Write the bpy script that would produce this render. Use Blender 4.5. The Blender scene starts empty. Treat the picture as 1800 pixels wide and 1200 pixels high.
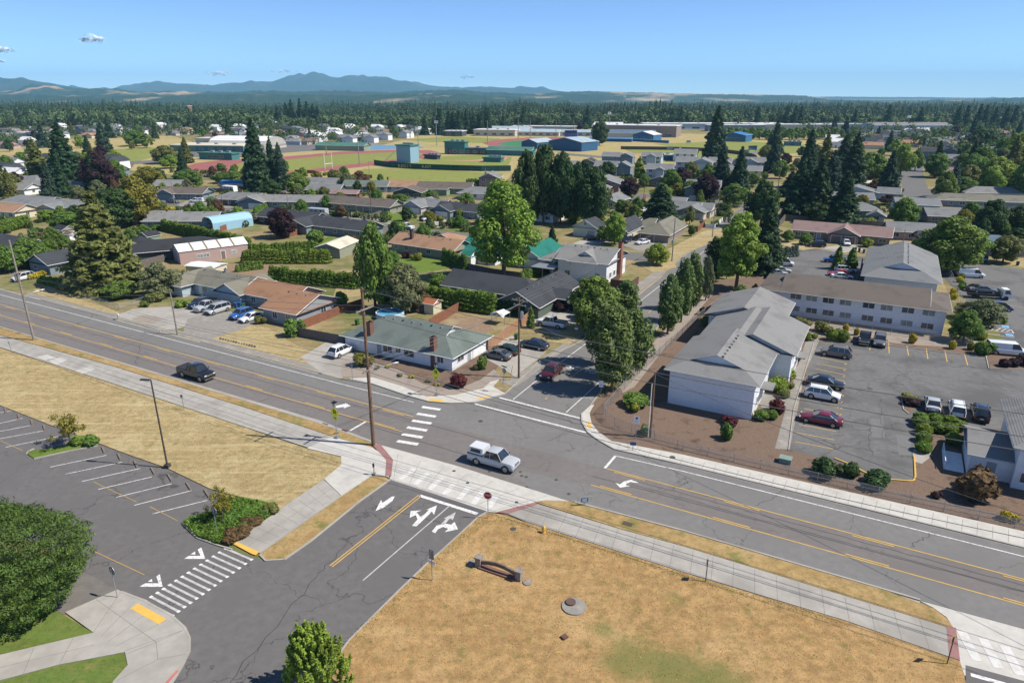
import bpy, bmesh, math, random
import numpy as np
from mathutils import Vector, Matrix
R=math.radians; PI=math.pi
random.seed(7); rng=np.random.default_rng(7)
S=bpy.context.scene; COL=S.collection
# ---------------------------------------------------------------- camera model (photo pixels 1800x1200 -> ground)
F_=1200.; HOR=170.; H=40.
TH=math.atan((600-HOR)/F_); c_,s_=math.cos(TH),math.sin(TH)
GA=-28.7                                   # heading of the main road
U=Vector((math.cos(R(GA)),math.sin(R(GA)))); V=Vector((-U.y,U.x))
def G(x,y,z=0.):
    u=(x-900)/F_; v=(y-600)/F_
    t=(H-z)/(s_+v*c_)
    return Vector((u*t,(c_-v*s_)*t))
def hz(x,y,ytop):                          # height of a thing standing at ground pixel (x,y) whose top shows at row ytop
    g=G(x,y); v=(ytop-600)/F_
    return H+g.y*(-s_-v*c_)/(c_-v*s_)
def mpp(x,y):                              # metres per photo pixel at a ground pixel
    g=G(x,y); return (g.y*c_+H*s_)/F_
def P(X,Y,Z):
    dz=Z-H; w=Y*c_-dz*s_
    return 900+F_*X/w,600-F_*(Y*s_+dz*c_)/w
# ---------------------------------------------------------------- objects
LABELS={}
def tag(o,label,cat,group=None,kind=None):
    if kind: o['kind']=kind
    if label:
        o['label']=label; o['category']=cat
        if group: o['group']=group
        LABELS.setdefault(label,[]).append(o)
    return o
def empty(name,loc,rz=0):
    o=bpy.data.objects.new(name,None); COL.objects.link(o)
    o.location=(loc[0],loc[1],loc[2] if len(loc)>2 else 0); o.rotation_euler=(0,0,rz); o.empty_display_size=.5
    return o
KIDS={}
def link(o,parent=None):
    COL.objects.link(o)
    if parent is not None:
        o.parent=parent; KIDS.setdefault(parent.as_pointer(),[]).append(o)
    return o
def copy_tree(o,parent=None):
    c=o.copy(); link(c,parent)
    for ch in KIDS.get(o.as_pointer(),[]): copy_tree(ch,c)
    return c
class MB:
    def __init__(s): s.v=[]; s.f=[]; s.m=[]
    def add(s,vs,fs,m=0):
        b=len(s.v); s.v+= [tuple(p) for p in vs]
        for f in fs: s.f.append(tuple(b+i for i in f)); s.m.append(m)
    def box(s,a,b,m=0,rz=0,c=None):
        x0,y0,z0=a; x1,y1,z1=b
        vs=[(x0,y0,z0),(x1,y0,z0),(x1,y1,z0),(x0,y1,z0),(x0,y0,z1),(x1,y0,z1),(x1,y1,z1),(x0,y1,z1)]
        if rz:
            cx,cy=c if c else ((x0+x1)/2,(y0+y1)/2); q,w=math.cos(rz),math.sin(rz)
            vs=[(cx+(x-cx)*q-(y-cy)*w,cy+(x-cx)*w+(y-cy)*q,z) for x,y,z in vs]
        s.add(vs,[(0,3,2,1),(4,5,6,7),(0,1,5,4),(1,2,6,5),(2,3,7,6),(3,0,4,7)],m)
    def tube(s,pts,r,n=8,m=0,cap=True):
        pts=[Vector(p) for p in pts]; rs=r if isinstance(r,(list,tuple)) else [r]*len(pts)
        vs=[]; fs=[]
        for i,p in enumerate(pts):
            d=(pts[min(i+1,len(pts)-1)]-pts[max(i-1,0)]).normalized()
            a=d.cross(Vector((0,0,1)) if abs(d.z)<.95 else Vector((1,0,0))).normalized(); b=d.cross(a)
            for k in range(n):
                t=2*PI*k/n; vs.append(p+(a*math.cos(t)+b*math.sin(t))*rs[i])
        for i in range(len(pts)-1):
            for k in range(n):
                k2=(k+1)%n; fs.append((i*n+k,i*n+k2,(i+1)*n+k2,(i+1)*n+k))
        if cap: fs.append(tuple(range(n))[::-1]); fs.append(tuple((len(pts)-1)*n+k for k in range(n)))
        s.add(vs,fs,m)
    def cyl(s,c,r,h,n=16,m=0,r2=None,axis='z'):
        r2=r if r2 is None else r2; vs=[];
        for j,(rr,t) in enumerate(((r,0),(r2,h))):
            for k in range(n):
                a=2*PI*k/n; p=(rr*math.cos(a),rr*math.sin(a),t)
                if axis=='y': p=(p[0],p[2],p[1])
                if axis=='x': p=(p[2],p[0],p[1])
                vs.append((c[0]+p[0],c[1]+p[1],c[2]+p[2]))
        fs=[(k,(k+1)%n,n+(k+1)%n,n+k) for k in range(n)]+[tuple(range(n))[::-1],tuple(range(n,2*n))]
        s.add(vs,fs,m)
    def poly(s,pts,z=0.,h=0.,m=0):          # flat polygon (2D pts) at z, or slab down to z-h
        n=len(pts); a=sum(pts[i][0]*pts[(i+1)%n][1]-pts[(i+1)%n][0]*pts[i][1] for i in range(n))
        if a<0: pts=pts[::-1]
        top=[(p[0],p[1],z) for p in pts]
        if h: s.add(top+[(p[0],p[1],z-h) for p in pts],[tuple(range(n))]+[(i,n+i,n+(i+1)%n,(i+1)%n) for i in range(n)],m)
        else: s.add(top,[tuple(range(n))],m)
    def strip(s,a,b,w,z,m=0,h=0.):
        a=Vector(a[:2]);b=Vector(b[:2]);d=(b-a).normalized();q=Vector((-d.y,d.x))*w/2
        s.poly([a-q,b-q,b+q,a+q],z,h,m)
    def path(s,pts,w,z,h=0.,m=0):
        for i in range(len(pts)-1): s.strip(pts[i],pts[i+1],w,z,m,h)
    def build(s,name,mats,parent=None,smooth=None,loc=None,rz=None):
        me=bpy.data.meshes.new(name); me.from_pydata(s.v,[],s.f)
        if not isinstance(mats,(list,tuple)): mats=[mats]
        for k in mats: me.materials.append(k)
        if len(mats)>1: me.polygons.foreach_set('material_index',s.m)
        if smooth is not None:
            me.polygons.foreach_set('use_smooth',[True]*len(me.polygons)); me.set_sharp_from_angle(angle=R(smooth))
        me.update()
        o=bpy.data.objects.new(name,me); link(o,parent)
        if loc: o.location=loc
        if rz is not None: o.rotation_euler=(0,0,rz)
        return o
# ---------------------------------------------------------------- materials
MATS={}
def nt(m): m.use_nodes=True; t=m.node_tree; return t,t.nodes,t.links
def setf(m,mat,i=0):
    pass
def pm(name,c1,c2=None,scale=3.,rough=.8,bump=0.,world=False,spec=.3,metal=0.,c3=None,scale3=.2,amt3=.5,bscale=None,detail=6,coat=0,lo=.35,hi=.65,rnd=0.):
    if name in MATS: return MATS[name]
    m=bpy.data.materials.new(name); t,N,L=nt(m); b=N['Principled BSDF']
    b.inputs['Roughness'].default_value=rough; b.inputs['Specular IOR Level'].default_value=spec; b.inputs['Metallic'].default_value=metal
    if coat: b.inputs['Coat Weight'].default_value=coat; b.inputs['Coat Roughness'].default_value=.08
    c2=c2 or tuple(x*.82 for x in c1)
    if world: co=N.new('ShaderNodeNewGeometry').outputs['Position']
    else: co=N.new('ShaderNodeTexCoord').outputs['Object']
    def noise(sc,det=detail):
        n=N.new('ShaderNodeTexNoise'); n.inputs['Scale'].default_value=sc; n.inputs['Detail'].default_value=det; n.inputs['Roughness'].default_value=.62; L.new(co,n.inputs['Vector']); return n
    n=noise(scale); r=N.new('ShaderNodeValToRGB'); L.new(n.outputs['Fac'],r.inputs['Fac'])
    r.color_ramp.elements[0].position=lo; r.color_ramp.elements[1].position=hi
    r.color_ramp.elements[0].color=(*c1,1); r.color_ramp.elements[1].color=(*c2,1); out=r.outputs['Color']
    if c3:
        n3=noise(scale3,4); r3=N.new('ShaderNodeValToRGB'); L.new(n3.outputs['Fac'],r3.inputs['Fac'])
        r3.color_ramp.elements[0].position=amt3; r3.color_ramp.elements[1].position=min(amt3+.14,1)
        mx=N.new('ShaderNodeMixRGB'); L.new(r3.outputs['Color'],mx.inputs['Fac']); L.new(out,mx.inputs['Color1']); mx.inputs['Color2'].default_value=(*c3,1); out=mx.outputs['Color']
    if rnd:
        oi=N.new('ShaderNodeObjectInfo'); hs=N.new('ShaderNodeHueSaturation'); mr=N.new('ShaderNodeMapRange'); L.new(oi.outputs['Random'],mr.inputs['Value'])
        mr.inputs['To Min'].default_value=1-rnd; mr.inputs['To Max'].default_value=1+rnd; L.new(mr.outputs['Result'],hs.inputs['Value']); L.new(out,hs.inputs['Color']); out=hs.outputs['Color']
    L.new(out,b.inputs['Base Color'])
    if bump:
        nb=noise(bscale or scale*3,5); bp=N.new('ShaderNodeBump'); bp.inputs['Strength'].default_value=bump; bp.inputs['Distance'].default_value=.05; L.new(nb.outputs['Fac'],bp.inputs['Height']); L.new(bp.outputs['Normal'],b.inputs['Normal'])
    MATS[name]=m; return m
def foliage(name,c,dark=.42,trans=.32,nsc=.9):
    if name in MATS: return MATS[name]
    m=bpy.data.materials.new(name); t,N,L=nt(m); N.remove(N['Principled BSDF']); out=N['Material Output']
    tc=N.new('ShaderNodeTexCoord'); n=N.new('ShaderNodeTexNoise'); n.inputs['Scale'].default_value=nsc; n.inputs['Detail'].default_value=5; L.new(tc.outputs['Object'],n.inputs['Vector'])
    r=N.new('ShaderNodeValToRGB'); L.new(n.outputs['Fac'],r.inputs['Fac']); e=r.color_ramp.elements
    e[0].position=.3; e[1].position=.7; e[0].color=(c[0]*dark*1.1,c[1]*dark*1.1,c[2]*dark*1.2,1); e[1].color=(*c,1)
    ge=N.new('ShaderNodeNewGeometry'); oi=N.new('ShaderNodeObjectInfo'); hs=N.new('ShaderNodeHueSaturation')
    m1=N.new('ShaderNodeMapRange'); L.new(ge.outputs['Random Per Island'],m1.inputs['Value']); m1.inputs['To Min'].default_value=.55; m1.inputs['To Max'].default_value=1.5
    m2=N.new('ShaderNodeMapRange'); L.new(oi.outputs['Random'],m2.inputs['Value']); m2.inputs['To Min'].default_value=.485; m2.inputs['To Max'].default_value=.515
    L.new(m1.outputs['Result'],hs.inputs['Value']); L.new(m2.outputs['Result'],hs.inputs['Hue']); L.new(r.outputs['Color'],hs.inputs['Color'])
    d=N.new('ShaderNodeBsdfPrincipled'); d.inputs['Roughness'].default_value=.65; d.inputs['Specular IOR Level'].default_value=.25; tr=N.new('ShaderNodeBsdfTranslucent'); mx=N.new('ShaderNodeMixShader'); mx.inputs['Fac'].default_value=trans
    L.new(hs.outputs['Color'],d.inputs['Base Color']); L.new(hs.outputs['Color'],tr.inputs['Color']); L.new(d.outputs[0],mx.inputs[1]); L.new(tr.outputs[0],mx.inputs[2]); L.new(mx.outputs[0],out.inputs['Surface'])
    MATS[name]=m; return m
def roofmat(name,c,var=.78):
    if name in MATS: return MATS[name]
    m=pm(name,c,tuple(x*var for x in c),scale=7,rough=.95,bump=.0,spec=.15,c3=tuple(x*.72 for x in c),scale3=.28,amt3=.5,lo=.3,hi=.7)
    t,N,L=m.node_tree,m.node_tree.nodes,m.node_tree.links; b=N['Principled BSDF']
    tc=[n for n in N if n.type=='TEX_COORD'][0]; w=N.new('ShaderNodeTexWave'); w.bands_direction='Z'; w.inputs['Scale'].default_value=3.2; w.inputs['Distortion'].default_value=.6; w.inputs['Detail'].default_value=2
    L.new(tc.outputs['Object'],w.inputs['Vector']); bp=N.new('ShaderNodeBump'); bp.inputs['Strength'].default_value=.5; bp.inputs['Distance'].default_value=.03; L.new(w.outputs['Fac'],bp.inputs['Height']); L.new(bp.outputs['Normal'],b.inputs['Normal'])
    return m
def siding(name,c,scale=4.,bump=.45,axis='Z'):
    if name in MATS: return MATS[name]
    m=pm(name,c,tuple(x*.9 for x in c),scale=2,rough=.7,c3=tuple(x*.93 for x in c),scale3=.5,amt3=.5)
    t,N,L=m.node_tree,m.node_tree.nodes,m.node_tree.links; b=N['Principled BSDF']
    tc=[n for n in N if n.type=='TEX_COORD'][0]; w=N.new('ShaderNodeTexWave'); w.bands_direction=axis; w.wave_profile='SAW'; w.inputs['Scale'].default_value=scale
    L.new(tc.outputs['Object'],w.inputs['Vector']); bp=N.new('ShaderNodeBump'); bp.inputs['Strength'].default_value=bump; bp.inputs['Distance'].default_value=.03; L.new(w.outputs['Fac'],bp.inputs['Height']); L.new(bp.outputs['Normal'],b.inputs['Normal'])
    return m
GLASS=pm('window_glass',(.03,.04,.05),(.07,.09,.1),scale=.6,rough=.08,spec=.8)
CURT=pm('curtained_glass',(.16,.19,.18),(.3,.33,.31),scale=.8,rough=.15,spec=.6)
WHITE=pm('white_trim',(.78,.78,.77),(.66,.66,.65),scale=1.5,rough=.55)
DTRIM=pm('dark_trim',(.09,.085,.08),scale=1.5,rough=.6)
CARGLASS=pm('car_glass',(.012,.015,.018),(.03,.035,.04),scale=.7,rough=.03,spec=1.)
RUBBER=pm('rubber',(.02,.02,.02),(.035,.034,.033),scale=6,rough=.85)
ALLOY=pm('alloy',(.45,.46,.47),(.3,.3,.31),scale=8,rough=.35,metal=.8)
CHROME=pm('chrome',(.6,.61,.62),(.45,.45,.46),scale=8,rough=.15,metal=.95)
LAMPG=pm('headlamp_lens',(.7,.72,.74),(.5,.52,.54),scale=8,rough=.08,spec=.8)
LAMPR=pm('tail_lamp_lens',(.35,.01,.01),(.2,.01,.01),scale=8,rough=.15,spec=.7)
BLACKP=pm('black_plastic',(.025,.025,.026),(.04,.04,.042),scale=6,rough=.6)
TRIMG=pm('grey_trim',(.42,.42,.41),(.36,.36,.35),scale=1.5,rough=.6)
STEEL=pm('galvanised_steel',(.42,.43,.44),(.3,.31,.32),scale=4,rough=.45,metal=.6)
DSTEEL=pm('dark_painted_steel',(.05,.045,.04),(.08,.07,.06),scale=3,rough=.5)
WOODP=pm('pole_timber',(.13,.075,.045),(.2,.125,.08),scale=2.5,rough=.9,bump=.5,bscale=20)
WOODG=pm('weathered_pole_timber',(.3,.26,.22),(.2,.17,.14),scale=2.5,rough=.9,bump=.5,bscale=20)
CONC=pm('concrete',(.37,.345,.305),(.31,.29,.255),scale=.9,rough=.9,bump=.15,bscale=30,world=True,c3=(.27,.25,.22),scale3=.13,amt3=.5,detail=9)
CONCL=pm('new_concrete',(.5,.475,.425),(.43,.41,.37),scale=1.1,rough=.85,bump=.1,bscale=30,world=True,c3=(.38,.36,.325),scale3=.2,amt3=.58,detail=9)
CONCD=pm('old_concrete',(.27,.25,.22),(.21,.195,.175),scale=1.4,rough=.95,bump=.2,bscale=25,world=True,c3=(.33,.3,.26),scale3=.4,amt3=.55)
WSTOP=pm('dirty_concrete',(.2,.165,.135),(.15,.12,.1),scale=3,rough=.95,bump=.3)
BRICK=pm('red_pavers',(.3,.155,.145),(.24,.13,.12),scale=3,rough=.9,world=True)
YPAINT=pm('yellow_paint',(.62,.4,.09),(.5,.31,.08),scale=1.2,rough=.75,world=True,c3=(.36,.26,.13),scale3=1.9,amt3=.57,detail=9)
WPAINT=pm('white_paint',(.74,.73,.7),(.6,.59,.57),scale=1.5,rough=.75,world=True,c3=(.34,.33,.32),scale3=4.,amt3=.5,detail=9)
WPAINTO=pm('worn_white_paint',(.5,.485,.46),(.36,.35,.33),scale=2.5,rough=.8,world=True,c3=(.2,.19,.18),scale3=2.2,amt3=.58,detail=9)
YTACT=pm('tactile_yellow',(.68,.42,.08),(.6,.36,.08),scale=2,rough=.7,world=True)
def asphalt(name,c,k=.8,c3=None,crack=.0):
    m=pm(name,c,tuple(x*k for x in c),scale=1.3,rough=.9,bump=.25,bscale=40,world=True,c3=c3 or tuple(x*.86 for x in c),scale3=.11,amt3=.47,detail=10,spec=.25)
    if crack:
        t,N,L=m.node_tree,m.node_tree.nodes,m.node_tree.links; b=N['Principled BSDF']; src=b.inputs['Base Color'].links[0].from_socket
        g=[n for n in N if n.type=='NEW_GEOMETRY'][0]; vo=N.new('ShaderNodeTexVoronoi'); vo.feature='DISTANCE_TO_EDGE'; vo.inputs['Scale'].default_value=.09
        nn=N.new('ShaderNodeTexNoise'); nn.inputs['Scale'].default_value=.35; nn.inputs['Detail'].default_value=6; L.new(g.outputs['Position'],nn.inputs['Vector'])
        ad=N.new('ShaderNodeVectorMath'); ad.operation='MULTIPLY_ADD'; ad.inputs[1].default_value=(7,7,0); L.new(nn.outputs['Color'],ad.inputs[0]); L.new(g.outputs['Position'],ad.inputs[2]); L.new(ad.outputs[0],vo.inputs['Vector'])
        rr=N.new('ShaderNodeValToRGB'); L.new(vo.outputs['Distance'],rr.inputs['Fac']); rr.color_ramp.elements[0].position=.0; rr.color_ramp.elements[0].color=(1,1,1,1); rr.color_ramp.elements[1].position=.006; rr.color_ramp.elements[1].color=(0,0,0,1)
        mu=N.new('ShaderNodeMath'); mu.operation='MULTIPLY'; mu.inputs[1].default_value=crack; L.new(rr.outputs['Color'],mu.inputs[0])
        mx=N.new('ShaderNodeMixRGB'); L.new(mu.outputs[0],mx.inputs['Fac']); L.new(src,mx.inputs['Color1']); mx.inputs['Color2'].default_value=(.03,.03,.03,1); L.new(mx.outputs['Color'],b.inputs['Base Color'])
    return m
ASPH=asphalt('road_asphalt',(.185,.178,.168),.85,crack=.5)
ASPW=asphalt('brown_lane_asphalt',(.178,.16,.15),.85,crack=.3)
ASPD=asphalt('lot_asphalt',(.142,.133,.128),.82,crack=.7)
ASPR=asphalt('apartment_lot_asphalt',(.158,.154,.149),.8,c3=(.1,.098,.095),crack=.7)
ASPF=asphalt('street_asphalt',(.15,.145,.138),.85)
TAR=pm('tar_seal',(.03,.03,.032),(.045,.045,.047),scale=3,rough=.6,world=True)
def grassmat(name,dry1,dry2,green,amt,gscale=.09,bump=.8,streak=1.):
    m=pm(name,dry1,dry2,scale=1.1,rough=.95,bump=bump,bscale=9,world=True,c3=green,scale3=gscale,amt3=amt,detail=12,spec=.1,lo=.38,hi=.62)
    t,N,L=m.node_tree,m.node_tree.nodes,m.node_tree.links; b=N['Principled BSDF']; src=b.inputs['Base Color'].links[0].from_socket
    g=[n for n in N if n.type=='NEW_GEOMETRY'][0]
    for sc,lo,hi,col,am in ((.13,.5,.62,(dry1[0]*1.12,dry1[1]*1.2,dry1[2]*1.35),.6),(.22,.52,.62,(dry1[0]*.68,dry1[1]*.62,dry1[2]*.6),.5),(1.7,.55,.63,(.16,.155,.05),.5),(5.,.5,.68,(dry1[0]*.45,dry1[1]*.48,dry1[2]*.45),.75),(.6,.56,.66,(.13,.13,.035),.55),(3.2,.6,.7,(dry1[0]*1.25,dry1[1]*1.3,dry1[2]*1.5),.5)):
        n=N.new('ShaderNodeTexNoise'); n.inputs['Scale'].default_value=sc; n.inputs['Detail'].default_value=7; n.inputs['Roughness'].default_value=.7; L.new(g.outputs['Position'],n.inputs['Vector'])
        r=N.new('ShaderNodeValToRGB'); L.new(n.outputs['Fac'],r.inputs['Fac']); r.color_ramp.elements[0].position=lo; r.color_ramp.elements[1].position=hi
        mu=N.new('ShaderNodeMath'); mu.operation='MULTIPLY'; mu.inputs[1].default_value=am; L.new(r.outputs['Color'],mu.inputs[0])
        mx=N.new('ShaderNodeMixRGB'); L.new(mu.outputs[0],mx.inputs['Fac']); L.new(src,mx.inputs['Color1']); mx.inputs['Color2'].default_value=(*col,1); src=mx.outputs['Color']
    for k_,(sx,sy,am,lo_) in enumerate(((.05,1.1,.45,.52),(.09,2.6,.35,.5))):
        mp_=N.new('ShaderNodeMapping'); mp_.inputs['Rotation'].default_value=(0,0,R(-GA)); mp_.inputs['Scale'].default_value=(sx,sy,1); L.new(g.outputs['Position'],mp_.inputs['Vector']); n=N.new('ShaderNodeTexNoise'); n.inputs['Scale'].default_value=1.; n.inputs['Detail'].default_value=4; L.new(mp_.outputs[0],n.inputs['Vector'])
        r=N.new('ShaderNodeValToRGB'); L.new(n.outputs['Fac'],r.inputs['Fac']); r.color_ramp.elements[0].position=lo_; r.color_ramp.elements[1].position=lo_+.14
        mu=N.new('ShaderNodeMath'); mu.operation='MULTIPLY'; mu.inputs[1].default_value=am*streak; L.new(r.outputs['Color'],mu.inputs[0]); mx=N.new('ShaderNodeMixRGB'); L.new(mu.outputs[0],mx.inputs['Fac']); L.new(src,mx.inputs['Color1']); mx.inputs['Color2'].default_value=((dry1[0]*1.2,dry1[1]*1.28,dry1[2]*1.4,1),(dry2[0]*.8,dry2[1]*.85,dry2[2]*.7,1))[k_]; src=mx.outputs['Color']
    L.new(src,b.inputs['Base Color']); return m
DRY=grassmat('dry_lawn',(.42,.265,.115),(.27,.17,.075),(.17,.165,.05),.58,streak=.25)
def add_patch(m,spots):
    t,N,L=m.node_tree,m.node_tree.nodes,m.node_tree.links; b=N['Principled BSDF']; src=b.inputs['Base Color'].links[0].from_socket; g=[n for n in N if n.type=='NEW_GEOMETRY'][0]
    n=N.new('ShaderNodeTexNoise'); n.inputs['Scale'].default_value=.28; n.inputs['Detail'].default_value=9; n.inputs['Roughness'].default_value=.7; L.new(g.outputs['Position'],n.inputs['Vector'])
    for x,y,r,am in spots:
        p=G(x,y); d=N.new('ShaderNodeVectorMath'); d.operation='DISTANCE'; L.new(g.outputs['Position'],d.inputs[0]); d.inputs[1].default_value=(p.x,p.y,.11)
        mr=N.new('ShaderNodeMapRange'); L.new(d.outputs['Value'],mr.inputs['Value']); mr.inputs['From Min'].default_value=r*1.25; mr.inputs['From Max'].default_value=0; mr.inputs['To Min'].default_value=-.3; mr.inputs['To Max'].default_value=.42
        a=N.new('ShaderNodeMath'); a.operation='ADD'; L.new(mr.outputs[0],a.inputs[0]); L.new(n.outputs['Fac'],a.inputs[1]); rr=N.new('ShaderNodeValToRGB'); L.new(a.outputs[0],rr.inputs['Fac']); rr.color_ramp.elements[0].position=.5; rr.color_ramp.elements[1].position=.78
        mu=N.new('ShaderNodeMath'); mu.operation='MULTIPLY'; mu.inputs[1].default_value=am; L.new(rr.outputs['Color'],mu.inputs[0]); mx=N.new('ShaderNodeMixRGB'); L.new(mu.outputs[0],mx.inputs['Fac']); L.new(src,mx.inputs['Color1']); mx.inputs['Color2'].default_value=(.135,.15,.045,1); src=mx.outputs['Color']
    L.new(src,b.inputs['Base Color'])
add_patch(DRY,[(1120,1165,4.5,.7),(1200,1180,5,.65),(1270,1200,4,.55),(1060,1110,1.6,.6),(1015,895,3,.4),(1190,1055,1.5,.4)])
DRYL=grassmat('straw_lawn',(.42,.325,.165),(.29,.22,.11),(.17,.165,.05),.66)
LAWN=grassmat('green_lawn',(.10,.17,.025),(.15,.19,.04),(.26,.22,.08),.6,.2)
FIELDG=grassmat('sports_turf',(.19,.22,.05),(.27,.26,.08),(.36,.28,.12),.6,.02,.3)
FIELDD=grassmat('dry_field',(.42,.33,.15),(.34,.27,.11),(.24,.24,.07),.55,.02,.3)
VERG=grassmat('verge_lawn',(.4,.27,.12),(.28,.19,.08),(.16,.17,.05),.52,.3,streak=.3)
MULCH=pm('bark_mulch',(.125,.082,.058),(.2,.14,.1),scale=5,rough=.95,bump=.8,bscale=14,world=True,c3=(.09,.06,.044),scale3=.5,amt3=.55,detail=12)
GRAVEL=pm('gravel',(.34,.29,.24),(.22,.18,.15),scale=7,rough=.95,bump=.7,bscale=16,world=True,c3=(.2,.15,.12),scale3=.3,amt3=.55,detail=12)
DIRT=pm('bare_soil',(.2,.13,.085),(.27,.19,.12),scale=1.5,rough=.95,bump=.5,world=True,c3=(.3,.24,.14),scale3=.2,amt3=.55)
# colours
ROOFS=dict(greengrey=(.155,.185,.165),grey=(.21,.215,.215),lgrey=(.235,.232,.225),dgrey=(.06,.064,.072),charcoal=(.042,.044,.05),brown=(.15,.125,.105),tan=(.36,.215,.135),orange=(.33,.185,.11),pink=(.27,.185,.17),olive=(.2,.19,.15),blue=(.05,.19,.42),teal=(.025,.17,.135),white=(.7,.7,.68),skyblue=(.36,.42,.46),bluegrey=(.13,.18,.23),green=(.08,.2,.16),rust=(.36,.13,.07),cream=(.62,.57,.45),steel=(.36,.45,.5),warm=(.15,.128,.11))
WALLS=dict(white=(.74,.75,.77),grey=(.3,.31,.32),bluegrey=(.2,.25,.28),lblue=(.42,.5,.55),dgreen=(.1,.13,.11),green=(.22,.29,.22),cream=(.62,.57,.42),tan=(.42,.35,.27),beige=(.5,.46,.38),brown=(.16,.12,.1),pink=(.45,.33,.3),dblue=(.06,.09,.13),navy=(.03,.1,.2),blue=(.04,.14,.27),lgreen=(.56,.6,.48),taupe=(.27,.22,.19),charcoal=(.07,.08,.09),olive=(.27,.28,.21),yellow=(.6,.5,.25),mauve=(.5,.44,.5),teal=(.05,.18,.17),sky=(.24,.38,.46),rust=(.3,.12,.07))
def RM(k): return roofmat('roof_'+k,ROOFS[k])
def WM(k): return siding('siding_'+k,WALLS[k])
def paint(name,c,rough=.25): return pm('car_paint_'+name,c,tuple(x*.93 for x in c),scale=.5,rough=rough,spec=.5,coat=.6)
# ---------------------------------------------------------------- camera, light
cam=bpy.data.cameras.new('camera'); co=bpy.data.objects.new('camera',cam); COL.objects.link(co)
co.location=(0,0,H); co.rotation_euler=(PI/2-TH,0,0); cam.sensor_width=36; cam.lens=24; cam.clip_start=.5; cam.clip_end=80000; S.camera=co
AZ=R(-9.); EL=R(50)                         # the sun stands to the right, a little behind the camera
sd=Vector((math.cos(AZ)*math.cos(EL),math.sin(AZ)*math.cos(EL),math.sin(EL)))
sl=bpy.data.lights.new('sun','SUN'); sl.energy=5.; sl.angle=R(.53); sl.color=(1,.94,.84)
so=bpy.data.objects.new('sun',sl); COL.objects.link(so); so.rotation_euler=(-sd).to_track_quat('-Z','Y').to_euler()
W=bpy.data.worlds.new('World'); S.world=W; W.use_nodes=True; wn=W.node_tree.nodes; wl=W.node_tree.links
sk=wn.new('ShaderNodeTexSky'); sk.sky_type='NISHITA'; sk.sun_disc=False; sk.sun_elevation=EL; sk.sun_rotation=math.atan2(sd.x,sd.y)
sk.air_density=.7; sk.dust_density=0.; sk.ozone_density=6.; sk.altitude=3000
bg=wn['Background']; bg.inputs['Strength'].default_value=.145; wl.new(sk.outputs['Color'],bg.inputs['Color'])
S.view_settings.view_transform='Standard'; S.view_settings.look='None'; S.view_settings.exposure=.43; S.view_settings.gamma=1; S.view_settings.use_curve_mapping=False
S.render.engine='CYCLES'; S.cycles.volume_bounces=0; S.cycles.max_bounces=6; S.cycles.transparent_max_bounces=8
HAZE=7e-5
# ---------------------------------------------------------------- vegetation generators
def quads(pos,nrm,size,aspect=1.5):
    n=len(pos); t=rng.normal(size=(n,3)); a=np.cross(nrm,t); a/=np.linalg.norm(a,axis=1)[:,None]+1e-9; b=np.cross(nrm,a); b/=np.linalg.norm(b,axis=1)[:,None]+1e-9
    s=size[:,None]; a=a*s*.5; b=b*s*.5*aspect
    v=np.stack([pos-b,pos+a*.8,pos+b,pos-a*.8],1).reshape(-1,3); return v
def mesh_quads(name,v,mat):
    n=len(v)//4; me=bpy.data.meshes.new(name); me.vertices.add(len(v)); me.vertices.foreach_set('co',v.astype(np.float32).ravel())
    me.loops.add(4*n); me.loops.foreach_set('vertex_index',np.arange(4*n,dtype=np.int32)); me.polygons.add(n)
    me.polygons.foreach_set('loop_start',np.arange(0,4*n,4,dtype=np.int32)); me.materials.append(mat); me.update(calc_edges=True); me.validate(); return me
def sph(n):
    d=rng.normal(size=(n,3)); return d/np.linalg.norm(d,axis=1)[:,None]
def cloud(blobs,leaf,per,up=.4,rnd=.42,aspect=1.5,shell=.72):
    out=[]
    for (c,r,k) in blobs:
        n=max(6,int(per*k)); d=sph(n); rad=shell+(1-shell)*rng.random(n)**.6; rad*=1+.14*np.sin(d[:,0]*5+c[0]*3)*np.cos(d[:,2]*6+c[1]*3)
        pos=np.array(c)+d*rad[:,None]*np.array(r); nr=d+rng.normal(size=(n,3))*rnd+np.array([0,0,up]); nr/=np.linalg.norm(nr,axis=1)[:,None]
        out.append(quads(pos,nr,leaf*(.6+.8*rng.random(n)),aspect))
    return np.concatenate(out)
def crown_round(h=10.,r=4.,base=1.1,nb=30,leaf=.38,per=330,top=1.,seed=0,sp=.34):
    """blobs through an egg-shaped crown"""
    q=np.random.default_rng(seed); bl=[]; ch=h-base
    bl.append(((0,0,base+ch*.5),(r*.62,r*.62,ch*.4),1.3))
    for i in range(nb):
        t=(i+.5)/nb; z=base+ch*(.08+.84*t); prof=math.sin(PI*min(1,.2+.76*t*top+.02))**.75; a=i*2.4+q.random()*.8; rr=r*prof*(.45+.5*q.random())
        s=r*(sp-.06+.2*q.random())*(.6+.4*prof)
        bl.append(((rr*math.cos(a),rr*math.sin(a),z),(s,s,s*.8),s/r*2.6))
    return cloud(bl,leaf,per)
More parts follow.
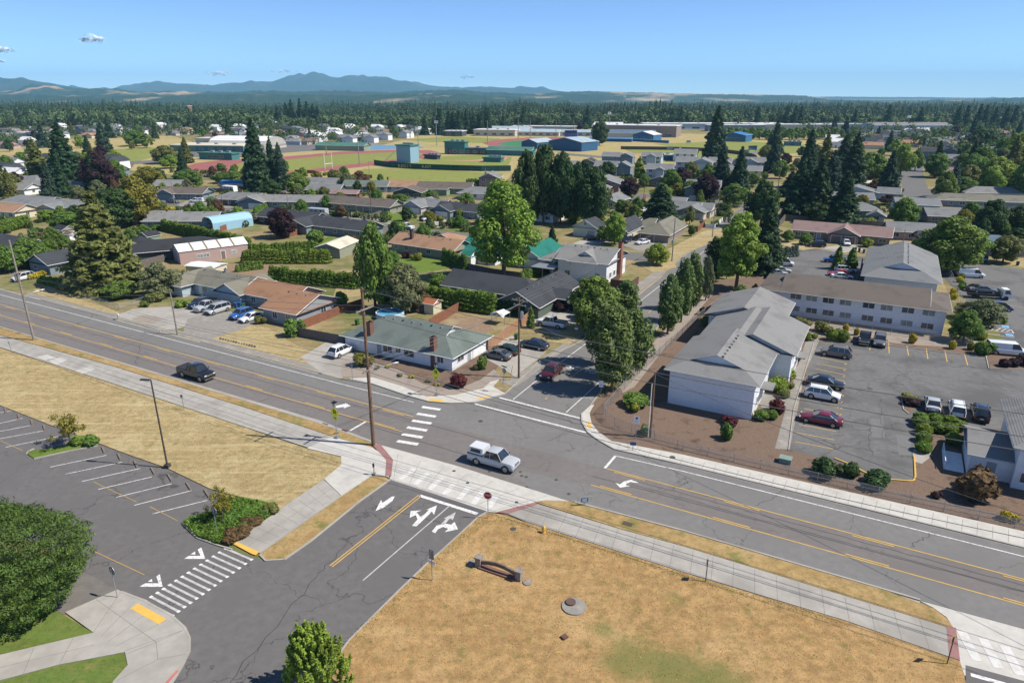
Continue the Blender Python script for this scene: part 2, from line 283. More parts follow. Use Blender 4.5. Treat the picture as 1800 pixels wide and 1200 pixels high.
def crown_conifer(h=16.,r=4.,base=1.6,tiers=17,leaf=.42,per=60,seed=0,ragged=.42,droop=.3,fill=1.,pw=.82):
    q=np.random.default_rng(seed); bl=[]
    bl.append(((0,0,base+(h-base)*.42),(r*.4,r*.4,(h-base)*.42),4)); bl.append(((0,0,h*.84),(r*.12,r*.12,h*.16),1.))
    for i in range(tiers):
        t=i/(tiers-1); z=base+(h-base)*(t*.95); rr=r*(1-t)**pw*(.82+.36*q.random())+.18; nb=max(4,int(9*(1-t)+4))
        for k in range(nb):
            a=2*PI*(k+.5*(i%2))/nb+q.random()*.5; L=rr*(1-ragged*q.random())
            for f in (.45,.8,1.):
                s=rr*.2*(1.35-f*.45)+.12
                bl.append(((L*f*math.cos(a),L*f*math.sin(a),z-droop*L*f*f+q.normal()*.1),(s*1.25,s*1.25,s*.55),fill*(.35+s*.9)))
    return cloud(bl,leaf,per,up=.5,rnd=.5,aspect=1.9,shell=.4)
def crown_spire(h=8.,r=1.5,leaf=.3,per=260,seed=0,nb=14):
    q=np.random.default_rng(seed); bl=[]
    for i in range(nb):
        t=i/(nb-1); z=.35+h*t*.93; p=(1-t)**.55*(.75+.25*min(1,t*6)); a=q.random()*6.3
        bl.append(((.2*r*p*math.cos(a),.2*r*p*math.sin(a),z),(r*p*.95+.08,r*p*.95+.08,h*.09),p+.15))
    return cloud(bl,leaf,per,up=.2,rnd=.6,aspect=1.8,shell=.75)
def crown_egg(h=11.,r=2.6,base=1.6,leaf=.34,per=260,seed=0,nb=34):   # dense upright pear-shaped street tree
    q=np.random.default_rng(seed); bl=[((0,0,h*.5),(r*.6,r*.6,h*.36),2.)]; ch=h-base
    for i in range(nb):
        t=(i+.5)/nb; z=base+ch*t*.93; prof=(math.sin(PI*(t*.86+.12)))**.7; a=i*2.4+q.random(); rr=r*prof*(.5+.35*q.random()); s=r*(.26+.12*q.random())
        bl.append(((rr*math.cos(a),rr*math.sin(a),z),(s,s,s*1.35),.55))
    return cloud(bl,leaf,per,up=.3)
def crown_ellip(zc,rx,rz,nb=170,s=1.,leaf=.12,per=420,seed=0):
    q=np.random.default_rng(seed); bl=[((0,0,zc),(rx*.82,rx*.82,rz*.82),9)]
    for i in range(nb):
        z=1-2*(i+.5)/nb; a=i*2.39996; rr=math.sqrt(1-z*z); k=.9+.16*q.random(); e_=1-.6*max(0,z)
        bl.append(((rx*k*rr*e_*math.cos(a),rx*k*rr*e_*math.sin(a),zc+rz*k*z),(s*q.uniform(.8,1.5),s*q.uniform(.8,1.5),s*q.uniform(.3,.5)),.9))
    return cloud(bl,leaf,per,up=.5,shell=.5,aspect=1.9)
def crown_shoots(h=6.,r=2.3,n=150,leaf=.14,per=46,seed=0):
    q=np.random.default_rng(seed); bl=[((0,0,h*.4),(r*.5,r*.5,h*.3),6)]
    for i in range(n):
        t=q.random()**.8; a=q.random()*6.28; z=.5+(h-1)*t; p=(1-t)**.6*min(1,.6+2.5*t); rr=r*p*q.random()**.4; L=.35+.35*q.random()
        for k in range(4): f=k/3; bl.append((((rr+f*L*.5)*math.cos(a),(rr+f*L*.5)*math.sin(a),z+f*L*1.5),(.2*(1-f*.7),.2*(1-f*.7),.26),1-.6*f))
    return cloud(bl,leaf,per,up=.4,shell=.3,aspect=2.)
def shrub_mesh(leaf=.11,per=1500,lump=.0,seed=0,nb=1):
    if nb==1: return cloud([((0,0,.48),(.5,.5,.5),1)],leaf,per,up=.2,rnd=.55,aspect=1.3,shell=.86)
    q=np.random.default_rng(seed); return cloud([((q.normal()*.2,q.normal()*.2,.28+.3*q.random()),(.3,.3,.3),1/nb) for _ in range(nb)],leaf,per,up=.3)
def trunk_mb(h,r,limbs=5,spread=1.2,seed=0,top=.85):
    q=random.Random(seed); m=MB(); m.tube([(0,0,-.1),(.02*h*q.uniform(-1,1),.02*h*q.uniform(-1,1),h*.45),(.02*h*q.uniform(-1,1),0,h*top)],[r*1.25,r*.8,r*.15],8)
    for i in range(limbs):
        a=i*2.4+q.random(); z=h*(.22+.5*i/limbs); L=spread*q.uniform(.6,1)
        m.tube([(0,0,z),(L*.5*math.cos(a),L*.5*math.sin(a),z+L*.45),(L*math.cos(a),L*math.sin(a),z+L*1.05)],[r*.45,r*.28,r*.08],5)
    return m
FOL=dict(green=(0.142,0.262,0.036),bright=(0.290,0.409,0.055),lime=(0.286,0.326,0.043),dark=(0.067,0.129,0.034),fir=(0.069,0.132,0.054),spruce=(0.073,0.129,0.078),olive=(0.235,0.251,0.067),sage=(0.227,0.258,0.114),purple=(0.061,0.026,0.032),bronze=(.2,.12,.055),hedge=(0.186,0.282,0.035),golden=(.58,.5,.035),mid=(0.178,0.289,0.049),yellow=(0.297,0.279,0.043),red=(.15,.035,.04),juniper=(.1,.19,.035),pear=(0.188,0.264,0.072),blue=(0.112,0.168,0.134))
def FM(k): return foliage('foliage_'+k,FOL[k])
BARK=pm('bark',(.14,.105,.08),(.08,.06,.045),scale=3,rough=.95,bump=.6,bscale=12)
T_={}                                       # template crowns: name -> (meshes, nominal height, nominal radius, trunk mesh)
def template(k,makers,h,r,trunk):
    ms=[mesh_quads('crown',f(),FM('green')) for f in makers]; t=trunk.build('trunk',BARK,smooth=50); tm=t.data; bpy.data.objects.remove(t); T_[k]=(ms,h,r,tm)
template('round',[lambda i=i:crown_round(seed=i,nb=24+i) for i in range(4)],10,4,trunk_mb(10,.26,6,2.2))
template('roundfar',[lambda i=i:crown_round(seed=i+9,nb=16,leaf=.75,per=70) for i in range(3)],10,4,trunk_mb(10,.3,3,2))
template('conifer',[lambda i=i:crown_conifer(seed=i,ragged=.3+.08*i) for i in range(3)],16,4,trunk_mb(16,.32,0,top=.95))
template('coniferfar',[lambda i=i:crown_conifer(seed=i+5,tiers=10,leaf=.9,per=16,ragged=.4) for i in range(3)],16,4,trunk_mb(16,.36,0,top=.9))
template('spire',[lambda i=i:crown_spire(seed=i) for i in range(2)],8,1.5,trunk_mb(8,.16,0,top=.6))
template('egg',[lambda i=i:crown_egg(seed=i) for i in range(3)],11,2.6,trunk_mb(11,.2,4,1.1))
template('sparse',[lambda:cloud([((random.gauss(0,1)*1.3,random.gauss(0,1)*1.3,2.+random.random()*2.6),(.75,.75,.6),1) for _ in range(22)],.22,70,shell=.2)],5,2,trunk_mb(5,.09,9,1.7))
template('shrub',[lambda:shrub_mesh()],1,.5,trunk_mb(.4,.05,0)); template('bush',[lambda i=i:shrub_mesh(nb=9,seed=i,leaf=.13,per=1500) for i in range(2)],1,.5,trunk_mb(.4,.05,0))
NTREE=[0]
def plant(kind,col,loc,h,r,label,cat='tree',name=None,group=None,rz=None,meshes=None,trunk=True):
    ms,h0,r0,tm=T_[kind]; i=NTREE[0]; NTREE[0]+=1
    name=name or {'round':'broadleaf_tree','roundfar':'broadleaf_tree','conifer':'conifer_tree','coniferfar':'conifer_tree','spire':'columnar_tree','egg':'street_tree','sparse':'young_tree','shrub':'shrub','bush':'bush'}[kind]
    rz=random.uniform(0,6.28) if rz is None else rz; sc=(r/r0,r/r0,h/h0)
    me=ms[i%len(ms)]
    if kind in('shrub','bush') or not trunk:
        o=bpy.data.objects.new(name,me); link(o); o.location=(loc[0],loc[1],loc[2] if len(loc)>2 else 0); o.rotation_euler=(0,0,rz); o.scale=sc
        o.material_slots[0].link='OBJECT'; o.material_slots[0].material=FM(col); return tag(o,label,cat,group)
    e=empty(name,loc,rz); tag(e,label,cat,group)
    c=bpy.data.objects.new('crown',me); link(c,e); c.scale=sc; c.material_slots[0].link='OBJECT'; c.material_slots[0].material=FM(col)
    t=bpy.data.objects.new('trunk',tm); link(t,e); tr=min(r/r0,h/h0*1.1); t.scale=(tr,tr,h/h0); return e
def tree(kind,col,xb,yb,yt,w,label,cat='tree',group=None,name=None):
    """from the photo: foot pixel, row of the top, width in pixels"""
    g=G(xb,yb); h=max(.5,hz(xb,yb,yt)); r=w*mpp(xb,yb)/2*1.03*(1-.35*h/H if h<40 else .6)
    r*=1.22 if kind=='conifer' else 1
    return plant(kind,col,(g.x,g.y,0),h,r,label,cat,name,group)
def shrub(col,x,y,w,h,label,group=None,kind='shrub',name=None,cat='shrub'):
    m=mpp(x,y); g=G(x,y); o=plant(kind,col,(g.x,g.y,0),h*m*1.12,w*m/2,label,cat,name,group); return o
def hedge(col,a,b,h,w,label,leaf=.3,step=.9,tops=.25,spires=True,group=None,name='hedge',cat='hedge'):
    """row of clipped or columnar evergreens between two ground points; one living wall"""
    d=(b-a); L=d.length; n=max(2,int(L/step)); bl=[]
    for i in range(n):
        p=d*((i+.5)/n); hh=h*(1-tops*random.random())
        if spires:
            for t in (.18,.42,.64,.82,.95): bl.append(((p.x,p.y,hh*t),(w*.5*(1.05-t*.62),w*.5*(1.05-t*.62),hh*.17),.5*(1.1-.6*t)*w*h/3))
        else: bl.append(((p.x,p.y,hh*.5),(w*.5,w*.5,hh*.5),w*h/3)); bl.append(((p.x,p.y,hh*.86),(w*.48,w*.48,hh*.16),.3*w))
    v=cloud(bl,leaf,150*(.3/leaf)**1.6,up=.3,shell=.82); o=bpy.data.objects.new(name,mesh_quads(name,v,FM(col))); link(o); o.location=(a.x,a.y,0); return tag(o,label,cat,group)
# ---------------------------------------------------------------- houses
def wing(x0,x1,y0,y1,eave=2.6,rise=1.5,ridge='x',ka=0.,kb=0.,o=.5,z=0.): return dict(x0=x0,x1=x1,y0=y0,y1=y1,e=eave,r=rise,d=ridge,ka=ka,kb=kb,o=o,z=z)
def roof_wing(w,top,fas,gab):
    """ka/kb: how far the end slopes back (0 gable, 1 hip, between: hip with a gablet)"""
    if w['d']=='x': a0,a1,b0,b1=w['x0'],w['x1'],w['y0'],w['y1']; T=lambda a,b,z:(a,b,z)
    else: a0,a1,b0,b1=w['y0'],w['y1'],w['x0'],w['x1']; T=lambda a,b,z:(b,a,z)
    o=w['o']; hw=(b1-b0)/2; sl=w['r']/hw; H_=hw+o; bc=(b0+b1)/2; ez=w['z']+w['e']-sl*o+.12; rise=sl*H_
    A0,A1=a0-o,a1+o
    q0=A0+w['ka']*H_; q1=A1-w['kb']*H_; z0=ez+rise*w['ka']; z1=ez+rise*w['kb']; y0=H_*(1-w['ka']); y1=H_*(1-w['kb'])
    for s in(-1,1):
        pts=[T(A0,bc+s*H_,ez),T(A1,bc+s*H_,ez)]
        if w['kb']>0 and w['kb']<1: pts.append(T(q1,bc+s*y1,z1))
        pts.append(T(q1,bc,ez+rise)); pts.append(T(q0,bc,ez+rise))
        if 0<w['ka']<1: pts.append(T(q0,bc+s*y0,z0))
        top.add(pts,[tuple(range(len(pts)))])
        fas.tube([T(A0,bc+s*H_,ez-.06),T(A1,bc+s*H_,ez-.06)],.06,4)
    for (k,A,q,z,y) in((w['ka'],A0,q0,z0,y0),(w['kb'],A1,q1,z1,y1)):
        sg=1 if A==A0 else -1
        if k>0:
            pts=[T(A,bc-H_,ez),T(A,bc+H_,ez)]+([T(q,bc+y,z),T(q,bc-y,z)] if k<1 else [T(q,bc,ez+rise)]); top.add(pts,[tuple(range(len(pts)))])
            fas.tube([T(A,bc-H_,ez-.06),T(A,bc+H_,ez-.06)],.06,4)
            if k<1:
                qq=q+sg*.35; gab.add([T(qq,bc-y,z-.02),T(qq,bc+y,z-.02),T(qq,bc,ez+rise-.02)],[(0,1,2)])
                fas.tube([T(q,bc-y,z-.02),T(q,bc,ez+rise-.05),T(q,bc+y,z-.02)],.05,4)
                top.add([T(q,bc-y,z+.01),T(q,bc+y,z+.01),T(qq+sg*.05,bc+y,z+.01),T(qq+sg*.05,bc-y,z+.01)],[(0,1,2,3)])
        else: fas.tube([T(A,bc-H_,ez-.07),T(A,bc,ez+rise-.07),T(A,bc+H_,ez-.07)],.06,4)
    # soffit
    top.add([T(A0,bc-H_,ez-.1),T(A1,bc-H_,ez-.1),T(A1,bc+H_,ez-.1),T(A0,bc+H_,ez-.1)],[(0,1,2,3)])
def wall_wing(w,m):
    z=w['z']; e=z+w['e']; x0,x1,y0,y1=w['x0'],w['x1'],w['y0'],w['y1']; m.box((x0,y0,z-.05),(x1,y1,e))
    r=w['r']*.97
    if w['d']=='x':
        yc=(y0+y1)/2
        for k,x,s in((w['ka'],x0,1),(w['kb'],x1,-1)):
            if k==0: m.add([(x,y0,e),(x,y1,e),(x,yc,e+r),(x+s*.2,y0,e),(x+s*.2,y1,e),(x+s*.2,yc,e+r)],[(0,1,2),(3,5,4)])
    else:
        xc=(x0+x1)/2
        for k,y,s in((w['ka'],y0,1),(w['kb'],y1,-1)):
            if k==0: m.add([(x0,y,e),(x1,y,e),(xc,y,e+r),(x0,y+s*.2,e),(x1,y+s*.2,e),(xc,y+s*.2,e+r)],[(0,1,2),(3,5,4)])
def face_pt(w,f,t,z,off=.0):
    if f=='f': return (w['x0']+(w['x1']-w['x0'])*t,w['y0']-off,z),(1,0)
    if f=='r': return (w['x1']+off,w['y0']+(w['y1']-w['y0'])*t,z),(0,1)
    if f=='l': return (w['x0']-off,w['y0']+(w['y1']-w['y0'])*t,z),(0,1)
    return (w['x0']+(w['x1']-w['x0'])*t,w['y1']+off,z),(1,0)
def panel(m,c,ax,wd,ht,d0,d1,zb=True):
    """box on a wall: centre c (bottom middle), width along ax, thickness"""
    if ax==(1,0): m.box((c[0]-wd/2,c[1]-d1,c[2]),(c[0]+wd/2,c[1]+d1,c[2]+ht))
    else: m.box((c[0]-d1,c[1]-wd/2,c[2]),(c[0]+d1,c[1]+wd/2,c[2]+ht))
def add_window(root,w,f,t,zs,wd,ht,trim=WHITE,glass=GLASS,simple=False,mull=1):
    c,ax=face_pt(w,f,t,w['z']+zs); m=MB(); fr=.08
    def P_(du,z0,z1,u0,u1,d,mm):
        if ax==(1,0): mm.box((c[0]+u0,c[1]-d,c[2]+z0),(c[0]+u1,c[1]+d,c[2]+z1))
        else: mm.box((c[0]-d,c[1]+u0,c[2]+z0),(c[0]+d,c[1]+u1,c[2]+z1))
    P_(0,-fr,0,-wd/2-fr,wd/2+fr,.07,m);P_(0,ht,ht+fr,-wd/2-fr,wd/2+fr,.07,m);P_(0,0,ht,-wd/2-fr,-wd/2,.07,m);P_(0,0,ht,wd/2,wd/2+fr,.07,m)
    for k in range(mull): x=-wd/2+wd*(k+1)/(mull+1); P_(0,0,ht,x-.03,x+.03,.065,m)
    o=m.build('window',trim,root); g=MB(); P_(0,0,ht,-wd/2,wd/2,.045,g); g.build('pane',glass,o); return o
def add_door(root,w,f,t,wd,ht,mat,name='door',z=0.,panels=0,dark=None):
    c,ax=face_pt(w,f,t,w['z']+z+.03); m=MB(); panel(m,c,ax,wd,ht,0,.05)
    if panels:
        for k in range(1,panels):
            zz=c[2]+ht*k/panels
            panel(m,(c[0],c[1],zz-.015),ax,wd,.03,0,.065)
    o=m.build(name,mat,root)
    t_=MB(); panel(t_,(c[0],c[1],c[2]+ht),ax,wd+.24,.12,0,.06)
    for s in(-1,1): panel(t_,(c[0]+s*(wd/2+.06)*ax[0],c[1]+s*(wd/2+.06)*ax[1],c[2]),ax,.12,ht,0,.06)
    t_.build('door_frame',WHITE,o); return o
def chimney(root,x,y,z0,z1,w=.7,d=.7,mat=None,metal=False):
    m=MB(); m.box((x-w/2,y-d/2,z0),(x+w/2,y+d/2,z1)); m.box((x-w/2-.06,y-d/2-.06,z1-.15),(x+w/2+.06,y+d/2+.06,z1)); o=m.build('chimney',mat or pm('chimney_brick',(.2,.1,.075),(.13,.07,.055),scale=9,rough=.9),root)
    c=MB(); c.cyl((x,y,z1),.13,.25,10); c.build('flue',DSTEEL,o)
def house(name,label,loc,wings,roof='grey',wall='white',rz=R(GA),trim=None,win=(),doors=(),garage=(),chim=(),vents=0,group=None,cat='house',auto=False,roofname='roof'):
    """loc = near right ground corner; x runs left along the street as negative numbers"""
    e=empty(name,loc,rz); tag(e,label,cat,group); wm=MB();tp=MB();fa=MB();gb=MB()
    for w in wings: wall_wing(w,wm); roof_wing(w,tp,fa,gb)
    wm.build('wall',WM(wall) if isinstance(wall,str) else wall,e); r=tp.build(roofname,RM(roof) if isinstance(roof,str) else roof,e); fa.build('fascia',trim or WHITE,r)
    if gb.v: gb.build('gable_siding',WM(wall) if isinstance(wall,str) else wall,r)
    for a in win: add_window(e,wings[a[0]],*a[1:6],**(a[6] if len(a)>6 else {}))
    for a in doors: add_door(e,wings[a[0]],*a[1:5],mat=a[5] if len(a)>5 else WHITE)
    for a in garage: add_door(e,wings[a[0]],*a[1:5],mat=a[5] if len(a)>5 else WHITE,name='garage_door',panels=4)
    for a in chim: chimney(e,*a)
    if vents:
        w=wings[0]; 
        for i in range(vents):
            t=(i+.5)/vents; m=MB(); hw=(w['y1']-w['y0'])/2 if w['d']=='x' else (w['x1']-w['x0'])/2
            zz=w['z']+w['e']+.12+w['r']*.88
            if w['d']=='x': x=w['x0']+(w['x1']-w['x0'])*(.1+.8*t); y=(w['y0']+w['y1'])/2-hw*.14
            else: y=w['y0']+(w['y1']-w['y0'])*(.1+.8*t); x=(w['x0']+w['x1'])/2+hw*.14*(1 if i%2 else 1)
            m.box((x-.13,y-.13,zz-.12),(x+.13,y+.13,zz+.16)); m.build('roof_vent',STEEL if i%3 else DTRIM,r)
    if auto:
        w=wings[0]; L=w['x1']-w['x0']; n=max(1,int(L/4)); st=2 if w['e']>4 else 1
        for s in range(st):
            for i in range(n): add_window(e,w,'f',(i+.5)/n,.95+2.6*s,1.3 if i%2 else 1.7,1.1,mull=1)
            D=w['y1']-w['y0']
            for i in range(max(1,int(D/5))): add_window(e,w,'r',(i+.5)/max(1,int(D/5)),.95+2.6*s,1.2,1.05)
    return e
# ---------------------------------------------------------------- vehicles
KINDS=dict( # L,W,roof z, belt z, clearance, wheel r, [xa,xb,xc,xd] windscreen base/top, rear top/base (fraction from front), hood z, boot z
 sedan=(4.85,1.86,1.5,.98,.22,.345,(.28,.44,.70,.88),.88,.99), suv=(4.8,1.94,1.8,1.14,.26,.39,(.25,.40,.86,.975),1.04,1.14), hatch=(4.3,1.8,1.5,.95,.2,.32,(.26,.40,.82,.97),.88,.97),
 minivan=(5.1,2.0,1.82,1.1,.22,.36,(.15,.34,.92,.985),1.0,1.1), van=(5.7,2.02,2.1,1.22,.24,.37,(.17,.27,.975,.995),1.12,1.22), pickup=(6.0,2.08,2.1,1.3,.36,.45,(.245,.345,.585,.635),1.27,1.33), offroad=(4.6,1.85,1.8,1.08,.28,.38,(.28,.35,.93,.985),1.05,1.08))
PROTO={}
def car_proto(kind,canopy=False):
    L,W,zr,zb,cl,wr,(fa,fb,fc,fd),hood,boot=KINDS[kind]; e=empty('parked_car',(0,0,-50)); X=lambda f:L/2-f*L; hw=W/2
    st=[(0,.42,.62,.80),(.015,.3,hood-.2,.9),(.06,cl,hood-.08,.965),(.16,cl,hood-.02,.995),(fa-.01,cl,zb-.01,1),(.5,cl,zb,1.),(.75,cl,zb,1.),(.9,cl,boot,.985),(.975,cl+.05,boot-.03,.95),(1,.36,boot-.28,.88)]
    if kind=='pickup': st=[(0,.5,.8,.86),(.012,.36,hood-.12,.93),(.05,cl,hood-.04,.975),(.16,cl,hood,.995),(fa-.01,cl,zb-.01,1),(.5,cl,zb,1.),(.75,cl,zb,1.),(.93,cl,zb,1),(.985,cl+.08,zb,.98),(1,.45,zb-.02,.97)]
    m=MB(); vs=[]
    for f,z0,z1,k in st:
        w=hw*k; e_=.05 if f in(0,1) else 0; vs+=[(X(f),y,z) for y,z in ((-w*.88,z0),(-w*.98,z0+.14),(-w*1.01,(z0+z1)*.5),(-w*.985,z1-.17),(-w*.93,z1-.05),(-w*.6,z1+.01),(0,z1+.04),(w*.6,z1+.01),(w*.93,z1-.05),(w*.985,z1-.17),(w*1.01,(z0+z1)*.5),(w*.98,z0+.14),(w*.88,z0))]
    q=13; fs=[]
    for i in range(len(st)-1):
        for k in range(q): fs.append((i*q+k,i*q+(k+1)%q,(i+1)*q+(k+1)%q,(i+1)*q+k))
    fs+=[tuple(range(q))[::-1],tuple((len(st)-1)*q+k for k in range(q))]; m.add(vs,fs)
    # cabin pillars and roof panel
    tw=hw*.74 if kind not in('van','minivan') else hw*.84; bw=hw*.93
    xa,xb,xc,xd=X(fa),X(fb),X(fc),X(fd); zt=zr-.05
    for s in(-1,1):
        m.tube([(xa,s*bw,zb-.02),(xb,s*tw,zt)],.045,5); m.tube([(xd,s*bw,zb-.02),(xc,s*tw,zt)],.07 if kind!='pickup' else .05,5)
        for f in ((.5,) if kind in('pickup',) else ((fb+fc)/2-.0,) if kind=='sedan' else ((fb+fc)/2-.06,fc-.1)): m.tube([(X(f),s*bw*1.0,zb-.02),(X(f),s*tw*1.0,zt)],.035,5)
    m.add([(xb,-tw-.02,zt),(xb,tw+.02,zt),(xc,tw+.02,zt),(xc,-tw-.02,zt),(xb-.1,-tw*.9,zr),(xb-.1,tw*.9,zr),(xc+.1,tw*.9,zr),(xc+.1,-tw*.9,zr)],[(0,3,2,1),(4,5,6,7),(0,1,5,4),(1,2,6,5),(2,3,7,6),(3,0,4,7)])
    m.build('body',paint('white',(.75,.76,.77)),e,smooth=50)
    g=MB(); g.add([(xa,-bw*.97,zb-.03),(xa,bw*.97,zb-.03),(xd,bw*.97,zb-.03),(xd,-bw*.97,zb-.03),(xb,-tw,zt),(xb,tw,zt),(xc,tw,zt),(xc,-tw,zt)],[(0,1,5,4),(1,2,6,5),(2,3,7,6),(3,0,4,7),(4,5,6,7)])
    g.build('windows',CARGLASS,e)
    if kind=='van':                          # panel van: blank sides behind the cab doors
        b=MB(); xs=X(.42)
        for s in(-1,1): b.add([(xs,s*bw*.985,zb-.03),(xd+.02,s*bw*.985,zb-.03),(xc+.02,s*(tw+.012),zt),(xs,s*(tw+.012),zt)],[(0,1,2,3)])
        b.build('side_panel',paint('white',(.75,.76,.77)),e)
    if kind=='pickup':
        b=MB(); x0,x1=-L/2+.1,X(.655); b.box((x0,-hw*.86,zb+.022),(x1,hw*.86,zb+.035)); b.build('bed_liner',BLACKP,e)
        r=MB()
        for s in(-1,1): r.box((x0-.05,s*hw*.93-.06,zb),(x1+.02,s*hw*.93+.06,zb+.09))
        r.box((x0-.08,-hw*.9,zb),(x0+.02,hw*.9,zb+.09)); r.build('bed_rail',BLACKP,e)
    for s in(-1,1):
        for f in((.165,.80) if kind!='pickup' else (.16,.79)):
            x=X(f); t=MB(); t.cyl((x,s*(hw+.015)-(.24 if s>0 else 0),wr),wr,.24,20,axis='y'); w_=t.build('wheel',RUBBER,e,smooth=40)
            r=MB(); r.cyl((x,s*(hw+.022)-(.02 if s>0 else 0),wr),wr*.64,.02,14,axis='y'); 
            r.build('rim',ALLOY,w_)
            a=MB(); a.cyl((x,s*(hw+.004)-(.01 if s>0 else 0),wr+.01),wr*1.16,.01,20,axis='y'); a.build('wheel_arch',BLACKP,e)
        hl=MB(); hl.box((L/2-.13,s*hw*.68-.17,hood-.36),(L/2+.005,s*hw*.68+.17,hood-.2)); hl.build('headlight',LAMPG,e)
        tl=MB(); tl.box((-L/2-.012,s*hw*.78-.09,boot-.42),(-L/2+.12,s*hw*.78+.09,boot-.12)); tl.build('taillight',LAMPR,e)
        mi=MB(); mi.box((xa-.22,s*(hw+.1)-.09,zb-.02),(xa-.08,s*(hw+.1)+.09,zb+.14)); mi.build('mirror',BLACKP,e)
    gr=MB(); gr.box((L/2-.06,-hw*.48,hood-.42),(L/2+.012,hw*.48,hood-.22)); gr.build('grille',CHROME if kind=='pickup' else BLACKP,e)
    for s,n_ in((1,'front_bumper'),(-1,'rear_bumper')):
        bp=MB(); bp.box((s*L/2-.09,-hw*.86,.36),(s*L/2+.03,hw*.86,.52)); bp.build(n_,CHROME if kind=='pickup' else BLACKP,e)
    pl=MB(); pl.box((-L/2-.02,-.22,.62),(-L/2+.02,.22,.76)); pl.build('number_plate',WHITE,e)
    if kind in('suv','offroad','minivan'):
        rr=MB()
        for s in(-1,1): rr.tube([(xb-.2,s*tw*.86,zr),(xb-.25,s*tw*.86,zr+.06),(xc+.25,s*tw*.86,zr+.06),(xc+.2,s*tw*.86,zr)],.02,4)
        rr.build('roof_rail',ALLOY,e)
    if canopy:
        k=MB(); x0,x1=-L/2+.04,X(.655); w0,w1=hw*.92,hw*.76; z0,z1=zb+.02,zr-.0
        k.add([(x0,-w0,z0),(x1,-w0,z0),(x1,w0,z0),(x0,w0,z0),(x0+.16,-w1,z1),(x1-.05,-w1,z1),(x1-.05,w1,z1),(x0+.16,w1,z1)],[(4,5,6,7),(0,1,5,4),(1,2,6,5),(2,3,7,6),(3,0,4,7)])
        ko=k.build('canopy',paint('silver_white',(.62,.63,.65)),e); w_=MB()
        for s in(-1,1):
            f=lambda x,t:(x,s*(w0+(w1-w0)*t+.012),z0+(z1-z0)*t)
            w_.add([f(x0+.35,.3),f(x1-.3,.3),f(x1-.35,.82),f(x0+.42,.82)],[(0,1,2,3)])
        w_.build('side_window',CARGLASS,ko)
    return e
PCOL=dict(white=(.78,.79,.8),silver=(.42,.44,.46),black=(.012,.012,.014),navy=(.015,.025,.06),blue=(.03,.12,.38),grey=(.12,.125,.13),maroon=(.17,.012,.025),red=(.42,.02,.02),darkred=(.07,.008,.012),dgreen=(.012,.035,.03),taupe=(.17,.15,.13),beige=(.4,.36,.28),lblue=(.25,.33,.42))
HD={'u':GA,'-u':GA+180,'v':GA+90,'-v':GA-90}
def car(kind,col,x,y,hd,label,group=None,name='parked_car',cat='car',canopy=False,dh=0,scale=1.):
    k=(kind,canopy)
    if k not in PROTO: PROTO[k]=(car_proto(kind,canopy),[0])
    p,u=PROTO[k]; first=u[0]==0; u[0]=1; o=p if first else copy_tree(p); o.name=name
    g=G(x,y); o.location=(g.x,g.y,.03); o.rotation_euler=(0,0,R((HD[hd] if isinstance(hd,str) else hd)+dh)); o.scale=(scale,)*3
    m=paint(col,PCOL[col])
    for ch in KIDS[o.as_pointer()]:
        if ch.name.split('.')[0] in('body','side_panel'): ch.material_slots[0].link='OBJECT'; ch.material_slots[0].material=m
    tag(o,label,cat,group); return o
# ---------------------------------------------------------------- ground, roads, markings
def PX(*pts): return [G(*p) for p in pts]
def struct(name,m,mat,label=None,**k):
    o=m.build(name,mat,**k); o['kind']='structure'; return o
def sheet(name,mat,z,*pts,h=0.,chk=None):
    m=MB(); m.poly(PX(*pts),z,h); return struct(name,m,mat)
# far ground mixes fields, scrub and woodland by large noise
g=MB(); g.poly([Vector((-26000,-400)),Vector((26000,-400)),Vector((26000,30000)),Vector((-26000,30000))],0)
GM=grassmat('town_ground',(.31,.235,.12),(.22,.175,.09),(.11,.135,.04),.42,.045)
struct('ground',g,GM)
fw=MB(); fw.poly([Vector((-9000,1050)),Vector((9000,1050)),Vector((14000,9000)),Vector((-14000,9000))],.3)
struct('woodland_floor',fw,pm('woodland_floor',(.03,.06,.02),(.05,.07,.03),scale=.01,world=True,c3=(.02,.04,.015),scale3=.004,rough=1))
Z=.01
# main road: brownish near lanes, grey far lane
def line(x0,y0,x1,y1,x): return (x,y0+(y1-y0)*(x-x0)/(x1-x0))
S0=lambda x:line(0,575,1800,1105,x); N0=lambda x:line(0,508,600,667,x); N1=lambda x:line(1200,817,1800,963,x)
sheet('main_road',ASPW,Z,S0(-500),S0(0),S0(560),(660,779),(800,818),(940,862),(1000,880),(1200,933),(1617,1055),S0(1800),S0(2600),N1(2600),N1(1800),N1(1200),(1080,790),(1050,773),(1033,760),(1023,743),(1022,728),(1037,715),(888,693),(833,708),(790,710),(753,707),(717,697),(652,675),(600,667),(525,647),(353,602),(282,583),(207,563),(72,528),(0,508),N0(-500))
A0=lambda x:line(0,535,600,698,x); A1=lambda x:line(1200,859,1800,1018,x)
sheet('far_lane',ASPH,Z+.004,A0(-500),A0(0),A0(727),(880,775),(1067,824),A1(1200),A1(1800),A1(2600),N1(2600),N1(1800),N1(1200),(1080,790),(1050,773),(1033,760),(1023,743),(1022,728),(1037,715),(888,693),(833,708),(790,710),(753,707),(717,697),(652,675),(600,667),(525,647),(353,602),(282,583),(207,563),(72,528),(0,508),N0(-500))
B0=lambda x:line(0,554,600,728,x); B1=lambda x:line(1200,897,1800,1064,x)
sheet('near_lane',ASPH,Z+.004,B1(1050),B1(1300),B1(1800),B1(2600),S0(2600),S0(1800),(1617,1055),(1200,933),(1050,894),(940,862),(880,820))
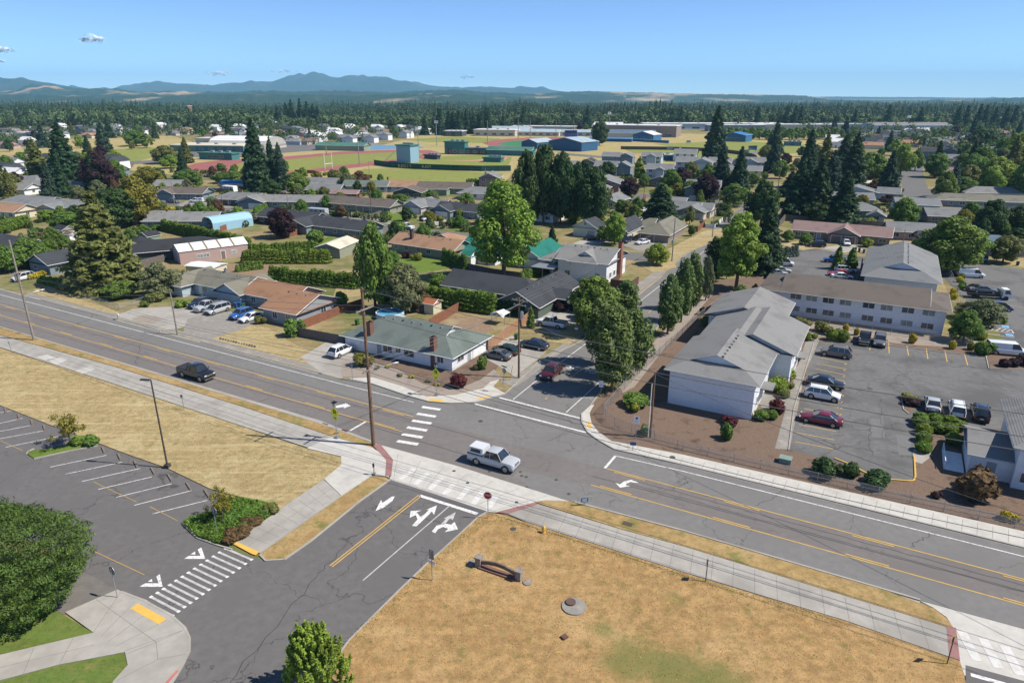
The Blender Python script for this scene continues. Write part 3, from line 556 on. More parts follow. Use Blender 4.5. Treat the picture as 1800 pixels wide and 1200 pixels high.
# side street going away
sheet('side_street',ASPH,Z+.008,(885,696),(910,673),(947,637),(1023,600),(1163,487),(1240,408),(1318,355),(1400,312),(1412,315),(1345,352),(1290,400),(1245,450),(1200,520),(1130,610),(1075,665),(1045,705),(1040,720))
# cross street and town streets
def street(name,a,b,w,z=Z+.003,mat=None):
    m=MB(); m.strip(G(*a),G(*b),w,z); return struct(name,m,mat or ASPF)
street('cross_street',(262,353),(1330,475),9.5)
street('town_street',(-60,318),(560,338),8,Z+.012); street('town_street',(645,328),(800,334),7,Z+.014)
street('town_street',(1090,340),(1420,372),9,Z+.016); street('town_street',(1120,340),(1100,362),8,Z+.018); street('town_street',(190,290),(420,297),8,Z+.019)
sheet('far_street',ASPF,Z+.02,(1575,303),(1583,295),(1600,288),(1625,288),(1622,300),(1626,318),(1637,345),(1647,372),(1660,400),(1610,400),(1601,365),(1590,335))
sheet('far_street',ASPF,Z+.022,(1590,330),(1655,333),(1700,338),(1700,350),(1655,345),(1540,342),(1540,333))
sheet('far_street',ASPF,Z+.024,(1583,295),(1600,288),(1640,284),(1700,282),(1700,278),(1640,279),(1585,287))
# apartment court to the north and to the east
sheet('north_court',ASPR,Z+.006,(1375,442),(1390,430),(1450,440),(1530,455),(1530,500),(1500,510),(1340,490),(1360,470))
sheet('east_lot',ASPR,Z+.005,(1640,470),(1700,460),(1830,478),(2200,520),(2300,700),(1830,640),(1770,605),(1740,560),(1710,540))
sheet('apartment_lot',ASPR,Z+.0095,(1430,603),(1500,600),(1600,611),(1730,628),(1800,632),(1900,640),(2050,700),(1850,745),(1700,757),(1610,740),(1607,845),(1596,845),(1545,840),(1520,830),(1470,812),(1388,790))
# school lot and entry street
sheet('school_lot',ASPD,Z+.002,(-500,560),(-200,640),(0,713),(90,748),(227,800),(293,823),(370,860),(410,877),(322,922),(347,945),(383,958),(408,966),(450,981),(500,984),(547,951),(600,908),(633,881),(685,843),(760,867),(857,899),(840,910),(800,947),(747,995),(700,1040),(615,1125),(560,1200),(480,1330),(150,1420),(320,1172),(333,1143),(333,1120),(325,1103),(303,1083),(253,1056),(213,1041),(150,1010),(60,950),(-500,900))
sheet('old_path',asphalt('path_asphalt',(.17,.155,.14),.8),Z+.02,(147,1005),(209,1038),(170,1056),(112,1080),(93,1071),(60,1050),(90,1000),(120,985))
# ---------------- raised kerb, pavements, lawns
def slab(name,mat,h,*pts): m=MB(); m.poly(PX(*pts),h,h+.05); return struct(name,m,mat)
slab('pavement',CONC,.12,(-500,463),(0,590),(200,645),(433,718),(583,768),(546,789),(433,752),(200,675),(0,611),(-500,480))
slab('pavement',CONCL,.122,(583,768),(655,788),(677,802),(684,840),(677,838),(655,835),(600,872),(570,843),(600,818),(600,803),(540,789))
slab('pavement',CONC,.12,(569,844),(600,873),(457,973),(408,957),(490,897))
slab('pavement',CONC,.12,(940,885),(1093,932),(1200,961),(1663,1103),(1687,1162),(1487,1092),(1200,1006),(925,918),(890,903))
slab('pavement_corner',CONC,.12,(213,1040),(253,1055),(303,1083),(325,1103),(333,1120),(333,1143),(320,1170),(250,1290),(120,1350),(200,1198),(225,1170),(220,1147),(100,1170),(0,1197),(-200,1240),(-200,1195),(0,1152),(165,1113),(115,1077),(170,1053),(207,1037))
slab('driveway_apron',CONCL,.05,(657,779),(800,818),(940,862),(1000,881),(1010,884),(940,884),(873,901),(857,899),(760,867),(685,843),(690,812),(672,790))
slab('driveway_apron',CONCL,.05,(1617,1056),(1800,1106),(2300,1250),(2300,1400),(1695,1187),(1687,1162),(1680,1110),(1664,1085),(1640,1068))
sheet('park_road',ASPD,.056,(1697,1169),(1830,1205),(2100,1290),(2000,1500),(1700,1400))
slab('pavement',CONCL,.12,(1022,728),(1037,714),(1044,712),(1036,726),(1040,745),(1052,760),(1075,776),(1200,800),(1800,935),(2500,1095),(2500,1135),(1800,962),(1200,816),(1080,789),(1050,772),(1033,759),(1023,743))
slab('pavement',CONCL,.12,(612,666),(652,674),(717,696),(753,706),(790,709),(833,707),(888,692),(866,680),(877,668),(862,672),(850,683),(800,695),(750,698),(708,680),(655,664))
def verge(*p,mat=None): return slab('verge',mat or VERG,.11,*p)
verge((-500,428),S0(0),(200,634),(560,743),(600,757),(657,779),(650,787),(583,767),(433,717),(200,644),(0,589),(-500,462))
verge((940,883),(960,880),(1000,882),(1200,935),(1560,1040),(1640,1070),(1664,1088),(1677,1106),(1663,1102),(1200,960),(1093,931))
verge((457,975),(600,874),(655,838),(678,840),(684,845),(633,880),(600,907),(547,950),(500,983),(467,985))
slab('lawn',DRYL,.11,(-500,481),(0,612),(200,676),(433,753),(540,790),(600,804),(600,818),(570,842),(490,896),(430,876),(370,860),(293,823),(227,800),(90,748),(0,713),(-200,640),(-500,560))
slab('lawn',DRY,.11,(840,911),(858,903),(875,904),(925,919),(1200,1007),(1487,1093),(1687,1163),(1697,1200),(1760,1420),(1200,1900),(300,1600),(560,1200),(615,1126),(700,1041),(747,996),(800,948))
LB=grassmat('verge_green',(.10,.15,.03),(.15,.18,.045),(.28,.22,.08),.6,.2)
slab('lawn',LB,.11,(93,1071),(164,1113),(0,1151),(-200,1194),(-300,1100),(-100,1000),(60,1000)); slab('lawn',LB,.11,(219,1148),(224,1170),(199,1199),(120,1350),(-100,1400),(-200,1241),(0,1198),(100,1171))
slab('planting_island',LAWN,.12,(47,798),(50,794),(115,785),(128,766),(150,766),(172,775),(172,783),(122,792),(60,806))
slab('planting_island',LAWN,.12,(322,922),(333,912),(373,902),(400,878),(430,878),(487,890),(487,900),(408,957),(383,958),(347,945))
# a patch of watered grass on the big lawn
# kerbs
KB=MB()
for L_,w in (([(72,527),(173,554),(207,562)],.16),([(253,573),(282,582)],.16),([(353,601),(525,646),(567,657)],.16),([(600,666),(655,675),(717,696),(753,706),(790,709),(833,708),(888,693)],.18),([(1022,728),(1023,743),(1033,760),(1050,773),(1080,790),(1200,817),(1800,963),(2400,1109)],.18),
    ([(457,976),(467,986),(500,984),(547,951),(600,908),(633,881),(685,844)],.16),([(857,900),(840,910),(800,947),(747,995),(700,1040),(615,1125),(560,1200),(490,1330)],.16),([(47,799),(50,794),(60,789)],.15),([(60,807),(122,793),(172,784)],.15),([(322,922),(333,912),(373,902)],.15),([(322,922),(347,946),(383,959),(408,966)],.15),
    ([(213,1041),(253,1056),(303,1084),(325,1104),(333,1121),(333,1144),(320,1171),(290,1220)],.2),([(1037,714),(1045,703),(1075,664),(1130,609),(1200,519)],.15),([(888,692),(910,672),(947,636),(1023,599),(1163,486)],.15),([(0,575),(560,744),(657,779)],.2),([(1010,883),(1200,933),(1617,1055)],.2)):
    KB.path(PX(*L_),w,.135,.15)
struct('kerb',KB,CONC)
kb=MB(); kb.path(PX((1607,802),(1609,838),(1606,845),(1596,846),(1562,843),(1545,840),(1520,831),(1497,818),(1467,806)),.18,.14,.15); struct('yellow_kerb',kb,YPAINT)
kr=MB(); kr.path(PX((313,1180),(295,1200),(280,1225)),.22,.142,.15); struct('red_kerb',kr,pm('red_kerb_paint',(.5,.16,.13),(.4,.14,.12),scale=2,world=True))
# gutters of pale concrete along the main road
gu=MB(); gu.path(PX(S0(-400),S0(0),S0(560),(655,777)),.45,Z+.012); gu.path(PX((1010,884),(1200,936),(1617,1058)),.5,Z+.012); gu.path(PX(N1(1100),N1(1800),N1(2400)),.4,Z+.012); gu.path(PX(N0(0),N0(560)),.35,Z+.012); struct('gutter',gu,CONC)
# brick bands
bk=MB()
for q in (((940,884),(945,888),(895,904),(870,902)),((655,783),(668,781),(691,809),(688,838),(677,838),(679,810)),((1663,1102),(1680,1105),(1687,1162),(1668,1155))): bk.poly(PX(*q),.128)
struct('brick_paving',bk,BRICK)
def joints(name,a0,a1,b0,b1,n,z,w=.035,extra=()):
    m=MB()
    for i in range(n+1):
        t=i/n; m.strip(Vector(G(*a0)).lerp(G(*a1),t),Vector(G(*b0)).lerp(G(*b1),t),w,z)
    for p,q in extra: m.strip(G(*p),G(*q),w,z)
    return struct(name,m,pm('joint_line',(.2,.19,.17),scale=5,world=True))
joints('pavement_joint',(940,886),(1662,1103),(922,917),(1684,1161),20,.1245,extra=(((905,893),(1672,1128)),))
joints('pavement_joint',(0,591),(560,762),(-20,606),(520,781),26,.1245,extra=(((-10,599),(545,771)),))
joints('pavement_joint',(572,846),(412,956),(598,870),(455,970),9,.1245,extra=(((585,858),(434,963)),))
joints('pavement_joint',(1090,781),(1800,938),(1086,789),(1800,961),32,.1245)
joints('pavement_joint',(213,1042),(320,1110),(165,1112),(218,1146),4,.1245,extra=(((170,1055),(275,1130)),((275,1130),(278,1160)),((278,1160),(205,1198)),((275,1130),(332,1105)),((278,1160),(333,1150)),((60,1140),(40,1190)),((130,1122),(105,1168)),((0,1175),(165,1135)),((275,1130),(225,1150))))
joints('apron_joint',(700,798),(960,872),(692,842),(868,898),6,.0545,extra=(((690,815),(930,885)),))
pt=MB()
for q in (((65,628),(84,624),(100,630),(80,634)),((86,635),(107,629),(120,634),(99,642)),((132,653),(158,645),(168,650),(145,658))): pt.poly(PX(*q),.1265)
struct('pavement_patch',pt,CONCL)
# ---------------- markings
WM_=MB();YM=MB();WO=MB();YT=MB();WA=MB()
ZW=.03
def lines(m,pts,w,z=ZW): m.path(PX(*pts),w,z)
for L0,L1,x0,x1,side in ((A0,A1,-400,727,1),(A1,A1,1067,2500,1),(B0,B0,-400,707,-1),(B1,B1,1038,2500,-1)):
    a=G(*L0(x0)); b=G(*L0(x1)); YM.strip(a,b,.13,ZW); d=(b-a).normalized(); q=Vector((-d.y,d.x))*side; LL=(b-a).length; k=LL-.5
    if L0 is B1 or L0 is A1: a2=a; ks=[1+12.2*i for i in range(int(LL/12.2))]
    else: ks=[LL-5-12.2*i for i in range(int(LL/12.2))]
    for k in ks: YM.strip(a+d*k-q*.3,a+d*(k+3.6)-q*.3,.13,ZW)
WL=lambda x:line(0,518,600,675,x)
lines(WM_,[WL(-400),(0,518),(600,675),(727,707)],.14); lines(WM_,[(1082,801),(1200,828),(1800,978),(2500,1152)],.14); lines(WM_,[(1082,801),(1063,823)],.3)
# side street lines
lines(WM_,[(902,702),(948,665),(1027,606),(1163,500),(1250,432),(1290,400)],.13); lines(WM_,[(995,725),(1052,673)],.13); lines(WM_,[(1158,573),(1166,565)],.2)
for a,b in (((878,699),(1020,735)),((835,710),(1030,760))): lines(WM_,[a,b],.32)
for a,b in (((1008,660),(1028,644)),((1140,550),(1150,540)),((958,702),(962,699))): lines(YM,[a,b],.13)
lines(WM_,[(615,757),(643,741)],.3)
# crosswalk bars
for i in range(6):
    t=i/5; a=Vector((742,715)).lerp((698,775),t); b=Vector((774,720)).lerp((735,781),t); lines(WM_,[a,b],.62)
for i in range(14):
    t=i/13; a=Vector((253,1055)).lerp((395,963),t); b=Vector((305,1083)).lerp((444,984),t)
    lines(WO,[a,b],.22); 
    for p,q in((a,a.lerp(b,.07)),(a.lerp(b,.93),b)): lines(WM_,[p,q],.27,ZW+.004)
for i in range(7):
    t=i/6; a=Vector((728,824)).lerp((872,872),t); b=Vector((704,843)).lerp((857,896),t); lines(WA,[a,b],.62,.062)
for i in range(3): a=Vector((1690,1110)).lerp((1765,1135),i/2); lines(WA,[a,a+Vector((28,52))],.7,.062)
lines(WM_,[(1706,1186),(1800,1212)],.35,.066)
# entry street
lines(WM_,[(738,871),(839,903)],.42); lines(YM,[(736,870),(580,994)],.11); lines(YM,[(740,872),(584,996)],.11); lines(WO,[(790,889),(638,1020)],.13)
def pxpoly(m,pts,z=ZW): m.poly(PX(*pts),z)
pxpoly(WM_,[(694,872),(690,880),(674,892),(684,888),(660,898),(670,878),(672,884),(688,873)])
pxpoly(WM_,[(724,924),(734,913),(731,905),(720,910),(722,898),(741,897),(732,900),(739,908),(745,905),(754,896),(749,896),(768,888),(763,905),(759,899),(748,910),(732,925)])
pxpoly(WM_,[(759,934),(768,923),(782,920),(793,922),(799,917),(805,930),(782,935),(788,929),(779,926),(770,930),(765,937)]); pxpoly(WO,[(774,922),(784,912),(780,911),(801,900),(796,914),(791,911),(782,921)])
pxpoly(WM_,[(1081,848),(1090,851),(1097,846),(1110,843),(1124,849),(1108,847),(1101,850),(1100,853),(1108,854),(1090,857)])
pxpoly(WM_,[(588,714),(604,710),(616,712),(606,710),(607,708),(617,713),(604,718),(605,715),(592,717)])
pxpoly(WM_,[(323,982),(361,982),(354,962),(347.5,965.7),(352.7,976.7),(332.7,976.7)]); pxpoly(WM_,[(245,1031),(286,1031),(281,1009),(275,1013),(279,1025),(255,1025)])
pxpoly(WM_,[(335,974),(343,969),(343.5,974.5)]); pxpoly(WM_,[(260,1022),(267,1017),(268,1022.5)])
def stripes(m,l,w,z=ZW):
    for a,b in l: lines(m,[a,b],w,z)
stripes(WM_,[((88,821),(187,800)),((116,833),(215,812)),((144,846),(247,823)),((173,860),(267,838)),((204,874),(302,850)),((236,888),(337,862)),((268,903),(365,879)),((10,786),(103,767)),((-5,772),(77,757)),((-5,759),(53,748)),((-5,745),(40,735)),((-60,735),(20,722)),((-80,725),(0,712))],.11)
lines(YM,[(147,960),(254,1010)],.055); 
for a,b in(((165,847),(240,882)),((263,890),(312,915)),((0,774),(40,792))): lines(YM,[a,b],.05)
for q in (((408,956),(415,953),(456,971),(450,977),(443,975)),((243,1062),(293,1089),(280,1099),(230,1071)),((753,705),(755,701),(781,704),(779,708)),((839,701),(860,696),(862,698),(842,704)),((1030,743),(1036,742),(1041,753),(1035,754))): pxpoly(YT,q,.1275)
# apartment lot bays
stripes(YM,[((1438,628),(1489,638)),((1436,639),(1488,649)),((1433,648),(1486,659)),((1431,659),(1484,670)),((1423,684),(1480,693)),((1417,705),(1476,716)),((1413,718),(1474,730)),((1404,746),(1469,758)),((1400,760),(1466,773)),((1397,776),(1464,789)),((1418,700),(1420,696)),((1444,612),(1492,620))],.12,Z+.02)
stripes(YM,[((1562,603),(1563,621)),((1594,608),(1597,625)),((1628,612),(1631,631)),((1661,617),(1665,636)),((1695,622),(1701,642)),((1530,600),(1529,615)),((1655,713),(1659,727)),((1696,724),(1699,737))],.13,Z+.02)
stripes(YM,[((1690,494),(1730,500)),((1692,500),(1734,506)),((1690,505),(1735,511)),((1765,535),(1795,540)),((1730,595),(1785,606)),((1755,550),(1763,557))],.13,Z+.02)
stripes(WM_,[((1722,570),(1778,580)),((1722,578),(1782,586)),((1778,580),(1782,586)),((1720,584),(1783,594))]+[((1724+9*i,578.5+.9*i),(1733+9*i,571.5+1.6*i)) for i in range(6)],.14,Z+.02)
bl_=MB()
for q in (((1759,572),(1773,573),(1775,577),(1762,576)),((1766,586),(1780,588),(1783,592),(1769,590))): pxpoly(bl_,q,Z+.03)
struct('accessible_bay_marking',bl_,pm('blue_paint',(.2,.4,.62),scale=3,world=True))
def roadtext(s,x,y,size,heading,m,z=ZW,sy=1.):
    cu=bpy.data.curves.new('t','FONT'); cu.body=s; cu.size=size; cu.align_x='CENTER'; cu.align_y='CENTER'; o=bpy.data.objects.new('t',cu); COL.objects.link(o); bpy.context.view_layer.update()
    me=bpy.data.meshes.new_from_object(o); g_=G(x,y); q=R(heading); vs=[(g_.x+v.co.x*math.cos(q)-v.co.y*sy*math.sin(q),g_.y+v.co.x*math.sin(q)+v.co.y*sy*math.cos(q),z) for v in me.vertices]
    m.add(vs,[tuple(p.vertices) for p in me.polygons]); bpy.data.objects.remove(o)
roadtext('SCHOOL',1037,652,1.9,GA,WM_,sy=1.3)
for i in range(9): roadtext(str(5+i),*(Vector((1486,640)).lerp((1474,728),i/8)),.8,GA,YM,Z+.02)
struct('white_marking',WM_,WPAINT);struct('yellow_marking',YM,YPAINT);struct('worn_marking',WO,WPAINTO);struct('apron_crossing',WA,pm('faded_crossing_paint',(.6,.59,.56),(.52,.5,.46),scale=2,world=True,c3=(.46,.44,.4),scale3=1.2,amt3=.52));struct('tactile_paving',YT,YTACT)
# bicycle symbols in the bike lane
bs=MB()
for x,y in ((947,657),(1035,700)):
    g_=G(x,y)
    for s in(-1,1):
        c=g_+U*.5*s; ring=[(c.x+.32*math.cos(t*PI/6),c.y+.32*math.sin(t*PI/6)) for t in range(13)]
        for i in range(12): bs.strip(ring[i],ring[i+1],.08,ZW)
    bs.strip(g_-U*.5,g_+V*.4,.08,ZW); bs.strip(g_+U*.5,g_+V*.4,.08,ZW)
struct('bicycle_marking',bs,WPAINTO)
# tar seams and cracks
tb=MB()
def wig(p,q,w,amp,n,z=Z+.014):
    a=G(*p);b=G(*q);d=(b-a);nn=Vector((-d.y,d.x)).normalized();pts=[a+d*(i/n)+nn*random.uniform(-amp,amp) for i in range(n+1)]; tb.path(pts,w,z)
for o0,o1 in ((9,10),(-4,-5),(38,33)): wig(A0(-300)[:1]+(A0(-300)[1]+o0*.6,),(727,733+o1),.045,.05,40)
for o in (9,17): wig((1110,834+o),(2000,1071+o*1.3),.045,.07,50)
wig((1040,836),(2000,1094),.06,.06,50); wig((600,705),(860,775),.06,.06,20); wig((640,745),(820,800),.06,.06,20)
for p,q in (((390,735),(470,700)),((210,612),(280,585)),((240,640),(247,600)),((655,885),(790,925)),((645,873),(620,868)),((1330,890),(1380,860)),((1600,960),(1640,935)),((1015,752),(965,775)),((1180,860),(1215,845)),((300,1320),(560,1010)),((560,1010),(620,940))): wig(p,q,.05,.25,14)
# apartment lot patches
for p,q in (((1545,700),(1552,770)),((1528,735),(1530,800)),((1530,735),(1552,735)),((1480,690),(1530,720)),((1500,670),(1600,665)),((1600,665),(1700,690)),((1560,640),(1600,665)),((1490,735),(1520,740)),((1545,770),(1600,790)),((1690,640),(1790,660)),((1440,800),(1540,770))): wig(p,q,.05,.3,12,Z+.016)
struct('tar_seam',tb,TAR)
pa=MB()
for q in (((1530,735),(1552,731),(1556,770),(1532,768)),((1485,735),(1500,732),(1508,738),(1492,742)),((1575,764),(1600,768),(1602,800),(1580,800))): pa.poly(PX(*q),Z+.013)
struct('asphalt_patch',pa,asphalt('patch_asphalt',(.17,.168,.165),.85))
# ---------------- lots beyond the road
sheet('bare_yard',DRYL,Z,(72,526),(207,560),(253,572),(353,600),(560,654),(600,664),(575,632),(505,598),(470,575),(420,570),(330,590),(230,560),(120,508),(60,508))
sheet('pavement',CONCD,Z+.004,(50,514),(207,553),(330,585),(353,590),(560,645),(600,655),(600,662),(560,652),(353,599),(253,572),(207,561),(72,526),(45,520))
sheet('driveway',CONC,Z+.009,(200,556),(233,543),(290,539),(340,541),(400,560),(360,565),(310,578),(290,580),(262,572))
sheet('driveway',CONCD,Z+.01,(330,560),(420,545),(470,560),(420,580),(355,600),(320,588))
sheet('driveway_island',GRAVEL,Z+.014,(230,561),(250,554),(275,556),(285,562),(270,568),(245,566))
sheet('driveway',CONC,Z+.009,(528,628),(575,600),(612,612),(640,625),(600,665),(567,657))
sheet('mulch_bed',MULCH,Z+.006,(620,640),(700,610),(850,620),(880,640),(862,660),(848,682),(800,694),(750,697),(705,680),(650,663),(600,662))
sheet('gravel_bed',GRAVEL,Z+.01,(600,634),(650,636),(700,650),(745,675),(800,685),(845,667),(868,649),(885,665),(862,672),(850,683),(800,694),(750,698),(708,680),(655,664),(600,662))
sheet('driveway',CONC,Z+.009,(843,614),(900,590),(960,618),(945,632),(905,662),(880,645),(850,628))
sheet('driveway',CONC,Z+.009,(935,555),(990,535),(1030,568),(1010,585),(980,590),(940,572))
sheet('pavement',CONCD,Z+.013,(880,668),(905,662),(1010,590),(1060,545),(1200,440),(1215,442),(1080,548),(1000,608),(925,668),(905,680),(880,672))
sheet('yard_soil',DIRT,Z+.002,(720,590),(800,555),(850,560),(870,580),(780,600)); sheet('yard_soil',DIRT,Z+.003,(390,470),(440,455),(500,468),(470,490),(400,488))
sheet('mulch_bed',MULCH,Z+.006,(1045,705),(1090,668),(1140,610),(1200,540),(1245,495),(1290,490),(1350,480),(1340,530),(1400,560),(1480,575),(1760,620),(2000,700),(2000,860),(2300,960),(2500,1095),(1800,934),(1200,799),(1075,775),(1052,759),(1041,745),(1037,728))
sheet('dry_strip',GRAVEL,Z+.01,(1078,660),(1100,655),(1150,600),(1240,505),(1255,515),(1170,610),(1115,680),(1095,690))
sheet('gravel_strip',GRAVEL,Z+.01,(1400,565),(1500,572),(1660,595),(1720,600),(1720,612),(1600,606),(1500,594),(1400,590))
for i_,q in enumerate((((1362,788),(1388,790),(1415,655),(1442,594),(1420,590),(1397,660)),((1375,650),(1400,645),(1406,640),(1403,658),(1376,662)),((1330,702),(1345,690),(1393,700),(1388,715),(1362,710),(1345,727)))): sheet('footpath',CONCD,Z+.014+.003*i_,*q)
sheet('patio',CONC,Z+.012,(1605,790),(1625,785),(1640,800),(1620,815),(1605,810))
sheet('planting_bed',MULCH,.12,(1735,628),(1800,632),(1830,640),(1830,650),(1740,648)); sheet('planting_bed',MULCH,.12,(1587,700),(1612,702),(1607,720),(1600,728),(1590,722))
kk=MB(); kk.path(PX((1733,626),(1738,648),(1830,651)),.15,.13,.14); kk.path(PX((1585,700),(1588,720),(1598,728)),.15,.13,.14); kk.path(PX((1430,604),(1395,720),(1386,792)),.12,.12,.12); kk.path(PX((1436,600),(1500,600),(1733,628)),.12,.12,.12); struct('kerb',kk,CONC)
# concrete tees in front of every bay
# gardens and driveways of the far lots
for q,mt in ((((690,460),(780,440),(800,470),(740,480)),LAWN),(((640,360),(700,375),(735,385),(690,392),(650,385)),LAWN),(((700,470),(745,455),(790,465),(760,478)),LAWN),(((540,430),(580,415),(600,425),(560,440)),LAWN),(((790,405),(835,408),(828,400),(800,397)),LAWN),(((430,365),(480,372),(470,376),(440,372)),LAWN),(((1180,470),(1200,448),(1290,410),(1290,400),(1240,405),(1170,440)),DRYL),(((1120,465),(1180,450),(1190,470),(1150,480)),DRYL),
   (((330,352),(400,358),(410,365),(360,368),(310,362)),CONCD),(((455,372),(490,365),(510,372),(490,384)),CONCD),(((560,390),(620,375),(680,385),(700,395),(640,392)),CONCD),(((730,385),(770,380),(800,395),(770,400)),CONC),(((990,435),(1040,415),(1070,425),(1010,445)),CONC),(((1090,430),(1130,415),(1175,425),(1165,445),(1120,440)),CONCD),(((1440,436),(1500,428),(1520,440),(1480,445)),CONC),
   (((1370,430),(1420,420),(1440,436),(1410,440)),DRYL),(((1560,425),(1600,420),(1612,445),(1570,440)),DRYL),(((1700,455),(1800,455),(1800,470),(1720,460)),DRYL),(((600,475),(650,480),(640,520),(585,525)),DRYL),(((660,535),(720,520),(760,545),(700,560)),DRYL),(((1000,605),(1060,560),(1020,560),(960,600)),DRYL)):
    sheet('garden' if mt in(LAWN,DRYL) else 'driveway',mt,Z+.03+.0006*random.random(),*q)
# ---------------------------------------------------------------- buildings near the junction
DOORG=pm('green_door',(.16,.24,.19),scale=2,rough=.6); DOORB=pm('blue_door',(.25,.32,.42),scale=2,rough=.6); DOORT=pm('taupe_door',(.2,.16,.14),scale=2,rough=.6); DOORD=pm('brown_door',(.12,.07,.05),scale=2,rough=.6); DOORGR=pm('grey_door',(.32,.34,.36),scale=2,rough=.6)
BRK=pm('brick_wall',(.3,.13,.09),(.22,.09,.065),scale=8,rough=.9)
def g3(p): g=G(*p); return (g.x,g.y,0)
CG=dict(glass=CURT)
BV=dict(trim=WHITE)
house('corner_bungalow','long white bungalow with green-grey roof and two chimneys on the junction corner',g3((795,652)),[wing(-21.5,0,0,11,2.6,2.5,ka=1,kb=.62,o=.7)],'greengrey','white',
  win=[(0,'f',.9,1.0,1.1,1.1),(0,'f',.62,.9,1.9,1.3,dict(glass=DTRIM)),(0,'f',.42,.9,1.8,1.3),(0,'f',.52,1.2,.9,.8),(0,'r',.22,.9,1.7,1.2)],doors=[(0,'f',.34,.95,2.05,DOORGR),(0,'r',.45,.95,2.05,DOORGR)],
  garage=[(0,'r',.77,4.6,2.15,WHITE),(0,'f',.08,2.8,2.15,WHITE)],chim=[(-16.6,.9,0,5.2,.75,1.),(-3.6,.4,0,4.9,.75,1.)],vents=9)
A1=house('apartment_block','two-storey white apartment block with stepped light grey roof beside the fence',g3((1320,738)),
  [wing(-11.2,0,0,14,5.3,2.1,'y',ka=.42,kb=0,o=.7),wing(-8.6,2.6,13.9,28,5.3,2.1,'y',o=.7),wing(-10.6,.4,13.5,27.5,5.28,2.0,'y',o=.6),wing(-12.6,-1.2,27.8,41,5.3,1.9,'y',o=.7,kb=.0)],'lgrey','white',trim=TRIMG,
  win=[(0,'r',.25,1.,1.6,1.2),(0,'r',.25,3.5,1.6,1.2),(0,'r',.75,3.5,1.6,1.2),(1,'r',.2,1.,1.6,1.2),(1,'r',.2,3.5,1.6,1.2),(1,'r',.6,3.5,1.6,1.2),(1,'r',.6,1.,1.6,1.2)],doors=[(0,'r',.55,.95,2.05,DOORGR),(1,'r',.4,.95,2.05,DOORGR),(1,'r',.85,.95,2.05,DOORGR)],vents=8)
aw=MB(); aw.box((0,5.,2.45),(1.6,8.,2.6)); aw.box((2.6,20,2.45),(4.,23,2.6)); aw.build('entrance_canopy',RM('lgrey'),A1)
wl_=[]
for i,t in enumerate((.2,.29,.385,.48,.605,.7,.81,.915)): wl_.append((0,'f',t,3.35,1.9,1.0,CG if i%2 else {}))
for i,t in enumerate((.2,.3,.395,.49,.61,.71,.815,.92)): wl_.append((0,'f',t,.95,1.9,1.0,CG if i%3==0 else {}))
A2=house('apartment_block','long white two-storey apartment block with brown roof behind the parking lot',g3((1655,590)),[wing(-31,0,0,12.6,4.75,1.55,'x',ka=1,kb=1,o=.8),wing(-27,-3.4,.03,12.57,4.78,1.85,'x',o=.84)],'warm','white',trim=TRIMG,win=wl_,vents=8)
A3=house('apartment_block','white apartment block with grey gablet roof behind the long white block',(84.9-.3,131.+.6,0),[wing(-13,0,0,30.5,5.4,2.5,'y',ka=.5,kb=.4,o=.8)],'grey','white',trim=TRIMG,win=[(0,'l',.2,3.5,1.5,1.1),(0,'l',.5,3.5,1.5,1.1),(0,'l',.8,3.5,1.5,1.1)],doors=[(0,'l',.35,.95,2.05,DOORGR),(0,'l',.65,.95,2.05,DOORGR)],vents=12)
bl=MB(); 
for y in(4,17): bl.box((-14.4,y,2.5),(-13,y+7,2.65)); bl.box((-14.4,y,2.65),(-14.3,y+7,3.6)); bl.box((-14.45,y+.1,5.2),(-14.3,y+.3,2.5))
bl.build('balcony',WM('charcoal'),A3)
A4=house('apartment_block','white two-storey block with grey gablet roof at the right edge by the clipped bushes',(54.2,64.6,0),[wing(0,12,0,12.3,5.3,2.3,'y',ka=.5,kb=0,o=.8),wing(-4.,.1,1.,8.5,2.7,1.2,'x',o=.4,ka=0)],'lgrey','white',trim=TRIMG,
  win=[(0,'f',.12,.9,1.6,1.1),(0,'f',.25,3.6,1.6,1.1),(0,'f',.6,3.6,1.6,1.1),(0,'l',.8,3.7,1.2,1.)],doors=[(1,'f',.5,.95,2.05,DOORGR)])
fe=MB(); 
for i in range(4): fe.box((-6.2,1.+1.6*i,0),(-6.1,1.1+1.6*i,1.1))
for z in(.5,1.05): fe.box((-6.2,1,z),(-6.12,6,z+.06))
fe.box((-6.2,1,.02),(-4.2,6,.1)); fe.build('porch_rail',WHITE,A4)
house('bungalow','grey bungalow with orange-brown shingle roof in two offset wings',g3((523,575)),[wing(-8.5,0,0,11.5,2.7,2.1,'x',o=.6),wing(-20,-7,5.5,14,2.68,1.8,'x',o=.6)],'orange','grey',
  win=[(0,'f',.35,.9,1.1,1.2),(0,'f',.75,.9,1.1,1.2),(0,'r',.6,.9,1.3,1.2),(1,'f',.2,.9,1.2,1.1),(1,'f',.5,.9,1.2,1.1)],vents=3)
house('bungalow','pale blue bungalow with mossy grey roof behind the parked vans',g3((413,535)),[wing(-19.5,0,1.5,10.5,2.6,1.8,'x',ka=1,kb=0,o=.6),wing(-20,-14,-1.6,8,2.6,1.6,'y',ka=1,o=.6),wing(-5,2.2,-.2,9,2.6,1.7,'y',o=.6)],'olive','lblue',
  win=[(1,'f',.5,.9,1.2,1.2),(1,'r',.3,.9,1.2,1.1),(2,'r',.35,.9,1.5,1.2),(0,'f',.45,.9,1.3,1.1)],doors=[(0,'f',.38,.9,2.,WHITE)],chim=[(-9,6,2,5.1,.5,.5,STEEL)],vents=3)
sh=empty('metal_workshop',(*G(318,465),0),R(38)); tag(sh,'pink metal workshop with white ribbed roof and brown bands behind the pale blue bungalow','workshop')
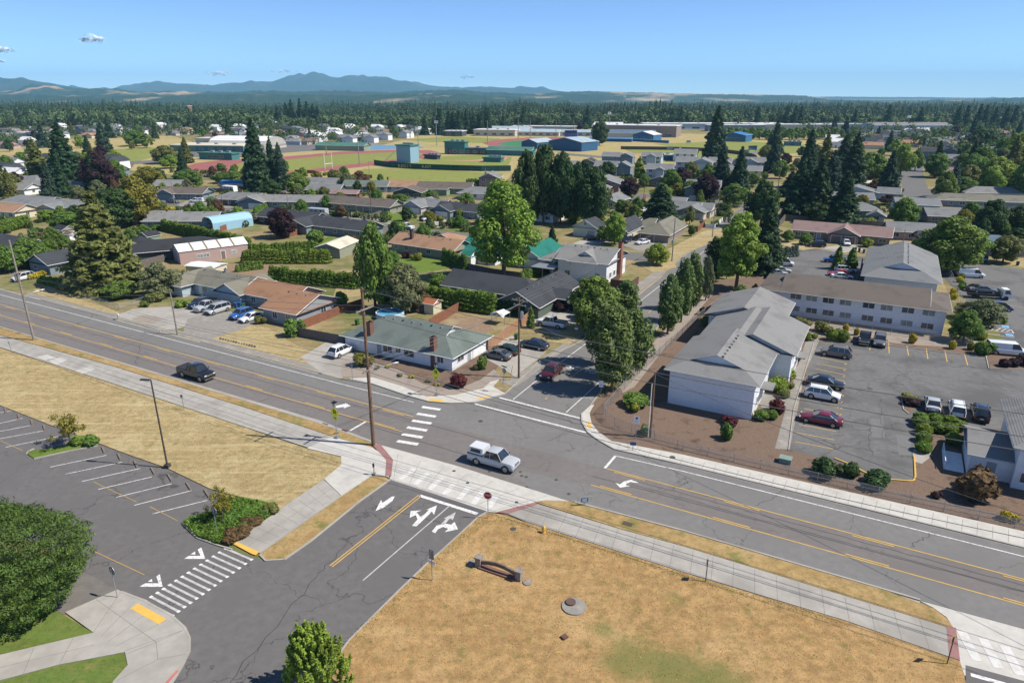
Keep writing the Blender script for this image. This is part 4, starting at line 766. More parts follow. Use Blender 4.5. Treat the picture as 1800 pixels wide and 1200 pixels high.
w_=wing(0,17,0,6.8,3.2,1.3,'x',o=.15); m=MB(); wall_wing(w_,m); m.build('wall',siding('siding_pinkmetal',(.44,.31,.28),6,.3,'X'),sh); tp=MB();fa=MB();gb=MB(); roof_wing(w_,tp,fa,gb); ro=tp.build('roof',siding('ribbed_white_roof',(.7,.7,.7),5,.4,'X'),sh); fa.build('fascia',WHITE,ro)
bd=MB()
for i in range(1,5):
    x=i*3.4
    for s in(-1,1): bd.add([(x-.22,3.4,4.68),(x+.22,3.4,4.68),(x+.22,3.4+s*3.6,3.3),(x-.22,3.4+s*3.6,3.3)],[(0,1,2,3)])
bd.build('roof_band',pm('brown_band',(.22,.18,.11),scale=2),ro)
for t,wd in((.33,3.),(.78,1.3)): add_window(sh,w_,'f',t,1.1,wd,.9,glass=CURT,mull=3)
add_door(sh,w_,'f',.62,1.0,2.1,DOORT); add_door(sh,w_,'l',.5,3.6,2.6,DOORB,name='garage_door',panels=4)
house('bungalow','long charcoal-roofed house behind the pink metal workshop',(-97,170.6,0),[wing(0,22,0,10,2.7,1.9,'x',o=.6,kb=1),wing(-2,6,8,15,2.65,1.5,'y',o=.5,ka=1)],'charcoal','charcoal',rz=R(26))
house('bungalow','blue-grey bungalow with charcoal roof at far left beside the tall olive conifer',g3((90,484)),[wing(-8.5,0,0,13,2.7,1.9,'y',o=.6),wing(-8,8,8,16,2.6,1.8,'x',o=.6)],'dgrey','bluegrey',win=[(0,'f',.3,.9,1.2,1.),(0,'r',.5,.9,1.2,1.)])
house('bungalow','dark green bungalow with long charcoal roof and skylights beside the white pickup',(5.,124.2,0),[wing(-9,.0,0,19,2.6,2.3,'y',o=.6,kb=.0,ka=0),wing(-25,-3,5.,14.5,2.6,2.2,'x',ka=0,kb=1,o=.6),wing(-4.5,2.2,7.5,12.5,2.55,1.1,'x',o=.5)],'dgrey','dgreen',
  garage=[(0,'f',.5,5.,2.2,DOORG)],win=[(0,'r',.6,.9,1.4,1.),(0,'r',.8,.9,1.4,1.),(1,'f',.3,.9,1.5,1.)],doors=[(0,'r',.68,1,2.,DOORG)],vents=7)
sk_=MB()
for x in(-15.5,-12.5): sk_.box((x,6.6,3.62),(x+.9,7.8,3.75))
h8=house('two_storey_house','white two-storey house with grey gablet roof and tall brick chimney',g3((1065,499)),[wing(-12,0,0,12.5,4.8,2.1,'x',ka=0,kb=0,o=.7),wing(-8.8,-2.6,-.3,6,4.85,1.8,'y',ka=.5,o=.7),wing(-18.,-12,3,13,3.4,1.9,'x',ka=.6,o=.6)],'lgrey','white',
  win=[(0,'f',.2,1.,1.2,1.),(0,'f',.8,1.,1.6,1.1),(0,'f',.3,3.3,1.2,.9),(0,'r',.2,1.,1.,1.1),(0,'r',.4,1.,1.,1.1)],chim=[(.45,7.5,0,8.2,.8,1.3,BRK)],vents=6)
pe=MB(); pe.box((-18,-2.5,2.4),(-12.2,2.9,2.5))
for x in(-17.8,-15,-12.5): pe.box((x,-2.4,0),(x+.12,-2.28,2.4))
pe.build('patio_cover',STEEL,h8)
fnc=MB(); fnc.box((1.8,-2.,0),(6.5,-1.9,1.8)); fnc.box((6.4,-2,0),(6.5,3.5,1.8)); fnc.box((1.8,-2.,0),(1.9,3.5,1.8)); fo=fnc.build('yard_screen',pm('dark_boards',(.11,.065,.05),scale=4),h8)
h9=house('bungalow','white house with teal metal roof half hidden by the bright maple',(*G(955,472),0),[wing(-25,-8,2,11,2.7,2.1,'x',o=.6),wing(-8.5,0,-1,12,2.7,2.4,'y',o=.6),wing(-22,-12,-3,2,2.4,.6,'x',o=.3)],'teal','white',win=[(1,'f',.3,.9,1.1,1.1),(1,'r',.6,.9,1.2,1.),(2,'f',.3,.7,2.2,1.4),(2,'f',.7,.7,2.2,1.4)],garage=[(1,'f',.7,2,2.,WHITE)])
house('bungalow','sage green bungalow with tan shingle roof and chimney',g3((796,458)),[wing(-21,0,0,8.4,2.7,1.9,'x',o=.7),wing(-15,-4,8.,16,2.7,1.9,'y',kb=1,o=.6)],'tan','olive',win=[(0,'f',.08,.9,1.2,1.2),(0,'f',.25,.9,1.2,1.2),(0,'f',.45,.9,1.2,1.2),(0,'f',.62,.9,1.4,1.),(0,'f',.88,.9,1.9,1.1)],chim=[(-15.5,2.2,2.5,6.,.8,.8,pm('dark_brick',(.1,.06,.05),scale=5))],vents=7,rz=R(GA-4))
d13=G(1562,433)-G(1392,418); house('duplex','long taupe brick duplex with pink-brown roof on the court',g3((1562,433)),[wing(-d13.length,0,0,9,2.7,1.9,'x',o=.6),wing(-15.8,-8.,-2.2,6,2.7,2.0,'y',o=.5)],'pink','taupe',rz=math.atan2(d13.y,d13.x),
  win=[(0,'f',.06,.9,1.4,1.),(0,'f',.18,.9,2.6,1.2),(0,'f',.78,.9,2.8,1.2),(0,'f',.93,.9,1.8,1.)],doors=[(0,'f',.28,1.,2.05,DOORB)],garage=[(1,'f',.27,2.6,2.1,DOORT),(1,'f',.75,2.6,2.1,DOORT)])
house('bungalow','beige corner house with grey hip roof and closed double garage',g3((1174,428)),[wing(-9,0,0,18,2.7,2.3,'y',ka=1,kb=0,o=.7),wing(-14,-8,9,17,2.7,1.9,'x',o=.6,ka=1)],'olive','taupe',win=[(0,'r',.2,.5,1.,1.8),(0,'r',.35,.5,1.,1.8),(0,'r',.7,.9,1.2,1.1)],garage=[(0,'f',.3,4.,2.2,DOORT)],chim=[(-5,6,3,5.6,.3,.3,STEEL)])
house('garage_cottage','pale green cottage with dark grey gable roof and open garage door',g3((1049,419)),[wing(-8,0,0,6.5,3.,2.2,'y',o=.4)],'dgrey','lgreen',garage=[(0,'f',.75,2.6,2.1,DOORGR)],win=[(0,'f',.5,3.6,.7,.8)],rz=R(GA-4))
house('bungalow','cream bungalow with steep dark grey roof behind the pale green cottage',g3((1098,428)),[wing(-6,0,2,17,3.,2.6,'y',o=.4)],'dgrey','cream',win=[(0,'r',.3,.9,1.2,1.),(0,'r',.7,.9,1.2,1.)])
house('bungalow','beige house with grey gable roof and white picket yard by the side street',g3((1236,387)),[wing(-9,0,0,8,2.7,1.8,'y',o=.6),wing(-18,1,5,14,2.7,1.9,'x',o=.6)],'grey','beige',win=[(0,'f',.5,.9,1.8,1.1),(1,'r',.3,.9,1.2,1.1)])
# small sheds, gazebo, pool
def shed(name,label,px,w,d,e,r,roof,wall,rz=R(GA),door=None,ridge='x'): return house(name,label,g3(px),[wing(-w,0,0,d,e,r,ridge,o=.25)],roof,wall,rz,cat='shed',doors=[(0,'f',.35,1.3,min(1.9,e-.15),door)] if door else ())
shed('garden_shed','small cream garden shed with rusty red roof behind the corner bungalow',(762,553),4.2,2.8,2.1,.6,'rust','cream',door=DTRIM)
shed('garden_shed','white and teal play shed beside the tan-roofed bungalow',(828,467),2.6,2.6,2.4,.8,'teal','white',door=DOORG)
shed('garden_shed','green-doored shed under a charcoal roof beside the long charcoal house',(262,431),4,4,2.4,1.1,'charcoal','green',door=DOORG,ridge='y')
shed('garden_shed','wooden shed with dark roof beyond the left hedge',(112,419),5,4,2.4,1.,'charcoal','tan')
shed('garden_shed','tiny white shed beside the wooden shed',(124,425),3,2.4,2.,.6,'brown','white',door=DTRIM)
shed('garden_outbuilding','cream outbuilding with pale metal roof above the long hedge',(598,455),7,11,2.7,1.1,'cream','olive',R(GA+14),ridge='y')
shed('flat_roof_cabin','low cabin with white flat roof in front of the pink workshop',(378,487),8,4.5,2.2,.3,'white','cream',R(GA+12))
cb=empty('arched_carport',(*G(402,400),0),R(52)); tag(cb,'light blue arched metal carport beside the cross street','carport')
m=MB(); pr=[(-3.2,0),(-3.2,2.6),(-2.6,3.6),(-1.3,4.2),(1.3,4.2),(2.6,3.6),(3.2,2.6),(3.2,0)]
m.add([(x,-y,z) for x in(-7,7) for y,z in pr],[(i,i+1,8+i+1,8+i) for i in range(7)]); m.build('shell',siding('carport_sheet',(.3,.5,.62),5,.4,'X'),cb); f=MB()
for x in(-6.9,-3.5,0,3.5,6.9): f.tube([(x,y*.98,z*.985) for y,z in pr],.06,5)
f.build('frame',STEEL,cb)
cp=empty('tent_canopy',(*G(880,567),0),R(GA)); tag(cp,'torn white fabric canopy beside the wooden fence','canopy'); m=MB()
for x in(-1.4,1.4):
    for y in(-1.,1.): m.tube([(x,y,0),(x,y,2)],.04,5)
m.build('frame',STEEL,cp); m=MB(); m.add([(-1.5,-1.1,2),(1.5,-1.1,2),(1.5,1.1,2),(-1.5,1.1,1.7),(0,-1.5,2.5),(0,1.1,2.4),(-1.5,-1.5,1.4),(1.5,-1.5,1.5)],[(0,4,5,3),(4,1,2,5),(0,4,6),(4,1,7)]); m.build('fabric',WHITE,cp)
pl=empty('swimming_pool',(*G(686,558),0)); tag(pl,'round above-ground pool with blue water behind the corner bungalow','pool'); m=MB(); m.cyl((0,0,0),2.7,1.1,32); m.build('pool_wall',pm('pool_wall',(.3,.5,.65),(.5,.6,.65),scale=2),pl); m=MB(); m.cyl((0,0,1.1),2.5,.02,32); m.build('water',pm('pool_water',(.08,.33,.55),(.12,.4,.6),scale=1.5,rough=.1,spec=.8),pl)
m=MB(); m.tube([(2.65*math.cos(i*PI/16),2.65*math.sin(i*PI/16),1.12) for i in range(33)],.09,6); m.build('rim',WHITE,pl)
# ---------------------------------------------------------------- fences
def fence(label,pts,h,mat,boards=True,name='board_fence',post=2.4,cat='fence',z0=0,grp=None):
    P_=PX(*pts); e=empty(name,(P_[0].x,P_[0].y,0)); tag(e,label,cat,grp); o=P_[0]; m=MB(); ps=MB()
    for i in range(len(P_)-1):
        a,b=P_[i]-o,P_[i+1]-o; d=(b-a); L=d.length; d.normalize(); q=Vector((-d.y,d.x)); n=max(1,int(L/(.3 if L<60 else 1.2)))
        if boards:
            for k in range(n):
                p=a+d*(L*(k+.5)/n); s=L/n*.47; hh=h+random.uniform(-.04,.02); w=.03+.012*(k%2)
                m.add([(*(p-d*s-q*w),z0),(*(p+d*s-q*w),z0),(*(p+d*s+q*w),z0),(*(p-d*s+q*w),z0),(*(p-d*s-q*w),hh),(*(p+d*s-q*w),hh),(*(p+d*s+q*w),hh),(*(p-d*s+q*w),hh)],[(4,5,6,7),(0,1,5,4),(1,2,6,5),(2,3,7,6),(3,0,4,7)])
        for k in range(int(L/post)+1):
            p=a+d*min(L,k*post); ps.tube([(p.x,p.y,0),(p.x,p.y,h+.05)],.06 if boards else .035,5)
        ps.tube([(*a,h-.02),(*b,h-.02)],.03 if boards else .022,4); 
        if boards: ps.tube([(*a,.4),(*b,.4)],.04,4)
    if boards: m.build('boards',mat,e)
    ps.build('posts',mat if boards else STEEL,e); return e,P_,o
CEDAR=pm('cedar_boards',(.34,.2,.12),(.25,.14,.085),scale=3,rough=.9,rnd=.1); GREYB=pm('grey_boards',(.17,.15,.13),(.11,.095,.085),scale=3,rough=.95); REDB=pm('red_brown_boards',(.25,.105,.06),(.17,.075,.045),scale=3,rough=.9)
fence('tan cedar fence running from the corner bungalow towards the white pickup',[(858,617),(890,593),(935,560),(928,552)],1.8,CEDAR)
fence('red-brown cedar fence between the two back yards',[(755,577),(816,541)],1.8,REDB)
fence('grey plank fence along the front of the side yard of the orange-roofed house',[(520,590),(605,606),(640,590)],1.7,GREYB)
fence('brown cedar fence beside the orange-roofed bungalow',[(528,580),(600,551),(640,538)],1.7,REDB)
fence('dark board fence in front of the teal-roofed house',[(800,470),(865,485),(915,492)],1.8,GREYB)
fence('grey board fence under the olive conifer beside the workshop',[(236,474),(290,460)],1.9,GREYB)
fence('red fence below the two-storey white house yard',[(950,480),(975,470)],1.8,REDB)
fence('brown fence along the cross street beside the blue carport',[(388,408),(425,394)],1.8,REDB)
fence('brown fence beside the purple-leaved tree by the cross street',[(486,420),(516,415),(568,398)],1.8,REDB)
fence('dark board fence behind the pink-roofed duplex',[(1368,400),(1380,388),(1600,405),(1680,412)],2.,GREYB); fence('weathered fence leading away from the duplex yard',[(1368,400),(1392,368)],1.9,GREYB)
fence('white picket fence beside the side street',[(1234,388),(1240,400),(1256,401),(1270,388)],1.2,WHITE)
fence('red-brown boxed screen fence beside the beige corner house',[(1210,407),(1226,408),(1239,396)],1.8,REDB)
fence('brown fence beside the street of two-storey houses',[(1068,345),(1087,336)],2,REDB)
# chain link
CL=bpy.data.materials.new('chain_link_mesh'); t,N,L=nt(CL); b=N['Principled BSDF']; b.inputs['Base Color'].default_value=(.4,.41,.42,1); b.inputs['Metallic'].default_value=.5; b.inputs['Roughness'].default_value=.5
tc=N.new('ShaderNodeTexCoord'); mp=N.new('ShaderNodeMapping'); mp.inputs['Rotation'].default_value=(R(0),R(45),R(0)); L.new(tc.outputs['UV'],mp.inputs['Vector'])
b.inputs['Alpha'].default_value=.22
def chainlink(label,pts,h,post=3.):
    e,P_,o=fence(label,pts,h,STEEL,False,'chain_link_fence',post); m=MB()
    for i in range(len(P_)-1):
        a,b=P_[i]-o,P_[i+1]-o; m.add([(*a,.05),(*b,.05),(*b,h),(*a,h)],[(0,1,2,3)])
    m.build('wire_mesh',CL,e)
chainlink('chain-link fence curving round the corner of the mulched apartment yard',[(1270,530),(1225,565),(1120,660),(1060,728),(1064,738),(1080,752),(1110,764),(1150,775)],1.5)
chainlink('low chain-link fence along the pavement beside the main road',[(1150,775),(1200,790),(1800,932),(2200,1030)],1.1)
chainlink('chain-link fence between the long white block and the parking lot',[(1400,560),(1500,580),(1710,607)],1.5); chainlink('chain-link fence beside the east parking lot',[(1708,606),(1706,560),(1690,540),(1665,478)],1.8)
chainlink('chain-link fence in front of the olive conifer yard',[(105,510),(210,545),(290,520)],1.2)
# ---------------------------------------------------------------- poles and wires
def pole(name,label,xb,yb,yt,r=.17,mat=WOODP,arms=(),lamp=None,can=(),lean=None,cat='utility pole',group=None,h=None,conduit=False,rz=R(GA)):
    g=G(xb,yb); h=h or hz(xb,yb,yt); e=empty(name,(g.x,g.y,0),rz); tag(e,label,cat,group)
    m=MB(); m.tube([(0,0,-.2),(0,0,h*.5),(0,0,h)],[r,r*.84,r*.66],12); m.build('post',mat,e,smooth=50)
    for (z,L_,d) in arms:
        a=MB(); z=h-z
        if d=='v': a.box((-.06+r,-L_/2,z),(.06+r,L_/2,z+.13)); pts=[(r,-L_*.45,z+.13),(r,-L_*.2,z+.13),(r,L_*.2,z+.13),(r,L_*.45,z+.13)]
        else: a.box((-L_/2,-.06+r,z),(L_/2,.06+r,z+.13)); pts=[(-L_*.45,r,z+.13),(-L_*.2,r,z+.13),(L_*.2,r,z+.13),(L_*.45,r,z+.13)]
        ao=a.build('crossarm',WOODG,e)
        for p in pts: i=MB(); i.cyl(p,.05,.16,8); i.build('insulator',STEEL,ao)
    for (z,a_) in can: c=MB(); c.cyl((.42*math.cos(a_),.42*math.sin(a_),h-z),.26,.9,14); c.cyl((.42*math.cos(a_),.42*math.sin(a_),h-z+.9),.2,.12,10); c.build('transformer',STEEL,e,smooth=40)
    if lamp: z,L_,a_=lamp; m=MB(); dx,dy=math.cos(a_),math.sin(a_); m.tube([(0,0,z),(dx*L_*.6,dy*L_*.6,z+.75),(dx*L_,dy*L_,z+.85)],.045,6); ar=m.build('lamp_arm',STEEL,e); m=MB(); m.tube([(dx*(L_-.1),dy*(L_-.1),z+.87),(dx*(L_+.35),dy*(L_+.35),z+.86),(dx*(L_+.7),dy*(L_+.7),z+.84)],[.08,.16,.07],8); m.build('lamp_head',STEEL,ar,smooth=50)
    if conduit: m=MB(); m.tube([(-r-.03,-.05,0),(-r-.03,-.05,4.2)],.06,6); m.build('conduit',STEEL,e)
    return e,Vector((g.x,g.y,0)),h
def wire(a,b,label,sag=.8,r=.016,group='overhead wires'):
    m=MB(); pts=[]; 
    for i in range(15):
        t=i/14; p=a.lerp(b,t); pts.append((p.x-a.x,p.y-a.y,p.z-a.z-sag*4*t*(1-t)))
    m.tube(pts,r*1.6,4,cap=False); o=m.build('overhead_wire',pm('wire',(.09,.09,.09),(.14,.14,.14),scale=1,rough=.5),loc=a); tag(o,label,'wire',group)
U3=Vector((U.x,U.y,0)); V3=Vector((V.x,V.y,0))
_,p1,h1=pole('utility_pole','tall brown timber pole on the near corner of the junction',657,783,505,.23,WOODP,arms=((2.6,3.,'v'),(10.,2.4,'v')),lamp=(9.3,3.1,R(58)),conduit=True)
_,p2,h2=pole('utility_pole','weathered pole with a transformer at the left edge beside the main road',60,598,422,.2,WOODG,arms=((5.6,2.6,'v'),),lamp=(7.6,2.7,R(80)),can=((6.8,R(200)),))
_,p3,h3=pole('utility_pole','brown timber pole with transformer on the far corner of the junction',912,664,524,.17,WOODP,arms=((.5,2.6,'u'),(1.2,2.,'u')),can=((3.,R(10)),))
_,p4,h4=pole('utility_pole','short bare pole beside the semicircular driveway',312,588,513,.15,WOODG)
_,p5,h5=pole('utility_pole','short brown pole in the mulch by the chain-link corner',1143,768,654,.14,WOODP)
_,p6,h6=pole('utility_pole','grey pole with a crossarm where the cross street meets the side street',1181,459,383,.17,WOODG,arms=((.3,2.8,'v'),),can=((6.5,R(260)),))
_,p7,h7=pole('utility_pole','slim grey pole beside the side street past the beige corner house',1252,417,357,.15,WOODG)
_,p8,h8_=pole('utility_pole','brown pole near the two-storey blue house',1262,376,330,.15,WOODP)
_,p9,h9_=pole('utility_pole','grey pole on the far stretch of the side street',1368,328,286,.15,WOODG)
_,q1,k1=pole('utility_pole','brown pole in front of the long grey-roofed ranch house',654,387,330,.14,WOODP)
_,q2,k2=pole('utility_pole','pole beside the grey house with two parked trucks',307,360,318,.14,WOODG)
_,q3,k3=pole('utility_pole','brown pole in the verge behind the silver street car',393,374,345,.13,WOODP)
_,q4,k4=pole('utility_pole','thin pole behind the dark purple tree',507,368,327,.12,WOODG)
_,q5,k5=pole('utility_pole','pole in front of the dark purple tree at upper left',158,327,294,.15,WOODP,can=((1.5,R(20)),))
_,q6,k6=pole('utility_pole','pole with transformers beside the dark brown house at the ball field',854,331,295,.14,WOODG,arms=((1.5,2.4,'u'),),can=((3.,R(20)),(3.,R(160))))
_,q7,k7=pole('utility_pole','pole at the field edge beside the bronze tree',650,317,283,.13,WOODG)
_,q8,k8=pole('utility_pole','brown pole beside the dark fir behind the carport',1131,357,315,.13,WOODP)
_,q9,k9=pole('utility_pole','pale short post standing behind the gablet-roofed apartment block',1586,431,403,.12,WOODG)
_,qa,ka_=pole('utility_pole','slim pole far down the road among the conifers',475,320,288,.12,WOODG)
far=p1+U3*75; farh=20.
nm=['uppermost','second','third','fourth','fifth','lowest']
for i,(z,dv) in enumerate(((h1-.2,0),(h1-2.5,-1.3),(h1-2.5,1.3),(11.2,0.1),(10.3,-1.),(10.3,1.))):
    a=p1+V3*dv+Vector((0,0,z)); wire(a,p1+U3*75+V3*dv+Vector((0,0,z-.5)),nm[i]+' wire running right along the main road from the tall pole',1.4,.02,None)
    wire(a,p2+V3*dv+Vector((0,0,min(z,h2-.2 if i<1 else h2-5.4))),nm[i]+' wire running left along the main road from the tall pole',1.2,.014,None)
for i in range(3): wire(p3+Vector((0,0,h3-.4-.5*i))+U3*(.9-i*.8),p1+Vector((0,0,11.5-.7*i)),['upper','middle','lower'][i]+' wire crossing the junction between the two brown poles',.5,.014,None)
for i in range(3): wire(p3+Vector((0,0,h3-.4))+U3*(i-1),p6+Vector((0,0,h6-.3))+V3*(i-1),['left','middle','right'][i]+' wire following the side street away from the junction',1.,.013,None)
wire(p3+Vector((0,0,h3-2.5)),p5+Vector((0,0,h5-.1)),'service wire from the far corner pole to the short pole by the fence corner',.6,.018,None); wire(p5+Vector((0,0,h5-.2)),p1+U3*75+Vector((0,0,9)),'low wire passing right from the short pole across the apartment roof',1.,.018,None)
wire(p3+Vector((0,0,h3-1.2)),Vector((-11,104,3.6)),'service wire dropping to the corner bungalow roof',.4,.012,None)
for i in range(3): wire(p6+Vector((0,0,h6-.3))+V3*(i-1),p9+Vector((0,0,h9_-.3))+V3*(i-1),['left','middle','right'][i]+' wire beyond the grey crossarm pole along the side street',1.,.013,None)
wire(p4+Vector((0,0,h4-.1)),p2+Vector((0,0,8)),'thin wire from the short driveway pole to the left pole',.5,.013,None); wire(p4+Vector((0,0,h4-.2)),Vector((-58,142,4)),'service wire to the pale blue bungalow',.3,.012,None)
wire(q6+Vector((0,0,k6-.3)),q7+Vector((0,0,k7-.3)),'wire along the back of the ball field houses',1,.015,None)
# grey metal post beside the short brown pole
def post(name,label,xb,yb,yt,r,mat,cat='post'):
    g=G(xb,yb); h=hz(xb,yb,yt); m=MB(); m.tube([(0,0,0),(0,0,h)],r,8); o=m.build(name,mat,loc=(g.x,g.y,0),smooth=50); tag(o,label,cat); return o
post('metal_post','slim white metal post beside the short brown pole',1139,769,673,.05,WHITE)
# parking lot lamp
g=G(295,822); lp=empty('lot_lamp',(g.x,g.y,0),R(171-180)); tag(lp,'tall dark steel lamp post at the edge of the school parking lot','lamp post'); hl=hz(295,822,668)
m=MB(); m.box((-.28,-.28,0),(.28,.28,.5)); m.build('base',DSTEEL,lp); m=MB(); m.tube([(0,0,0),(0,0,hl)],[.11,.08],10); m.build('post',DSTEEL,lp,smooth=50); m=MB(); m.box((-1.25,-.16,hl-.05),(-.1,.16,hl+.08)); m.build('lamp_head',DSTEEL,lp); 
# stadium lights etc are with the fields
# ---------------------------------------------------------------- signs
YG=pm('fluorescent_sign',(.72,.75,.02),(.65,.7,.02),scale=3,rough=.5); SRED=pm('sign_red',(.42,.02,.03),scale=3,rough=.5); SBLUE=pm('sign_blue',(.06,.13,.25),scale=3,rough=.5); SGREEN=pm('sign_green',(.02,.25,.1),scale=3,rough=.5); SBACK=pm('sign_back',(.3,.31,.32),(.24,.25,.26),scale=4,rough=.45,metal=.4); STAN=pm('sign_back_tan',(.4,.27,.14),scale=3); SBLK=pm('sign_black',(.01,.01,.01),scale=3)
def text_part(s,size,parent,loc,mat,rot=(PI/2,0,0),name='lettering'):
    cu=bpy.data.curves.new('t','FONT'); cu.body=s; cu.size=size; cu.align_x='CENTER'; cu.align_y='CENTER'; cu.extrude=.002; o=bpy.data.objects.new('t',cu); COL.objects.link(o); bpy.context.view_layer.update()
    me=bpy.data.meshes.new_from_object(o); bpy.data.objects.remove(o); me.materials.clear(); me.materials.append(mat); p=bpy.data.objects.new(name,me); link(p,parent); p.location=loc; p.rotation_euler=rot; return p
def sign(name,label,xb,yb,yt,face,plates,mat=STEEL,extra=None,cat='sign'):
    """plates: (shape,w,h,z centre from top,material); face = heading in degrees the plate looks towards"""
    g=G(xb,yb); h=hz(xb,yb,yt); e=empty(name,(g.x,g.y,0.1),R(face+90)); tag(e,label,cat); m=MB(); m.tube([(0,0,0),(0,0,h-.1)],.04,8); m.build('post',mat,e)
    for sh_,w,ht,dz,ml,back in plates:
        z=h-dz
        if sh_=='oct': pts=[(w/2*math.cos(R(22.5+45*i))*1.08,w/2*math.sin(R(22.5+45*i))*1.08) for i in range(8)]
        elif sh_=='dia': pts=[(0,-ht/2),(w/2,0),(0,ht/2),(-w/2,0)]
        elif sh_=='pen': pts=[(-w/2,-ht/2),(w/2,-ht/2),(w/2,0),(0,ht/2),(-w/2,0)]
        else: pts=[(-w/2,-ht/2),(w/2,-ht/2),(w/2,ht/2),(-w/2,ht/2)]
        for y0,y1,mm,nm_ in((-.065,-.055,ml,'plate'),(-.054,-.045,back,'plate_back')):
            m=MB(); n=len(pts); m.add([(x,y0,z+y) for x,y in pts]+[(x,y1,z+y) for x,y in pts],[tuple(range(n)),tuple(range(2*n-1,n-1,-1))]+[(i,n+i,n+(i+1)%n,(i+1)%n) for i in range(n)]); p=m.build(nm_,mm,e)
    return e,h
e,h=sign('stop_sign','red octagonal STOP sign on a grey post beside the entry street',858,912,866,-100,[('oct',.82,.82,.35,WHITE,SBACK)]); 
m=MB(); pts=[(.4*math.cos(R(22.5+45*i)),.4*math.sin(R(22.5+45*i))) for i in range(8)]; m.add([(x,-.07,h-.35+y) for x,y in pts],[tuple(range(8))]); m.build('red_face',SRED,e); text_part('STOP',.3,e,(0,-.076,h-.35),WHITE)
def pedfig(e,z,s=1.):
    m=MB()
    for x in(-.1,.14): m.cyl((x,-.075,z+.2*s),.055*s,.004,10,axis='y'); m.box((x-.06*s,-.075,z-.06*s),(x+.06*s,-.072,z+.13*s)); m.box((x-.07*s,-.075,z-.24*s),(x-.02*s,-.072,z-.06*s)); m.box((x+.02*s,-.075,z-.24*s),(x+.07*s,-.072,z-.06*s))
    m.build('walking_figures',SBLK,e)
for lb,xb,yb,yt,fc in(('yellow school crossing sign with solar panel on the near side of the crosswalk',593,771,708,-118),('yellow school crossing sign with solar panel on the far corner kerb',768,696,640,-118)):
    e,h=sign('school_crossing_sign',lb,xb,yb,yt,fc,[('pen',1.1,1.1,1.2,YG,SBACK),('rect',.8,.5,2.1,YG,SBACK)]); pedfig(e,h-1.22,1.2)
    m=MB(); m.box((-.28,-.25,h-.05),(.28,.3,h+.02)); m.build('solar_panel',SBLK,e); m=MB(); m.box((-.18,-.12,h-.55),(.18,.12,h-.15)); m.build('control_box',STEEL,e); m=MB(); m.box((-.12,-.09,h-2.15),(.16,-.07,h-2.06)); m.build('arrow_mark',SBLK,e); m=MB(); m.box((-.2,-.2,0),(.2,.2,.35)); m.build('base',STEEL,e)
e,h=sign('street_sign','grey street sign post seen from behind beside the entry street',760,1021,968,60,[('rect',.5,1.0,.5,SBACK,SBACK),('rect',.75,.35,1.3,WHITE,WHITE)])
e,h=sign('info_sign','small blue sign in a metal hoop frame on the verge',1027,889,874,-80,[('rect',.8,.5,.35,SBLUE,SBACK)]); m=MB(); m.tube([(-.7,0,.3),(-.7,0,h-.1),(-.6,0,h),(.6,0,h),(.7,0,h-.1),(.7,0,.3)],.03,6); m.build('frame',STEEL,e); m=MB()
for k in range(3): m.box((-.25,-.07,h-.5+.13*k),(.25,-.066,h-.46+.13*k))
m.build('lettering',WHITE,e)
e,h=sign('info_sign','small blue sign in a hoop frame on the pavement by the fence corner',1112,793,776,-100,[('rect',.7,.45,.35,SBLUE,SBACK)]); m=MB(); m.tube([(-.6,0,.3),(-.6,0,h),(.6,0,h),(.6,0,.3)],.03,6); m.build('frame',STEEL,e)
sign('road_sign','thin sign post seen edge-on beside the right pavement',1240,1023,983,150,[('rect',.5,.7,.35,SBACK,SBACK)],DSTEEL)
sign('road_sign','tan-backed sign on a dark post by the brick band at lower right',1664,1168,1119,120,[('rect',.75,.5,.3,STAN,STAN)],DSTEEL)
e,h=sign('road_sign','small white and red regulatory sign on the wide left pavement',324,722,694,-100,[('rect',.4,.6,.3,WHITE,SBACK)]); m=MB(); m.box((-.15,-.07,h-.35),(.15,-.067,h-.1)); m.build('red_mark',SRED,e)
sign('road_sign','small white sign on the pavement at the left edge',21,621,600,-100,[('rect',.4,.5,.3,WHITE,SBACK)])
sign('stop_sign','grey back of a stop sign beside the lower left crosswalk',207,1051,999,60,[('oct',.78,.78,.35,SBACK,SBACK)]); sign('stop_sign','grey back of a stop sign in the ivy bed',382,937,894,60,[('oct',.78,.78,.35,SBACK,SBACK)])
e,h=sign('road_sign','white sign with a red symbol and black figure by the fence corner',1117,772,732,-110,[('rect',.75,.95,.5,WHITE,SBACK)]); m=MB(); m.cyl((0,-.072,h-.3),.16,.004,16,axis='y'); m.build('red_symbol',SRED,e); text_part('7 AM',.2,e,(0,-.072,h-.72),SBLK)
e,h=sign('road_sign','grey post with three stacked white plates on the right kerb of the side street',1056,695,669,-100,[('rect',.6,.3,.2,WHITE,SBACK),('rect',.6,.3,.55,WHITE,SBACK),('rect',.6,.3,.9,WHITE,SBACK)])
e,h=sign('stop_sign','grey back of a stop sign with green street name plate on the far corner',886,690,644,50,[('oct',.78,.78,.75,SBACK,SBACK),('rect',1.,.2,.12,SGREEN,SGREEN)])
sign('road_sign','small mauve-grey sign on the far pavement left of the corner bungalow',620,668,638,-110,[('rect',.45,.6,.3,SBACK,SBACK)])
for lb,a,b in(('left yellow guy-wire guard beside the far corner pole',(883,676),(890,631)),('right yellow guy-wire guard beside the far corner pole',(896,668),(900,641))):
    g=G(*a); m=MB(); m.tube([(0,0,0),(.5*U.x,.5*U.y,2.4)],.05,6); tag(m.build('guy_guard',pm('yellow_plastic',(.6,.35,.04),scale=3),loc=(g.x,g.y,0)),lb,'guy guard')
